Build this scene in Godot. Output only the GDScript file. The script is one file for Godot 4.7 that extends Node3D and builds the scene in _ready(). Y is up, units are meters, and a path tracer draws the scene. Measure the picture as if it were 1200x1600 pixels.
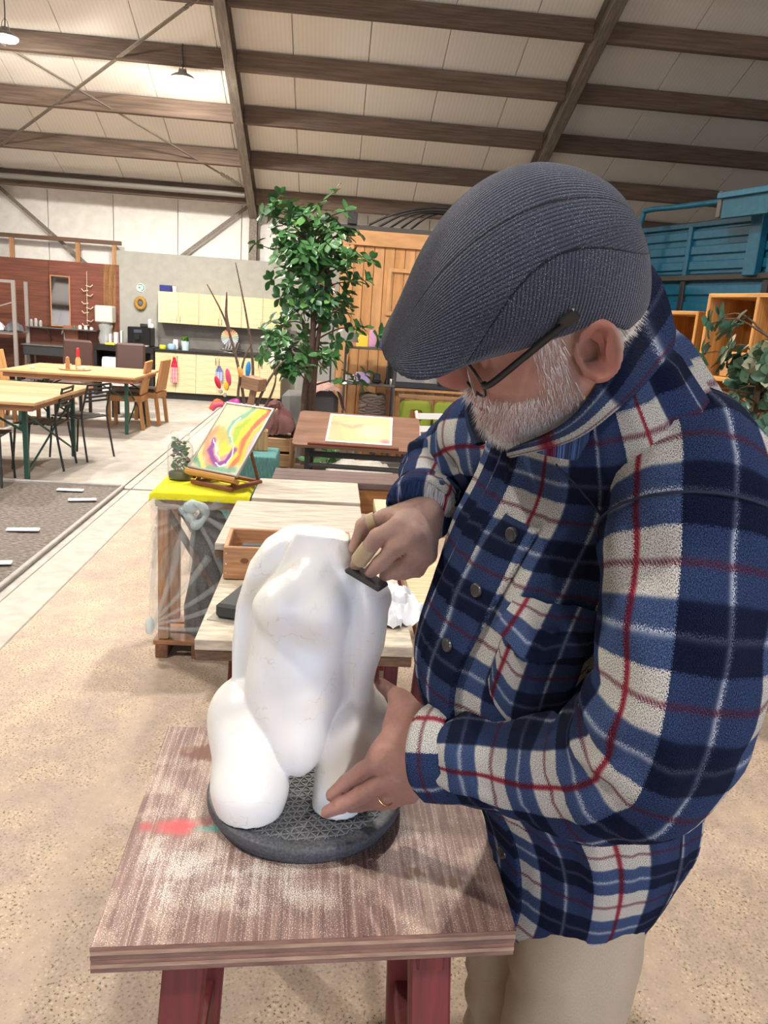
extends Node3D
# A sculptor at work in a farm hall. World: x along the back wall, y up, z towards the camera side; metres.

var taken := {}
var mats := {}
var meshes := {}
var tex := {}
var rng := RandomNumberGenerator.new()

# ---------------------------------------------------------------- mesh collecting
class G:
	var v := PackedVector3Array()
	var n := PackedVector3Array()
	var uv := PackedVector2Array()
	var c := PackedColorArray()
	var i := PackedInt32Array()
	var col := Color(1, 1, 1)

	func put(p: Vector3, nn: Vector3, t := Vector2.ZERO) -> int:
		v.push_back(p); n.push_back(nn); uv.push_back(t); c.push_back(col)
		return v.size() - 1

	func tri(a: Vector3, b: Vector3, d: Vector3, out: Vector3, ta := Vector2.ZERO, tb := Vector2.ZERO, td := Vector2.ZERO) -> void:
		var nn := (d - a).cross(b - a).normalized()
		if nn.dot(out) < 0.0:
			nn = -nn
			var x := b; b = d; d = x
			var tx := tb; tb = td; td = tx
		var k := put(a, nn, ta)
		put(b, nn, tb); put(d, nn, td)
		i.append_array(PackedInt32Array([k, k + 1, k + 2]))

	func quad(a: Vector3, b: Vector3, d: Vector3, e: Vector3, out: Vector3) -> void:
		var ta := Vector2(0, 0)
		var w := a.distance_to(b)
		var h := a.distance_to(e)
		tri(a, b, d, out, ta, Vector2(w, 0), Vector2(w, h))
		tri(a, d, e, out, ta, Vector2(w, h), Vector2(0, h))

	func box(at: Vector3, size: Vector3, bev := 0.0, rot := Basis.IDENTITY) -> void:
		var h := size * 0.5
		bev = minf(bev, minf(h.x, minf(h.y, h.z)) * 0.95)
		if bev <= 0.0:
			for ax in 3:
				for s: float in [-1.0, 1.0]:
					var u := Vector3.ZERO; var w := Vector3.ZERO; var o := Vector3.ZERO
					u[(ax + 1) % 3] = h[(ax + 1) % 3]; w[(ax + 2) % 3] = h[(ax + 2) % 3]; o[ax] = s * h[ax]
					quad(at + rot * (o - u - w), at + rot * (o + u - w), at + rot * (o + u + w), at + rot * (o - u + w), rot * o)
			return
		for ax in 3:
			var b1 := (ax + 1) % 3
			var b2 := (ax + 2) % 3
			for s: float in [-1.0, 1.0]:
				var u := Vector3.ZERO; var w := Vector3.ZERO; var o := Vector3.ZERO
				u[b1] = h[b1] - bev; w[b2] = h[b2] - bev; o[ax] = s * h[ax]
				quad(at + rot * (o - u - w), at + rot * (o + u - w), at + rot * (o + u + w), at + rot * (o - u + w), rot * o)
				for t: float in [-1.0, 1.0]:      # the bevel between face +-ax and face +-b1
					var p := Vector3.ZERO; var q := Vector3.ZERO; var l := Vector3.ZERO
					p[ax] = s * h[ax]; p[b1] = t * (h[b1] - bev)
					q[ax] = s * (h[ax] - bev); q[b1] = t * h[b1]
					l[b2] = h[b2] - bev
					quad(at + rot * (p - l), at + rot * (p + l), at + rot * (q + l), at + rot * (q - l), rot * (p + q))
		for sx: float in [-1.0, 1.0]:
			for sy: float in [-1.0, 1.0]:
				for sz: float in [-1.0, 1.0]:
					var k := Vector3(sx, sy, sz)
					var e := (h - Vector3.ONE * bev) * k
					tri(at + rot * (e + Vector3(sx * bev, 0, 0)), at + rot * (e + Vector3(0, sy * bev, 0)), at + rot * (e + Vector3(0, 0, sz * bev)), rot * k)

	# a bar of square section between two points
	func bar(a: Vector3, b: Vector3, w: float, d: float, bev := 0.0, up := Vector3.UP) -> void:
		var y := (b - a).normalized()
		if absf(y.dot(up)) > 0.98:
			up = Vector3(0, 0, 1) if absf(y.z) < 0.9 else Vector3(1, 0, 0)
		var x := up.cross(y).normalized()
		var z := x.cross(y)
		box((a + b) * 0.5, Vector3(w, a.distance_to(b), d), bev, Basis(x, y, z))

	# rows of points -> smooth surface; ring rows when closed
	func grid(rows: Array, closed := false, uvs: Array = [], caps := false, cols: Array = []) -> void:
		var r := rows.size()
		var first: PackedVector3Array = rows[0]
		var m := first.size()
		var acc := PackedVector3Array()
		acc.resize(r * m)
		var cen := Vector3.ZERO
		var flips := 0.0
		var cens := PackedVector3Array()
		for a in r:
			var s := Vector3.ZERO
			var row: PackedVector3Array = rows[a]
			for p in row:
				s += p
			cens.push_back(s / m)
			cen += s / m
		cen /= r
		var span := m if closed else m - 1
		for a in r - 1:
			var r0: PackedVector3Array = rows[a]
			var r1: PackedVector3Array = rows[a + 1]
			var mid := (cens[a] + cens[a + 1]) * 0.5
			for b in span:
				var b2 := (b + 1) % m
				var nn := (r1[b2] - r0[b]).cross(r1[b] - r0[b2])
				acc[a * m + b] += nn; acc[a * m + b2] += nn
				acc[(a + 1) * m + b] += nn; acc[(a + 1) * m + b2] += nn
				if closed:
					flips += nn.dot((r0[b] + r1[b2]) * 0.5 - mid)
		var sgn := -1.0 if flips < 0.0 else 1.0
		var base := v.size()
		for a in r:
			var row: PackedVector3Array = rows[a]
			for b in m:
				var t: Vector2 = uvs[a][b] if uvs.size() else Vector2(float(b) / span, float(a) / (r - 1))
				v.push_back(row[b]); n.push_back((acc[a * m + b] * sgn).normalized()); uv.push_back(t)
				c.push_back(cols[a][b] if cols.size() else col)
		if closed:                                  # a seam column of its own, so that texture coordinates do not run back
			for a in r:
				var row: PackedVector3Array = rows[a]
				var t: Vector2 = uvs[a][m] if uvs.size() and uvs[a].size() > m else Vector2(1, float(a) / (r - 1))
				v.push_back(row[0]); n.push_back(n[base + a * m]); uv.push_back(t); c.push_back(cols[a][0] if cols.size() else col)
		for a in r - 1:
			for b in span:
				var p := base + a * m + b
				var q := base + a * m + b + 1
				var p2 := p + m
				var q2 := q + m
				if closed and b == m - 1:
					q = base + r * m + a
					q2 = q + 1
				if sgn > 0.0:
					i.append_array(PackedInt32Array([p, q2, q, p, p2, q2]))
				else:
					i.append_array(PackedInt32Array([p, q, q2, p, q2, p2]))
		if caps and closed:
			for e in 2:
				var row: PackedVector3Array = rows[0] if e == 0 else rows[r - 1]
				var cc := cens[0] if e == 0 else cens[r - 1]
				var o := cens[0] - cens[1] if e == 0 else cens[r - 1] - cens[r - 2]
				for b in m:
					tri(cc, row[b], row[(b + 1) % m], o)

	func tube(pts: PackedVector3Array, rad: PackedFloat32Array, sides := 8, caps := true) -> void:
		var rows := []
		var x := Vector3.ZERO
		for a in pts.size():
			var d := (pts[mini(a + 1, pts.size() - 1)] - pts[maxi(a - 1, 0)]).normalized()
			if a == 0:
				x = d.cross(Vector3(0.31, 0.22, 0.92) if absf(d.z) < 0.9 else Vector3.UP).normalized()
			else:
				x = (x - d * x.dot(d)).normalized()
			var y := d.cross(x)
			var rr := rad[mini(a, rad.size() - 1)]
			var row := PackedVector3Array()
			for b in sides:
				var t := TAU * b / sides
				row.push_back(pts[a] + (x * cos(t) + y * sin(t)) * rr)
			rows.append(row)
		grid(rows, true, [], caps)

	func rod(a: Vector3, b: Vector3, r: float, sides := 8) -> void:
		tube(PackedVector3Array([a, b]), PackedFloat32Array([r]), sides)

	# profile of (radius, height) round the y axis
	func lathe(prof: Array, sides := 20, at := Vector3.ZERO, rot := Basis.IDENTITY, sx := 1.0, sz := 1.0) -> void:
		var rows := []
		for p: Vector2 in prof:
			var row := PackedVector3Array()
			for b in sides:
				var t := TAU * b / sides
				row.push_back(at + rot * Vector3(cos(t) * p.x * sx, p.y, sin(t) * p.x * sz))
			rows.append(row)
		grid(rows, true, [], true)

	func ball(at: Vector3, r: Vector3, rot := Basis.IDENTITY, sides := 12, rings := 8) -> void:
		var rows := []
		for a in rings + 1:
			var f := PI * clampf(float(a) / rings, 0.004, 0.996)
			var row := PackedVector3Array()
			for b in sides:
				var t := TAU * b / sides
				row.push_back(at + rot * Vector3(sin(f) * cos(t) * r.x, -cos(f) * r.y, sin(f) * sin(t) * r.z))
			rows.append(row)
		grid(rows, true)

	# an outline in the plane of two axes, pushed out both ways
	func prism(poly: PackedVector2Array, depth: float, at := Vector3.ZERO, rot := Basis.IDENTITY) -> void:
		var t := Geometry2D.triangulate_polygon(poly)
		var mid := Vector2.ZERO
		for p in poly:
			mid += p
		mid /= poly.size()
		for s: float in [-0.5, 0.5]:
			for k in range(0, t.size(), 3):
				tri(at + rot * Vector3(poly[t[k]].x, poly[t[k]].y, s * depth), at + rot * Vector3(poly[t[k + 1]].x, poly[t[k + 1]].y, s * depth), at + rot * Vector3(poly[t[k + 2]].x, poly[t[k + 2]].y, s * depth), rot * Vector3(0, 0, s))
		var cw := Geometry2D.is_polygon_clockwise(poly)
		for k in poly.size():
			var p := poly[k]
			var q := poly[(k + 1) % poly.size()]
			var o := Vector3(q.y - p.y, p.x - q.x, 0) * (-1.0 if cw else 1.0)
			quad(at + rot * Vector3(p.x, p.y, -depth * 0.5), at + rot * Vector3(q.x, q.y, -depth * 0.5), at + rot * Vector3(q.x, q.y, depth * 0.5), at + rot * Vector3(p.x, p.y, depth * 0.5), rot * o)

	func mesh() -> ArrayMesh:
		var a := []
		a.resize(Mesh.ARRAY_MAX)
		a[Mesh.ARRAY_VERTEX] = v; a[Mesh.ARRAY_NORMAL] = n; a[Mesh.ARRAY_TEX_UV] = uv; a[Mesh.ARRAY_COLOR] = c; a[Mesh.ARRAY_INDEX] = i
		var m := ArrayMesh.new()
		m.add_surface_from_arrays(Mesh.PRIMITIVE_TRIANGLES, a)
		return m

# ---------------------------------------------------------------- distance fields -> surface nets
class Field:
	static func smin(a: float, b: float, k: float) -> float:
		var h := maxf(k - absf(a - b), 0.0) / k
		return minf(a, b) - h * h * k * 0.25

	static func ell(p: Vector3, r: Vector3) -> float:
		var a := (p / r).length()
		var b := (p / (r * r)).length()
		return a * (a - 1.0) / maxf(b, 1e-6)

	static func cone(p: Vector3, a: Vector3, b: Vector3, ra: float, rb: float) -> float:
		var ab := b - a
		var t := clampf((p - a).dot(ab) / ab.length_squared(), 0.0, 1.0)
		return (p - a - ab * t).length() - lerpf(ra, rb, t)

	static func poly2(p: Vector2, q: PackedVector2Array) -> float:
		var d := (p - q[0]).length_squared()
		var s := 1.0
		var m := q.size()
		var j := m - 1
		for k in m:
			var e := q[j] - q[k]
			var w := p - q[k]
			var b := w - e * clampf(w.dot(e) / e.length_squared(), 0.0, 1.0)
			d = minf(d, b.length_squared())
			var c1 := p.y >= q[k].y
			var c2 := p.y < q[j].y
			var c3 := e.x * w.y > e.y * w.x
			if (c1 and c2 and c3) or (not c1 and not c2 and not c3):
				s = -s
			j = k
		return s * sqrt(d)
	func d(_p: Vector3) -> float: return 1.0
	func tint(_p: Vector3, _n: Vector3) -> Color: return Color(1, 1, 1)
	func uv(_p: Vector3, _n: Vector3) -> Vector2: return Vector2.ZERO

func nets(f: Field, lo: Vector3, hi: Vector3, h: float, g: G) -> void:
	var B := 5
	var nb := Vector3i(((hi - lo) / (h * B)).ceil())
	var nx := nb.x * B + 1
	var ny := nb.y * B + 1
	var nz := nb.z * B + 1
	var val := PackedFloat32Array()
	val.resize(nx * ny * nz)
	val.fill(1e9)
	var live: Array[Vector3i] = []
	var reach := h * B * 0.87 * 1.35 + h
	for bz in nb.z:
		for by in nb.y:
			for bx in nb.x:
				var cc := lo + Vector3(bx + 0.5, by + 0.5, bz + 0.5) * h * B
				if absf(f.d(cc)) < reach:
					live.append(Vector3i(bx, by, bz) * B)
	for o in live:
		for z in range(o.z, o.z + B + 1):
			for y in range(o.y, o.y + B + 1):
				var k := (z * ny + y) * nx + o.x
				for x in B + 1:
					if val[k + x] > 1e8:
						val[k + x] = f.d(lo + Vector3(o.x + x, y, z) * h)
	var at := {}
	var cor := PackedInt32Array([0, 1, nx, nx + 1, nx * ny, nx * ny + 1, nx * ny + nx, nx * ny + nx + 1])
	var w := PackedFloat32Array()
	w.resize(8)
	var edges := PackedInt32Array([0, 1, 2, 3, 4, 5, 6, 7, 0, 2, 1, 3, 4, 6, 5, 7, 0, 4, 1, 5, 2, 6, 3, 7])
	for o in live:
		for z in range(o.z, o.z + B):
			for y in range(o.y, o.y + B):
				for x in range(o.x, o.x + B):
					var k := (z * ny + y) * nx + x
					var inside := 0
					for e in 8:
						w[e] = val[k + cor[e]]
						if w[e] < 0.0:
							inside += 1
					if inside == 0 or inside == 8:
						continue
					var s := Vector3.ZERO
					var cnt := 0
					for e in range(0, 24, 2):
						var a := edges[e]
						var b := edges[e + 1]
						if (w[a] < 0.0) != (w[b] < 0.0):
							var t := w[a] / (w[a] - w[b])
							s += Vector3(a & 1, (a >> 1) & 1, a >> 2).lerp(Vector3(b & 1, (b >> 1) & 1, b >> 2), t)
							cnt += 1
					s /= cnt
					var gr := Vector3(w[1] + w[3] + w[5] + w[7] - w[0] - w[2] - w[4] - w[6], w[2] + w[3] + w[6] + w[7] - w[0] - w[1] - w[4] - w[5], w[4] + w[5] + w[6] + w[7] - w[0] - w[1] - w[2] - w[3]).normalized()
					var p := lo + (Vector3(x, y, z) + s) * h
					g.col = f.tint(p, gr)
					at[k] = g.put(p, gr, f.uv(p, gr))
	var step := [1, nx, nx * ny]
	for k: int in at:
		for ax in 3:
			var s0: int = step[ax]
			var s1: int = step[(ax + 1) % 3]
			var s2: int = step[(ax + 2) % 3]
			var a := val[k]
			var b := val[k + s0]
			if (a < 0.0) == (b < 0.0) or b > 1e8:
				continue
			if not (at.has(k - s1) and at.has(k - s2) and at.has(k - s1 - s2)):
				continue
			var q0: int = at[k]
			var q1: int = at[k - s1]
			var q2: int = at[k - s1 - s2]
			var q3: int = at[k - s2]
			if a < 0.0:
				g.i.append_array(PackedInt32Array([q0, q2, q1, q0, q3, q2]))
			else:
				g.i.append_array(PackedInt32Array([q0, q1, q2, q0, q2, q3]))
	g.col = Color(1, 1, 1)

# ---------------------------------------------------------------- nodes
func numbered(called: String) -> String:
	var k: int = taken.get(called, 0)
	taken[called] = k + 1
	return called if k == 0 else "%s_%03d" % [called, k]

func tag(o: Node3D, label: String, cat: String, group := "") -> Node3D:
	o.set_meta("label", label)
	if cat:
		o.set_meta("category", cat)
	if group:
		o.set_meta("group", group)
	return o

func thing(called: String, label: String, cat: String, at := Vector3.ZERO, turn := 0.0, group := "") -> Node3D:
	var o := Node3D.new()
	o.name = numbered(called)
	add_child(o)
	o.position = at
	o.rotation.y = deg_to_rad(turn)
	tag(o, label, cat, group)
	return o

func mi(mesh: Mesh, m: Material) -> MeshInstance3D:
	var o := MeshInstance3D.new()
	o.mesh = mesh
	o.material_override = m
	return o

func part(parent: Node3D, called: String, g: Variant, m: Material, at := Vector3.ZERO, rot := Basis.IDENTITY) -> MeshInstance3D:
	var o := mi(g.mesh() if g is G else g, m)
	o.name = called
	o.transform = Transform3D(rot, at)
	parent.add_child(o, true)
	return o

func single(called: String, label: String, cat: String, g: Variant, m: Material, at := Vector3.ZERO, turn := 0.0, group := "") -> MeshInstance3D:
	var o := mi(g.mesh() if g is G else g, m)
	o.name = numbered(called)
	o.transform = Transform3D(Basis(Vector3.UP, deg_to_rad(turn)), at)
	add_child(o)
	tag(o, label, cat, group)
	return o

func struct(called: String, label := "") -> Node3D:
	var o := Node3D.new()
	o.name = called
	add_child(o)
	o.set_meta("kind", "structure")
	if label:
		o.set_meta("label", label)
	return o

func copy(o: Node3D, at: Vector3, turn: float, label := "") -> Node3D:
	var c: Node3D = o.duplicate()
	var base := String(o.name)
	if base.length() > 4 and base[base.length() - 4] == "_" and base.right(3).is_valid_int():
		base = base.left(base.length() - 4)
	c.name = numbered(base)
	add_child(c)
	c.position = at
	c.rotation.y = deg_to_rad(turn)
	if label:
		c.set_meta("label", label)
	return c

func bm(size: Vector3, bev := 0.004) -> ArrayMesh:
	var key := "%s|%s" % [size, bev]
	if not meshes.has(key):
		var g := G.new()
		g.box(Vector3.ZERO, size, bev)
		meshes[key] = g.mesh()
	return meshes[key]

func pbox(parent: Node3D, called: String, size: Vector3, at: Vector3, m: Material, bev := 0.004, rot := Basis.IDENTITY) -> MeshInstance3D:
	return part(parent, called, bm(size, bev), m, at, rot)

func rotx(d: float) -> Basis: return Basis(Vector3(1, 0, 0), deg_to_rad(d))
func roty(d: float) -> Basis: return Basis(Vector3(0, 1, 0), deg_to_rad(d))
func rotz(d: float) -> Basis: return Basis(Vector3(0, 0, 1), deg_to_rad(d))
func V(x: float, y: float, z: float) -> Vector3: return Vector3(x, y, z)
func pv(a: Array) -> PackedVector3Array: return PackedVector3Array(a)
func pf(a: Array) -> PackedFloat32Array: return PackedFloat32Array(a)

# smooth curve through points
func curve(a: Array, per := 6) -> PackedVector3Array:
	var out := PackedVector3Array()
	for k in a.size() - 1:
		var p0: Vector3 = a[maxi(k - 1, 0)]
		var p1: Vector3 = a[k]
		var p2: Vector3 = a[k + 1]
		var p3: Vector3 = a[mini(k + 2, a.size() - 1)]
		for s in per:
			out.push_back(p1.cubic_interpolate(p2, p0, p3, float(s) / per))
	out.push_back(a[-1])
	return out

func taper(a: Array, per := 6) -> PackedFloat32Array:
	var out := PackedFloat32Array()
	for k in a.size() - 1:
		for s in per:
			out.push_back(lerpf(a[k], a[k + 1], float(s) / per))
	out.push_back(a[-1])
	return out

# ---------------------------------------------------------------- materials
func noise_img(size: int, freq: float, oct: int, lo: float, hi: float, seed_: int, sharp := 1.0) -> Image:
	var nz := FastNoiseLite.new()
	nz.noise_type = FastNoiseLite.TYPE_SIMPLEX_SMOOTH
	nz.seed = seed_
	nz.frequency = freq
	nz.fractal_octaves = oct
	if oct <= 1:
		nz.fractal_type = FastNoiseLite.FRACTAL_NONE
	var im := nz.get_seamless_image(size, size, false, false, 0.15)
	im.convert(Image.FORMAT_L8)
	var d := im.get_data()
	for k in d.size():
		var t := clampf((d[k] / 255.0 - 0.5) * sharp + 0.5, 0.0, 1.0)
		d[k] = int(255.0 * lerpf(lo, hi, t))
	return Image.create_from_data(size, size, false, Image.FORMAT_L8, d)

func it(im: Image) -> ImageTexture:
	return ImageTexture.create_from_image(im)

func flat(r: int, g: int, b: int, rough := 0.75, metal := 0.0) -> StandardMaterial3D:
	var key := "f%d,%d,%d,%s,%s" % [r, g, b, rough, metal]
	if not mats.has(key):
		var m := StandardMaterial3D.new()
		m.albedo_color = Color8(r, g, b)
		m.roughness = rough
		m.metallic = metal
		mats[key] = m
	return mats[key]

# a tinted, mottled or grained surface; scale stretches the pattern along the thing's own axes
func mottled(r: int, g: int, b: int, which: String, scale: Vector3, rough := 0.8, bump := 0.0, metal := 0.0) -> StandardMaterial3D:
	var key := "m%d,%d,%d,%s,%s,%s,%s,%s" % [r, g, b, which, scale, rough, bump, metal]
	if not mats.has(key):
		var m := StandardMaterial3D.new()
		m.albedo_color = Color8(r, g, b)
		m.albedo_texture = tex[which]
		m.roughness = rough
		m.metallic = metal
		m.uv1_triplanar = true
		m.uv1_scale = scale
		if bump > 0.0:
			m.heightmap_enabled = true
			m.heightmap_texture = tex[which]
			m.heightmap_scale = bump
		mats[key] = m
	return mats[key]

func wood(r: int, g: int, b: int, along := "x", rough := 0.6, fine := 1.0) -> StandardMaterial3D:
	var s := Vector3(7, 7, 7) * fine
	s[{"x": 0, "y": 1, "z": 2}[along]] = 0.25 * fine
	return mottled(r, g, b, "grain", s, rough, 0.02)

func glass(alpha := 0.08, r := 255, g := 255, b := 255) -> StandardMaterial3D:
	var key := "g%s,%d,%d,%d" % [alpha, r, g, b]
	if not mats.has(key):
		var m := StandardMaterial3D.new()
		m.albedo_color = Color(r / 255.0, g / 255.0, b / 255.0, alpha)
		m.transparency = BaseMaterial3D.TRANSPARENCY_ALPHA
		m.roughness = 0.05
		mats[key] = m
	return mats[key]

# ================================================================ the scene
func _ready() -> void:
	rng.seed = 7
	# --- camera
	var cam := Camera3D.new()
	cam.name = "camera"
	cam.fov = 66.98
	cam.near = 0.05
	cam.far = 200.0
	cam.basis = Basis(Vector3.UP, deg_to_rad(-4.6)) * Basis(Vector3(1, 0, 0), deg_to_rad(-14.0)) * Basis(Vector3(0, 0, 1), deg_to_rad(4.0))
	cam.position = Vector3(0, 1.65, 0)
	add_child(cam)
	cam.current = true
	# --- sky: an even, overcast day outside the hall doors
	var env := Environment.new()
	env.background_mode = Environment.BG_SKY
	var sm := ProceduralSkyMaterial.new()
	sm.sky_top_color = Color(0.76, 0.84, 1.0)
	sm.sky_horizon_color = Color(0.88, 0.925, 1.0)
	sm.ground_bottom_color = Color(0.42, 0.42, 0.42)
	sm.ground_horizon_color = Color(0.62, 0.63, 0.64)
	sm.sun_angle_max = 0.0
	sm.energy_multiplier = SKY_ENERGY
	var sky := Sky.new()
	sky.sky_material = sm
	env.sky = sky
	env.tonemap_mode = Environment.TONE_MAPPER_LINEAR
	env.tonemap_exposure = EXPOSURE
	env.sdfgi_enabled = true
	env.ssao_enabled = true
	env.ssil_enabled = true
	var we := WorldEnvironment.new()
	we.name = "environment"
	we.environment = env
	add_child(we)
	# --- the pendant lamps of the hall: two in view, the others of the same rows overhead and behind
	for p: Array in LAMPS:
		pendant(p[0], p[1], p[2])
	textures()
	hall()
	workstand()
	sculpture()
	sculptor()
	print("sculptor ", Time.get_ticks_msec())
	benches()
	wrapped_stand()
	print("stand ", Time.get_ticks_msec())
	lounge()
	print("lounge ", Time.get_ticks_msec())
	dining()
	kitchen()
	far_right()
	print("done ", Time.get_ticks_msec())

const SKY_ENERGY := 14.0
const EXPOSURE := 1.0
const LAMP_COLOR := Color(1.0, 0.965, 0.915)
const LAMP_ENERGY := 29.0
const LAMPS := [
	[Vector3(-4.06, 4.60, -10.6), 0.7, "round pendant lamp hanging lower on a long cord over the dining tables"],
	[Vector3(-2.12, 4.52, -11.35), 0.30, "round pendant lamp hanging close under a timber purlin beside the steel rafter"],
	[Vector3(-3.2, 5.6, -5.8), 1.2, "round pendant lamp high over the open floor before the dining tables"],
	[Vector3(0.5, 5.7, -5.4), 1.2, "round pendant lamp high over the lounge and the drawing table"],
	[Vector3(-3.2, 5.9, -0.8), 2.4, "round pendant lamp high beside the row of work stands"],
	[Vector3(1.9, 5.9, 2.2), 2.0, "round pendant lamp high behind the sculptor"],
]

func pendant(at: Vector3, cord: float, label: String) -> void:
	var o := thing("pendant_lamp", label, "lamp", at, 0, "pendant lamps of the hall")
	var g := G.new()
	g.lathe([Vector2(0.02, 0.10), Vector2(0.05, 0.095), Vector2(0.06, 0.05), Vector2(0.10, 0.04), Vector2(0.145, 0.015), Vector2(0.15, -0.01), Vector2(0.14, -0.012)], 24)
	part(o, "housing", g, flat(150, 150, 148, 0.4, 0.6))
	g = G.new()
	g.lathe([Vector2(0.148, -0.004), Vector2(0.145, -0.025), Vector2(0.125, -0.045), Vector2(0.06, -0.056), Vector2(0.002, -0.058)], 24)
	var m := StandardMaterial3D.new()
	m.albedo_color = Color(1, 1, 1)
	m.emission_enabled = true
	m.emission = Color(1.0, 0.93, 0.82)
	m.emission_energy_multiplier = 9.0
	part(o, "diffuser", g, m)
	g = G.new()
	g.tube(curve([V(0, 0.10, 0), V(0.01, 0.10 + cord * 0.3, 0.01), V(-0.006, 0.10 + cord * 0.7, 0), V(0, 0.10 + cord, 0)], 4), pf([0.006]), 6)
	part(o, "cord", g, flat(40, 38, 36))
	g = G.new()
	g.tube(pv([V(-0.05, 0.06, 0), V(-0.03, 0.16, 0), V(0, 0.2, 0), V(0.03, 0.16, 0), V(0.05, 0.06, 0)]), pf([0.004]), 5)
	part(o, "hanger", g, flat(120, 118, 115, 0.4, 0.8))
	# the face throws its light down; an added weak second light brightens the roof
	var l := SpotLight3D.new()
	l.name = "light"
	l.position = V(0, -0.075, 0)
	l.rotation.x = -PI / 2
	l.spot_angle = 84.0
	l.spot_angle_attenuation = 0.6
	l.light_color = LAMP_COLOR
	l.light_energy = LAMP_ENERGY
	l.light_size = 0.12
	l.spot_range = 60.0
	l.spot_attenuation = 2.0
	l.shadow_enabled = true
	o.add_child(l)
	var s := OmniLight3D.new()
	s.name = "added_uplight"
	s.position = V(0, -0.085, 0)
	s.light_color = LAMP_COLOR
	s.light_energy = LAMP_ENERGY * 0.09
	s.light_size = 0.05
	s.omni_range = 60.0
	s.omni_attenuation = 2.0
	s.shadow_enabled = true
	o.add_child(s)

func textures() -> void:
	tex.grain = it(noise_img(512, 0.012, 4, 0.76, 1.0, 3, 1.3))
	tex.blotch = it(noise_img(512, 0.01, 4, 0.88, 1.0, 5, 1.2))
	tex.soft = it(noise_img(512, 0.02, 5, 0.94, 1.0, 15, 1.2))
	tex.worn = it(noise_img(512, 0.02, 5, 0.78, 1.0, 16, 1.4))
	tex.fine = it(noise_img(512, 0.12, 2, 0.75, 1.0, 9))
	tex.rough = it(noise_img(512, 0.03, 5, 0.55, 1.0, 11, 1.3))
	# fine upright ribs of the roof panels
	var im := Image.create(64, 64, false, Image.FORMAT_L8)
	for x in 64:
		for y in 64:
			im.set_pixel(x, y, Color.from_hsv(0, 0, 0.975 + 0.025 * smoothstep(0.0, 0.25, absf(fposmod(x / 16.0, 1.0) - 0.5))))
	tex.ribs = it(im)
	# speckled, worn concrete: aggregate grains, stains and pale patches
	var coarse := noise_img(1024, 0.006, 4, 0, 1, 21, 1.3)
	var mid := noise_img(1024, 0.03, 3, 0, 1, 22, 1.2)
	var small := noise_img(1024, 0.13, 2, 0, 1, 23, 1.5)
	im = Image.create(1024, 1024, false, Image.FORMAT_RGB8)
	var da := coarse.get_data()
	var db := mid.get_data()
	var dc := small.get_data()
	var out := PackedByteArray()
	out.resize(1024 * 1024 * 3)
	for k in 1024 * 1024:
		var a := da[k] / 255.0
		var b := db[k] / 255.0
		var s := dc[k] / 255.0
		var t := 0.82 + 0.09 * (a - 0.5) + 0.07 * (b - 0.5) + 0.045 * (s - 0.5)
		var w := 0.4 + 0.6 * smoothstep(0.35, 0.75, a)
		if s > 0.86:
			t += 0.12 * w
		elif s < 0.125:
			t -= 0.40 * w
		out[k * 3] = int(clampf(t * 1.02, 0, 1) * 255)
		out[k * 3 + 1] = int(clampf(t * 0.975, 0, 1) * 255)
		out[k * 3 + 2] = int(clampf(t * (0.90 + 0.05 * (1.0 - a)), 0, 1) * 255)
	tex.terrazzo = it(Image.create_from_data(1024, 1024, false, Image.FORMAT_RGB8, out))
	tex.small = it(small)

# ================================================================ the hall
func roof_y(z: float) -> float:
	return 3.66 + 0.42 * (z + 14.4) if z < -1.5 else 9.08 - 0.42 * (z + 1.5)

func concrete(r: int, g: int, b: int, which := "terrazzo", scale := 0.6, rough := 0.75) -> StandardMaterial3D:
	var m := mottled(r, g, b, which, Vector3.ONE * scale, rough)
	m.uv1_world_triplanar = true
	m.detail_enabled = true
	m.detail_albedo = tex.blotch
	m.detail_blend_mode = BaseMaterial3D.BLEND_MODE_MUL
	m.detail_uv_layer = BaseMaterial3D.DETAIL_UV_2
	m.uv2_triplanar = true
	m.uv2_world_triplanar = true
	m.uv2_scale = Vector3(0.11, 0.11, 0.07)
	return m

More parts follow.
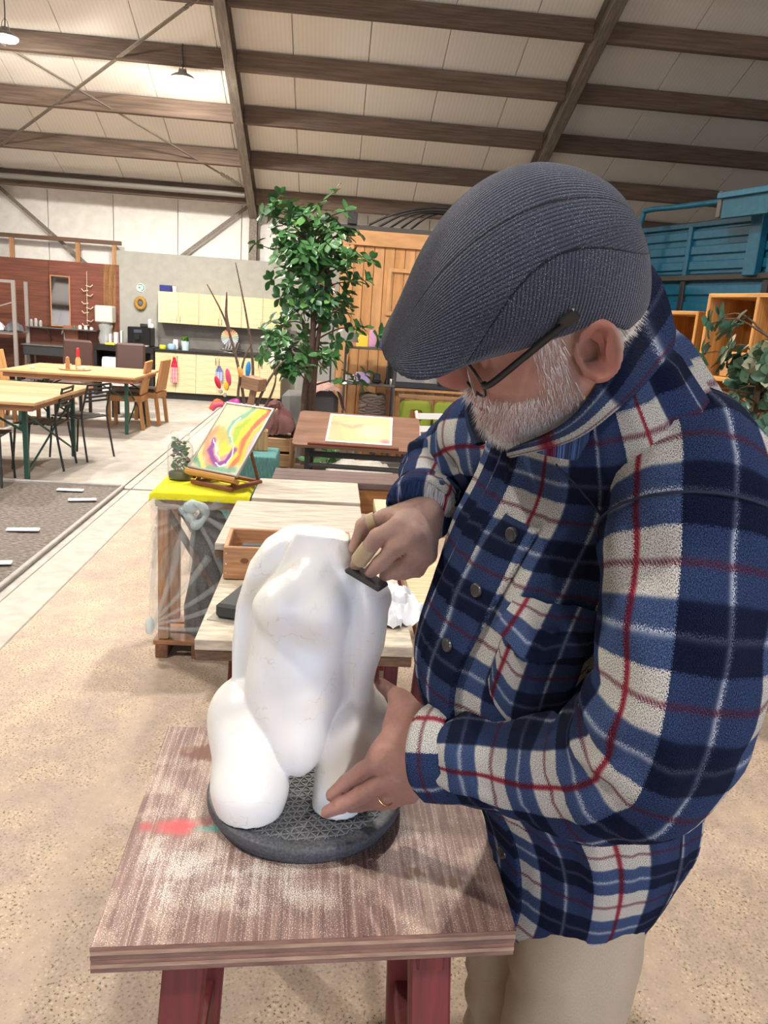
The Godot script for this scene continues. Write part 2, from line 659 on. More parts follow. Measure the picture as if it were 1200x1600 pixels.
func hall() -> void:
	# --- floor: slabs, a smooth strip with two joints, the paler floor behind
	var fl := struct("floor", "pale speckled concrete floor of the hall with a smooth strip and joints")
	pbox(fl, "slab", V(13.7, 0.2, 27.0), V(5.35, -0.1, -1.4), concrete(216, 203, 191), 0.004)
	pbox(fl, "slab", V(0.245, 0.2, 14.0), V(-1.625, -0.1, 0.05), concrete(184, 178, 168, "blotch", 1.4, 0.6), 0.006)
	pbox(fl, "slab", V(0.075, 0.2, 14.0), V(-1.79, -0.104, 0.05), concrete(176, 172, 166, "blotch", 1.4, 0.6), 0.004)
	pbox(fl, "slab", V(0.245, 0.2, 7.9), V(-1.625, -0.1, -10.95), concrete(192, 186, 176, "blotch", 1.1, 0.6), 0.004)
	pbox(fl, "slab", V(0.075, 0.2, 7.9), V(-1.79, -0.1, -10.95), concrete(192, 186, 176, "blotch", 1.1, 0.6), 0.004)
	for k in 3:
		pbox(fl, "slab", V(8.9, 0.2, 2.62), V(-6.29, -0.1, -8.32 - 2.635 * k), concrete(190 - 3 * k, 184 - 2 * k, 176, "blotch", 0.8, 0.5), 0.004)
	pbox(fl, "slab", V(8.9, 0.2, 19.0), V(-6.29, -0.1, 2.5), concrete(190, 184, 176, "blotch", 0.8, 0.7), 0.004)
	pbox(fl, "subfloor", V(23.2, 0.1, 27.4), V(0.8, -0.27, -1.5), flat(120, 116, 110), 0.0)
	# pale flat kerb along the sheet
	pbox(fl, "kerb", V(0.035, 0.03, 7.6), V(-1.825, 0.012, -3.2), mottled(160, 155, 150, "blotch", V(2, 2, 2), 0.6), 0.006)
	pbox(fl, "kerb", V(8.7, 0.03, 0.05), V(-6.2, 0.012, -7.02), mottled(160, 155, 150, "blotch", V(2, 2, 2), 0.6), 0.006)
	# dark ground sheet with low creases
	var g := G.new()
	var nz := FastNoiseLite.new()
	nz.seed = 4
	nz.frequency = 1.1
	nz.fractal_octaves = 3
	var rows := []
	for a in 71:
		var row := PackedVector3Array()
		var z := -6.98 + 7.5 * a / 70.0
		for b in 41:
			var x := -5.9 + 4.05 * b / 40.0
			var e := minf(minf(b, 40 - b), minf(a, 70 - a)) / 3.0
			row.push_back(V(x, 0.006 + 0.022 * absf(nz.get_noise_2d(x * 1.2, z * 3.0)) * clampf(e, 0, 1), z))
		rows.append(row)
	g.grid(rows)
	single("ground_sheet", "dark grey brown creased ground sheet spread on the floor beside the kerb", "mat", g, mottled(128, 118, 110, "rough", V(1.2, 1.2, 2.5), 0.8, 0.3))
	for p: Array in [[-2.0, -6.4, 18.0], [-2.12, -5.45, 8.0], [-2.02, -4.7, 12.0], [-2.2, -6.72, 2.0]]:
		g = G.new()
		g.box(Vector3.ZERO, V(0.22, 0.012, 0.06), 0.004)
		single("paper_strip", "short white paper strip lying on the dark ground sheet", "paper", g, flat(228, 224, 220), V(p[0], 0.026, p[1]), p[2], "white strips on the ground sheet")
	# --- roof: panels, purlins, rafters, bracing
	var ce := struct("ceiling", "white ribbed roof panels on dark timber purlins and steel rafters")
	var pan := mottled(243, 240, 234, "ribs", V(4.6, 4.6, 4.6), 0.55)
	pan.uv1_world_triplanar = true
	var ang := atan(0.42)
	var slope := 13.5 / cos(ang)
	for k in 23:
		var x := -10.1 + 0.99 * k
		pbox(ce, "panel", V(0.982, 0.08, slope), V(x, roof_y(-8.2) + 0.05, -8.2), pan, 0.006, Basis(Vector3(1, 0, 0), -ang))
		pbox(ce, "panel", V(0.982, 0.08, slope), V(x, roof_y(5.2) + 0.05, 5.2), pan, 0.006, Basis(Vector3(1, 0, 0), ang))
	pbox(ce, "backing", V(23.2, 0.02, slope + 0.3), V(0.8, roof_y(-8.2) + 0.11, -8.2), flat(120, 118, 114), 0.0, Basis(Vector3(1, 0, 0), -ang))
	pbox(ce, "backing", V(23.2, 0.02, slope + 0.3), V(0.8, roof_y(5.2) + 0.11, 5.2), flat(120, 118, 114), 0.0, Basis(Vector3(1, 0, 0), ang))
	var fx := [-10.6, -6.05, -1.5, 3.05, 7.6, 12.15]
	var beam := [mottled(122, 104, 92, "grain", V(0.2, 4, 4), 0.85, 0.1), mottled(112, 95, 84, "grain", V(0.25, 5, 5), 0.85, 0.1), mottled(130, 111, 98, "grain", V(0.15, 3, 3), 0.85, 0.1)]
	for k in 13:
		var z := -14.4 + k
		for b in 5:
			pbox(ce, "purlin", V(4.41, 0.245, 0.085), V((fx[b] + fx[b + 1]) * 0.5, roof_y(z) - 0.13, z), beam[(k * 2 + b) % 3], 0.008, rotx(-6))
	for k in 6:
		pbox(ce, "purlin", V(22.7, 0.245, 0.085), V(0.78, roof_y(11.2 - 2.1 * k) - 0.13, 11.2 - 2.1 * k), beam[k % 3], 0.008)
	var steel := mottled(136, 126, 115, "grain", V(3, 3, 0.4), 0.6, 0.05)
	for b in 6:
		for s: float in [-1.0, 1.0]:
			var zc := -8.1 if s < 0 else 5.1
			var len := slope - 0.25
			g = G.new()
			for q: float in [-1.0, 1.0]:
				g.box(V(0, q * 0.14, 0), V(0.14, 0.014, len), 0.003)
			g.box(Vector3.ZERO, V(0.012, 0.27, len), 0.0)
			part(ce, "rafter", g, steel, V(fx[b], roof_y(zc) - 0.18, zc), Basis(Vector3(1, 0, 0), ang * s))
	# flat roof bracing crossing between two rafters, with a turnbuckle at the upper end
	var bars := [[V(-6.0, 3.58, -14.0), V(-1.62, 5.17, -10.22), 0.05], [V(-6.0, 5.35, -9.8), V(-1.62, 3.62, -13.95), 0.03]]
	for q: Array in bars:
		g = G.new()
		var a: Vector3 = q[0]
		var e: Vector3 = q[1]
		g.bar(a, a.lerp(e, 0.93), q[2], 0.02, 0.003)
		g.rod(a.lerp(e, 0.93), e, 0.012)
		part(ce, "brace", g, steel)
		for k in 4:
			var rg := G.new()
			var c := a.lerp(e, 0.935 + 0.016 * k)
			var d := (e - a).normalized()
			rg.tube(pv([c + d * 0.05, c + d * 0.03 + V(0, 0.025, 0), c - d * 0.03 + V(0, 0.025, 0), c - d * 0.05, c - d * 0.03 - V(0, 0.025, 0), c + d * 0.03 - V(0, 0.025, 0), c + d * 0.05]), pf([0.008]), 5)
			part(ce, "chain_link", rg, steel)
	g = G.new()
	g.rod(V(-10.5, 3.52, -14.2), V(-1.6, 3.52, -14.2), 0.045, 10)
	part(ce, "conduit", g, mottled(150, 147, 140, "fine", V(3, 3, 3), 0.5))
	# --- back wall of pale panels with steel columns and bracing
	var wb := struct("wall_back", "pale wall of upright panels under the roof edge")
	var wp := mottled(233, 231, 226, "soft", V(0.5, 0.5, 0.5), 0.6)
	for k in 21:
		pbox(wb, "panel", V(1.118, 3.75, 0.06), V(-10.2 + 1.13 * k, 1.87, -14.93), wp, 0.004)
	pbox(wb, "backing", V(23.2, 4.3, 0.06), V(0.8, 1.7, -15.0), flat(120, 118, 114), 0.0)
	for b in 6:
		g = G.new()
		for q: float in [-1.0, 1.0]:
			g.box(V(0, 1.72, q * 0.09), V(0.14, 3.5, 0.012), 0.002)
		g.box(V(0, 1.72, 0), V(0.01, 3.5, 0.17), 0.0)
		part(wb, "column", g, steel, V(fx[b], 0, -14.78))
	for q: Array in [[V(-6.0, 3.5, -14.78), V(-3.9, 1.8, -14.78)], [V(-1.6, 3.42, -14.78), V(-3.7, 1.75, -14.78)]]:
		g = G.new()
		g.bar(q[0], q[1], 0.06, 0.012, 0.002, V(0, 0, 1))
		part(wb, "brace", g, steel)
	# --- the other walls; the wide door behind the camera stands open to the day
	var side := PackedVector2Array([Vector2(-15.03, -0.3), Vector2(12.1, -0.3), Vector2(12.1, 3.5), Vector2(-1.5, 9.25), Vector2(-15.03, 3.5)])
	for s: float in [-1.0, 1.0]:
		var w := struct("wall_left" if s < 0 else "wall_right", "pale panelled end wall of the hall")
		g = G.new()
		g.prism(side, 0.12, Vector3.ZERO, roty(-90))
		part(w, "panel", g, mottled(225, 222, 216, "blotch", V(0.5, 0.5, 0.5), 0.7), V(-10.75 if s < 0 else 12.3, 0, 0))
	var wf := struct("wall_front", "pale panelled front wall with a wide open door")
	pbox(wf, "panel", V(9.6, 4.0, 0.12), V(-6.0, 1.8, 12.0), wp, 0.0)
	pbox(wf, "panel", V(3.9, 4.0, 0.12), V(10.35, 1.8, 12.0), wp, 0.0)
	pbox(wf, "panel", V(9.7, 0.3, 0.12), V(3.6, 3.65, 12.0), wp, 0.0)
	# --- screens that close off the kitchen and workshop corner
	var ws := struct("wall_workshop", "red brown plywood screen behind the sink")
	for k in 4:
		pbox(ws, "board", V(1.215, 2.25, 0.03), V(-8.1 + 1.22 * k, 1.125, -14.66), mottled(124 + 4 * (k % 2), 72, 54, "grain", V(0.2, 4, 4), 0.6), 0.003)
	pbox(ws, "board", V(0.22, 2.25, 0.03), V(-4.0, 1.125, -14.66), mottled(206, 150, 98, "grain", V(5, 0.6, 5), 0.6), 0.003)
	for x: float in [-5.68, -4.55, -3.92]:
		pbox(ws, "post", V(0.07, 0.42, 0.06), V(x, 2.42, -14.7), wood(190, 140, 96, "y"), 0.004)
	pbox(ws, "rail", V(6.0, 0.07, 0.07), V(-6.8, 2.62, -14.7), wood(110, 82, 66, "x"), 0.004)
	var wk := struct("wall_kitchen", "plain grey plaster screen behind the kitchen")
	pbox(wk, "panel", V(4.4, 2.5, 0.05), V(-1.68, 1.25, -14.68), mottled(160, 160, 153, "soft", V(0.5, 0.5, 0.5), 0.8), 0.004)
	pbox(wk, "splashback", V(2.6, 0.44, 0.02), V(-1.85, 1.1, -14.645), mottled(118, 116, 112, "blotch", V(0.8, 0.8, 0.8), 0.5), 0.002)

# ================================================================ the stand, the turntable and the stone
func stand_legs(o: Node3D, m: Material, w: float, d: float, h: float, out := 0.09) -> void:
	for sx: float in [-1.0, 1.0]:
		for sz: float in [-1.0, 1.0]:
			var top := V(sx * (w * 0.5 - 0.11), h, sz * (d * 0.5 - 0.1))
			var foot := V(sx * (w * 0.5 - 0.11 + out * 0.5), 0, sz * (d * 0.5 - 0.1 + out))
			var g := G.new()
			g.bar(foot, top, 0.062, 0.04, 0.004, V(0, 0, 1))
			part(o, "leg", g, m)
	for sx: float in [-1.0, 1.0]:
		var x := sx * (w * 0.5 - 0.11)
		var g := G.new()
		g.bar(V(x, h - 0.03, -d * 0.5 + 0.05), V(x, h - 0.03, d * 0.5 - 0.05), 0.04, 0.06, 0.003)
		part(o, "rail", g, m)
		g = G.new()
		g.bar(V(x + sx * out * 0.32, 0.25, -d * 0.5 + 0.03), V(x + sx * out * 0.32, 0.25, d * 0.5 - 0.03), 0.03, 0.05, 0.003)
		part(o, "stretcher", g, m)

func workstand() -> void:
	# printed top: reddish plywood, worn through to pale wood, stone dust and specks of paint
	var S := 1024
	var streak := noise_img(512, 0.02, 4, 0, 1, 31, 1.4).get_data()
	var dustn := noise_img(512, 0.012, 5, 0, 1, 32, 1.5).get_data()
	var grit := noise_img(512, 0.22, 2, 0, 1, 33, 1.7).get_data()
	var out := PackedByteArray()
	out.resize(S * S * 3)
	for y in S:
		for x in S:
			var u := float(x) / S
			var v := float(y) / S
			var s := streak[((y * 3 / 32) % 512) * 512 + (x * 2) % 512] / 255.0       # grain runs along y
			var dn := dustn[((y / 2 + 37) % 512) * 512 + x / 2] / 255.0
			var gr := grit[(y % 512) * 512 + (x % 512)] / 255.0
			var c := Vector3(0.40, 0.30, 0.28).lerp(Vector3(0.57, 0.455, 0.425), s)
			c = c.lerp(Vector3(0.68, 0.60, 0.53), smoothstep(0.5, 0.9, dn) * 0.5)
			# rust-brown patches
			var rust := 0.0
			for q: Array in [[0.165, 0.16, 0.065, 0.075], [0.78, 0.78, 0.035, 0.035], [0.87, 0.83, 0.03, 0.03]]:
				var r := Vector2((u - q[0]) / q[2], (v - q[1]) / q[3]).length() + (dn - 0.5) * 1.2 + (gr - 0.5) * 0.5 + (s - 0.5) * 0.8
				rust = maxf(rust, 1.0 - smoothstep(0.85, 1.0, r))
			# stone dust caught in the grain: thick along the front left, scattered elsewhere
			var drift := exp(-pow((v - 0.78 - 0.16 * (u - 0.3)) / 0.11, 2.0)) * smoothstep(0.0, 0.14, u) * (1.0 - smoothstep(0.42, 0.70, u)) + 0.55 * exp(-pow((u - 0.76) / 0.12, 2.0) - pow((v - 0.68) / 0.16, 2.0)) + 0.35 * exp(-pow((u - 0.1) / 0.12, 2.0) - pow((v - 0.45) / 0.35, 2.0)) + 0.10
			drift *= 0.6 + 0.55 * smoothstep(0.25, 0.8, dn)
			var scr := streak[((y / 20 + 100) % 512) * 512 + (x * 5) % 512] / 255.0
			var thr := 0.0 + 0.46 * drift + (scr - 0.5) * 0.25 + (s - 0.5) * 0.12
			c = c.lerp(Vector3(0.86, 0.855, 0.84), clampf((1.0 - smoothstep(thr - 0.06, thr + 0.05, gr)) * 0.85 + drift * 0.16, 0, 0.92))
			c = c.lerp(Vector3(0.80, 0.74, 0.69), 0.45 * smoothstep(0.80, 0.95, scr))
			c = c.lerp(Vector3(0.44, 0.25, 0.17).lerp(Vector3(0.34, 0.20, 0.16), gr), rust * 0.8)
			# dabs of paint
			var pr := Vector2((u - 0.135) / 0.055, (v - 0.56) / 0.026).length() + (gr - 0.5) * 1.8 + (dn - 0.5) * 1.2
			c = c.lerp(Vector3(0.84, 0.25, 0.29), (1.0 - smoothstep(0.7, 0.95, pr)) * 0.9)
			pr = Vector2((u - 0.035) / 0.02, (v - 0.56) / 0.018).length() + (gr - 0.5) * 1.4
			c = c.lerp(Vector3(0.72, 0.2, 0.25), (1.0 - smoothstep(0.5, 1.0, pr)) * 0.7)
			pr = Vector2((u - 0.245) / 0.055, (v - 0.575) / 0.013).length() + (gr - 0.5) * 2.0
			c = c.lerp(Vector3(0.30, 0.64, 0.62), (1.0 - smoothstep(0.75, 0.95, pr)) * 0.9)
			if gr > 0.9 and dn > 0.45:
				c = c.lerp(Vector3(0.3, 0.2, 0.17), 0.5)
			var k := (y * S + x) * 3
			out[k] = int(c.x * 255); out[k + 1] = int(c.y * 255); out[k + 2] = int(c.z * 255)
	var m := StandardMaterial3D.new()
	m.albedo_texture = it(Image.create_from_data(S, S, false, Image.FORMAT_RGB8, out))
	m.roughness = 0.62
	m.heightmap_enabled = true
	m.heightmap_texture = tex.rough
	m.heightmap_scale = 0.02
	var o := thing("work_stand", "work stand with dusty paint-flecked plywood top and dark red legs under the stone torso", "stand", V(0.012, 0, -1.148))
	var W := 0.575
	var D := 0.545
	var g := G.new()
	var c := [V(-W / 2 - 0.012, 0, -D / 2), V(W / 2, 0, -D / 2), V(W / 2, 0, D / 2 - 0.02), V(-W / 2, 0, D / 2 + 0.015)]
	var ti := [Vector2(0, 0), Vector2(1, 0), Vector2(1, 1), Vector2(0, 1)]
	var top := V(0, 0.83, 0)
	g.tri(top + c[0], top + c[1], top + c[2], Vector3.UP, ti[0], ti[1], ti[2])
	g.tri(top + c[0], top + c[2], top + c[3], Vector3.UP, ti[0], ti[2], ti[3])
	part(o, "top_veneer", g, m)
	# the plies of the edge, each its own layer
	var tones := [mottled(150, 112, 98, "grain", V(2, 12, 12), 0.8), mottled(176, 146, 126, "grain", V(2, 14, 14), 0.8), mottled(128, 98, 88, "grain", V(2, 12, 12), 0.8)]
	for k in 6:
		g = G.new()
		var y1 := 0.8295 - 0.0068 * k
		var y0 := y1 - 0.0066
		var inset := 0.0008 * (k % 2) + 0.0012 * float(k == 3)
		for e in 4:
			var p: Vector3 = c[e] * (1.0 - inset)
			var q: Vector3 = c[(e + 1) % 4] * (1.0 - inset)
			g.quad(p + V(0, y0, 0), q + V(0, y0, 0), q + V(0, y1, 0), p + V(0, y1, 0), p + q)
		g.quad(c[0] + V(0, y0, 0), c[1] + V(0, y0, 0), c[2] + V(0, y0, 0), c[3] + V(0, y0, 0), Vector3.DOWN)
		g.quad(c[0] + V(0, y1 - 0.0002, 0), c[1] + V(0, y1 - 0.0002, 0), c[2] + V(0, y1 - 0.0002, 0), c[3] + V(0, y1 - 0.0002, 0), Vector3.UP)
		part(o, "ply_layer", g, tones[k % 3])
	stand_legs(o, mottled(116, 42, 45, "grain", V(6, 0.4, 6), 0.55, 0.05), W, D, 0.788)
	# turntable: dark wheel with a raised triangle pattern
	var t := thing("turntable", "round dark grey modelling turntable with a raised triangle pattern on the work stand", "turntable", V(-0.007, 0.8305, -1.178), 9)
	g = G.new()
	g.lathe([Vector2(0.148, 0.0), Vector2(0.156, 0.003), Vector2(0.156, 0.012), Vector2(0.152, 0.014), Vector2(0.162, 0.015), Vector2(0.165, 0.019), Vector2(0.165, 0.029), Vector2(0.162, 0.033), Vector2(0.152, 0.034), Vector2(0.146, 0.0325), Vector2(0.001, 0.0325)], 72)
	part(t, "plate", g, mottled(92, 95, 103, "rough", V(9, 9, 9), 0.55, 0.03))
	g = G.new()
	for dir in 3:
		var a := PI * dir / 3.0
		var d := V(cos(a), 0, sin(a))
		var nn := V(-sin(a), 0, cos(a))
		for k in range(-10, 11):
			var off := 0.0136 * k
			var r2 := 0.143 * 0.143 - off * off
			if r2 > 0.0004:
				g.bar(nn * off - d * sqrt(r2) + V(0, 0.0333, 0), nn * off + d * sqrt(r2) + V(0, 0.0333, 0), 0.0016, 0.0018, 0.0)
	var rp := part(t, "grip_ridges", g, mottled(150, 153, 158, "rough", V(30, 30, 30), 0.6))
	rp.set_meta("kind", "stuff")

class Torso extends Field:
	var outl := PackedVector2Array([Vector2(0.004, 0.452), Vector2(-0.033, 0.443), Vector2(-0.062, 0.422), Vector2(-0.087, 0.382), Vector2(-0.101, 0.328), Vector2(-0.106, 0.267), Vector2(-0.105, 0.2), Vector2(-0.106, 0.16), Vector2(-0.112, 0.12), Vector2(-0.10, 0.06), Vector2(0.0, 0.09), Vector2(0.09, 0.06), Vector2(0.132, 0.085), Vector2(0.146, 0.115), Vector2(0.147, 0.145), Vector2(0.133, 0.18), Vector2(0.124, 0.208), Vector2(0.128, 0.237), Vector2(0.138, 0.277), Vector2(0.141, 0.328), Vector2(0.131, 0.365), Vector2(0.105, 0.397), Vector2(0.078, 0.432), Vector2(0.056, 0.45)])
	var body := PackedVector2Array([Vector2(0.03, 0.412), Vector2(0.0, 0.412), Vector2(-0.022, 0.402), Vector2(-0.05, 0.380), Vector2(-0.067, 0.353), Vector2(-0.066, 0.32), Vector2(-0.071, 0.273), Vector2(-0.077, 0.235), Vector2(-0.078, 0.203), Vector2(-0.066, 0.155), Vector2(-0.040, 0.105), Vector2(-0.010, 0.070), Vector2(0.012, 0.066), Vector2(0.033, 0.09), Vector2(0.054, 0.160), Vector2(0.073, 0.205), Vector2(0.074, 0.278), Vector2(0.078, 0.325), Vector2(0.072, 0.361), Vector2(0.056, 0.395)])
	func slab(p: Vector3, poly: PackedVector2Array, zc: float, t: float, r: float) -> float:
		var d2 := poly2(Vector2(p.x, p.y), poly) + r
		var w := absf(p.z - zc) - t + r
		var q := maxf(d2, 0.0)
		var e := maxf(w, 0.0)
		return sqrt(q * q + e * e) - r + minf(maxf(d2, w), 0.0)
	func d(p: Vector3) -> float:
		# the hood behind: a thick plate, dished a little beside the body
		var sd := smoothstep(-0.02, 0.07, p.x)
		var dish := 0.003 * exp(-pow((p.x + 0.080) / 0.02, 2.0)) + 0.006 * exp(-pow((p.x - 0.086) / 0.010, 2.0))
		var dd := slab(p, outl, lerpf(-0.030, 0.002, sd), lerpf(0.042, 0.050, sd) - dish * smoothstep(0.08, 0.16, p.y), lerpf(0.009, 0.032, sd))
		# body, proud of the plate with a clear edge
		var b := slab(p, body, 0.022, 0.050, 0.034)
		b = smin(b, ell(p - Vector3(-0.030, 0.350, 0.062), Vector3(0.036, 0.034, 0.030)), 0.026)
		b = smin(b, ell(p - Vector3(0.037, 0.343, 0.066), Vector3(0.036, 0.035, 0.031)), 0.026)
		b = smin(b, ell(p - Vector3(0.0, 0.205, 0.036), Vector3(0.066, 0.085, 0.051)), 0.03)
		b = smin(b, ell(p - Vector3(0.010, 0.120, 0.050), Vector3(0.036, 0.055, 0.040)), 0.03)
		# neck, cut off flat with a facet in front
		var nk := cone(p, Vector3(0.022, 0.385, 0.022), Vector3(0.036, 0.475, 0.012), 0.058, 0.037)
		nk = maxf(nk, (p - Vector3(0.034, 0.457, 0)).dot(Vector3(0.06, 0.995, 0.05)))
		nk = maxf(nk, (p - Vector3(0.040, 0.452, 0.032)).dot(Vector3(-0.12, -0.12, 0.985)))
		b = smin(b, nk, 0.012)
		b = smin(b, cone(p, Vector3(0.03, 0.405, 0.010), Vector3(0.112, 0.35, 0.004), 0.040, 0.034), 0.03)
		dd = smin(dd, b, 0.005)
		# thighs and hips
		var l := cone(p, Vector3(-0.074, 0.135, 0.012), Vector3(-0.066, 0.04, 0.058), 0.060, 0.0585)
		l = smin(l, ell(p - Vector3(-0.082, 0.125, 0.0), Vector3(0.056, 0.075, 0.052)), 0.03)
		l = smin(l, cone(p, Vector3(-0.066, 0.04, 0.058), Vector3(-0.064, 0.0, 0.062), 0.058, 0.050), 0.02)
		var r := cone(p, Vector3(0.094, 0.145, 0.012), Vector3(0.076, 0.0, 0.048), 0.055, 0.041)
		r = smin(r, ell(p - Vector3(0.100, 0.135, 0.006), Vector3(0.052, 0.055, 0.050)), 0.03)
		dd = smin(dd, smin(l, r, 0.004), 0.005)
		return maxf(dd, 0.0015 - p.y)

func sculpture() -> void:
	var f := Torso.new()
	var g := G.new()
	nets(f, V(-0.16, -0.01, -0.075), V(0.17, 0.485, 0.155), 0.0042, g)
	# marble: white with faint grey and honey veins
	var S := 512
	var n1 := noise_img(S, 0.008, 5, 0, 1, 41, 1.0).get_data()
	var n2 := noise_img(S, 0.006, 3, 0, 1, 42, 1.3).get_data()
	var out := PackedByteArray()
	out.resize(S * S * 3)
	for k in S * S:
		var a := absf(n1[k] / 255.0 - 0.5) * 2.0
		var w := n2[k] / 255.0
		var vein := pow(1.0 - smoothstep(0.0, 0.05, a), 1.5) * smoothstep(0.45, 0.8, w)
		var c := Vector3(0.905, 0.905, 0.90).lerp(Vector3(0.905, 0.89, 0.845), smoothstep(0.55, 0.9, w) * 0.8)
		c = c.lerp(Vector3(0.70, 0.70, 0.69), vein * 0.6)
		out[k * 3] = int(c.x * 255); out[k * 3 + 1] = int(c.y * 255); out[k * 3 + 2] = int(c.z * 255)
	var m := StandardMaterial3D.new()
	m.albedo_texture = it(Image.create_from_data(S, S, false, Image.FORMAT_RGB8, out))
	m.uv1_triplanar = true
	m.uv1_scale = V(2.6, 2.6, 2.6)
	m.uv1_offset = V(0.3, 0.1, 0.2)
	m.roughness = 0.34
	m.subsurf_scatter_enabled = true
	m.subsurf_scatter_strength = 0.03
	single("stone_torso", "polished white marble torso sculpture with a hood-like curve behind it, standing on the turntable", "sculpture", g, m, V(-0.03, 0.8645, -1.17))

# ================================================================ the sculptor
class Head extends Field:                 # own axes: x to the face, y to the crown, z to the right ear
	var nz := FastNoiseLite.new()
	func _init() -> void:
		nz.frequency = 60.0
		nz.fractal_octaves = 3
	func d(q: Vector3) -> float:
		var p := Vector3(q.x, q.y, absf(q.z))
		var s := ell(p - Vector3(0.0, 0.044, 0), Vector3(0.088, 0.084, 0.074))
		s = smin(s, ell(p - Vector3(0.038, -0.018, 0), Vector3(0.056, 0.078, 0.060)), 0.03)
		s = smin(s, cone(p, Vector3(0.008, -0.055, 0.050), Vector3(0.074, -0.093, 0.012), 0.019, 0.022), 0.028)
		s = smin(s, ell(p - Vector3(0.082, -0.086, 0), Vector3(0.021, 0.026, 0.026)), 0.02)
		s = smin(s, ell(p - Vector3(0.064, -0.012, 0.040), Vector3(0.027, 0.026, 0.023)), 0.022)
		s = smin(s, ell(p - Vector3(0.082, 0.030, 0.022), Vector3(0.014, 0.010, 0.032)), 0.018)
		s = -smin(-s, ell(p - Vector3(0.098, 0.012, 0.033), Vector3(0.018, 0.012, 0.018)), 0.014)
		s = smin(s, ell(p - Vector3(0.077, 0.011, 0.032), Vector3(0.0125, 0.0125, 0.0135)), 0.003)
		s = smin(s, cone(p, Vector3(0.090, 0.024, 0), Vector3(0.116, -0.012, 0), 0.010, 0.0165), 0.012)
		s = smin(s, ell(p - Vector3(0.108, -0.019, 0.013), Vector3(0.013, 0.010, 0.009)), 0.008)
		s = smin(s, ell(p - Vector3(0.094, -0.047, 0), Vector3(0.014, 0.013, 0.026)), 0.014)
		s = smin(s, ell(p - Vector3(0.0985, -0.0535, 0), Vector3(0.009, 0.0042, 0.02)), 0.004)
		s = smin(s, ell(p - Vector3(0.0955, -0.0625, 0), Vector3(0.0095, 0.0048, 0.018)), 0.004)
		s = smin(s, cone(p, Vector3(-0.022, -0.02, 0), Vector3(-0.045, -0.12, 0.0), 0.054, 0.050), 0.04)
		s = smin(s, cone(p, Vector3(-0.018, -0.04, 0.045), Vector3(-0.02, -0.12, 0.03), 0.014, 0.014), 0.02)
		# ear: a leaning shell, hollowed
		var e := p - Vector3(-0.012, 0.0, 0.078)
		e = Vector3(e.x * 0.97 + e.y * 0.17, e.y * 0.97 - e.x * 0.17, e.z) * 1.1
		e.z -= -0.35 * e.x + 0.004
		var ear := ell(e, Vector3(0.021, 0.035, 0.0105))
		ear = -smin(-ear, ell(e - Vector3(0.003, 0.001, 0.009), Vector3(0.0150, 0.0250, 0.0150)), 0.002)
		ear = smin(ear, ell(e - Vector3(0.002, -0.026, 0.0), Vector3(0.010, 0.010, 0.007)), 0.006)
		ear = smin(ear, cone(e, Vector3(-0.009, 0.014, 0.003), Vector3(-0.008, -0.012, 0.002), 0.0024, 0.0024), 0.003)
		ear = smin(ear, ell(e - Vector3(0.014, -0.004, 0.003), Vector3(0.005, 0.007, 0.005)), 0.005)
		var rq := sqrt(pow(e.x / 0.0185, 2.0) + pow(e.y / 0.0315, 2.0)) - 1.0
		var hel := sqrt(pow(rq * 0.023, 2.0) + pow(e.z - 0.0065, 2.0)) - 0.0042
		if e.x > 0.006 and e.y < 0.012:
			hel += 0.006
		ear = smin(ear, hel, 0.003)
		s = smin(s, ear, 0.007)
		s = -smin(-s, ell(e - Vector3(0.005, -0.005, 0.0), Vector3(0.0095, 0.0135, 0.018)), 0.003)
		return s + nz.get_noise_3dv(p) * 0.0007
	func beard(q: Vector3) -> float:
		var p := Vector3(q.x, q.y, absf(q.z))
		var j := smoothstep(-0.030, -0.052, p.y + (p.x - 0.05) * 0.25)                         # jaw and chin
		j = maxf(j, smoothstep(0.05, 0.03, p.x) * smoothstep(0.06, 0.04, p.y) * smoothstep(-0.02, 0.004, p.x + 0.004))   # sideburn
		j = maxf(j, smoothstep(0.088, 0.096, p.x) * smoothstep(-0.030, -0.037, p.y))           # moustache
		j *= smoothstep(-0.003, 0.012, p.x + 0.12 * (p.y + 0.02))
		j *= smoothstep(-0.150, -0.112, p.y - (p.x - 0.06) * 0.3)
		var lip := ell(p - Vector3(0.098, -0.058, 0), Vector3(0.016, 0.0065, 0.022))
		return j * smoothstep(0.0, 0.004, lip)
	func nape(p: Vector3) -> float:
		return smoothstep(-0.022, -0.034, p.x) * smoothstep(-0.075, -0.045, p.y)
	func tint(p: Vector3, _n: Vector3) -> Color:
		var k := nz.get_noise_3dv(p * 0.6) * 0.5 + 0.5
		var c := Color(0.66, 0.29, 0.21).lerp(Color(0.74, 0.40, 0.30), k)
		c = c.lerp(Color(0.68, 0.24, 0.20), smoothstep(0.095, 0.118, p.x) * smoothstep(-0.04, -0.02, p.y) * 0.75)
		c = c.lerp(Color(0.74, 0.28, 0.22), smoothstep(0.072, 0.080, absf(p.z)) * 0.6)
		c = c.lerp(Color(0.42, 0.17, 0.15), 1.0 - smoothstep(-0.001, 0.002, ell(Vector3(p.x, p.y, absf(p.z)) - Vector3(0.098, -0.058, 0), Vector3(0.016, 0.0075, 0.021))))
		c = c.lerp(Color(0.68, 0.54, 0.48), beard(p) * 0.4)
		return c.lerp(Color(0.60, 0.55, 0.50), nape(p) * 0.7)

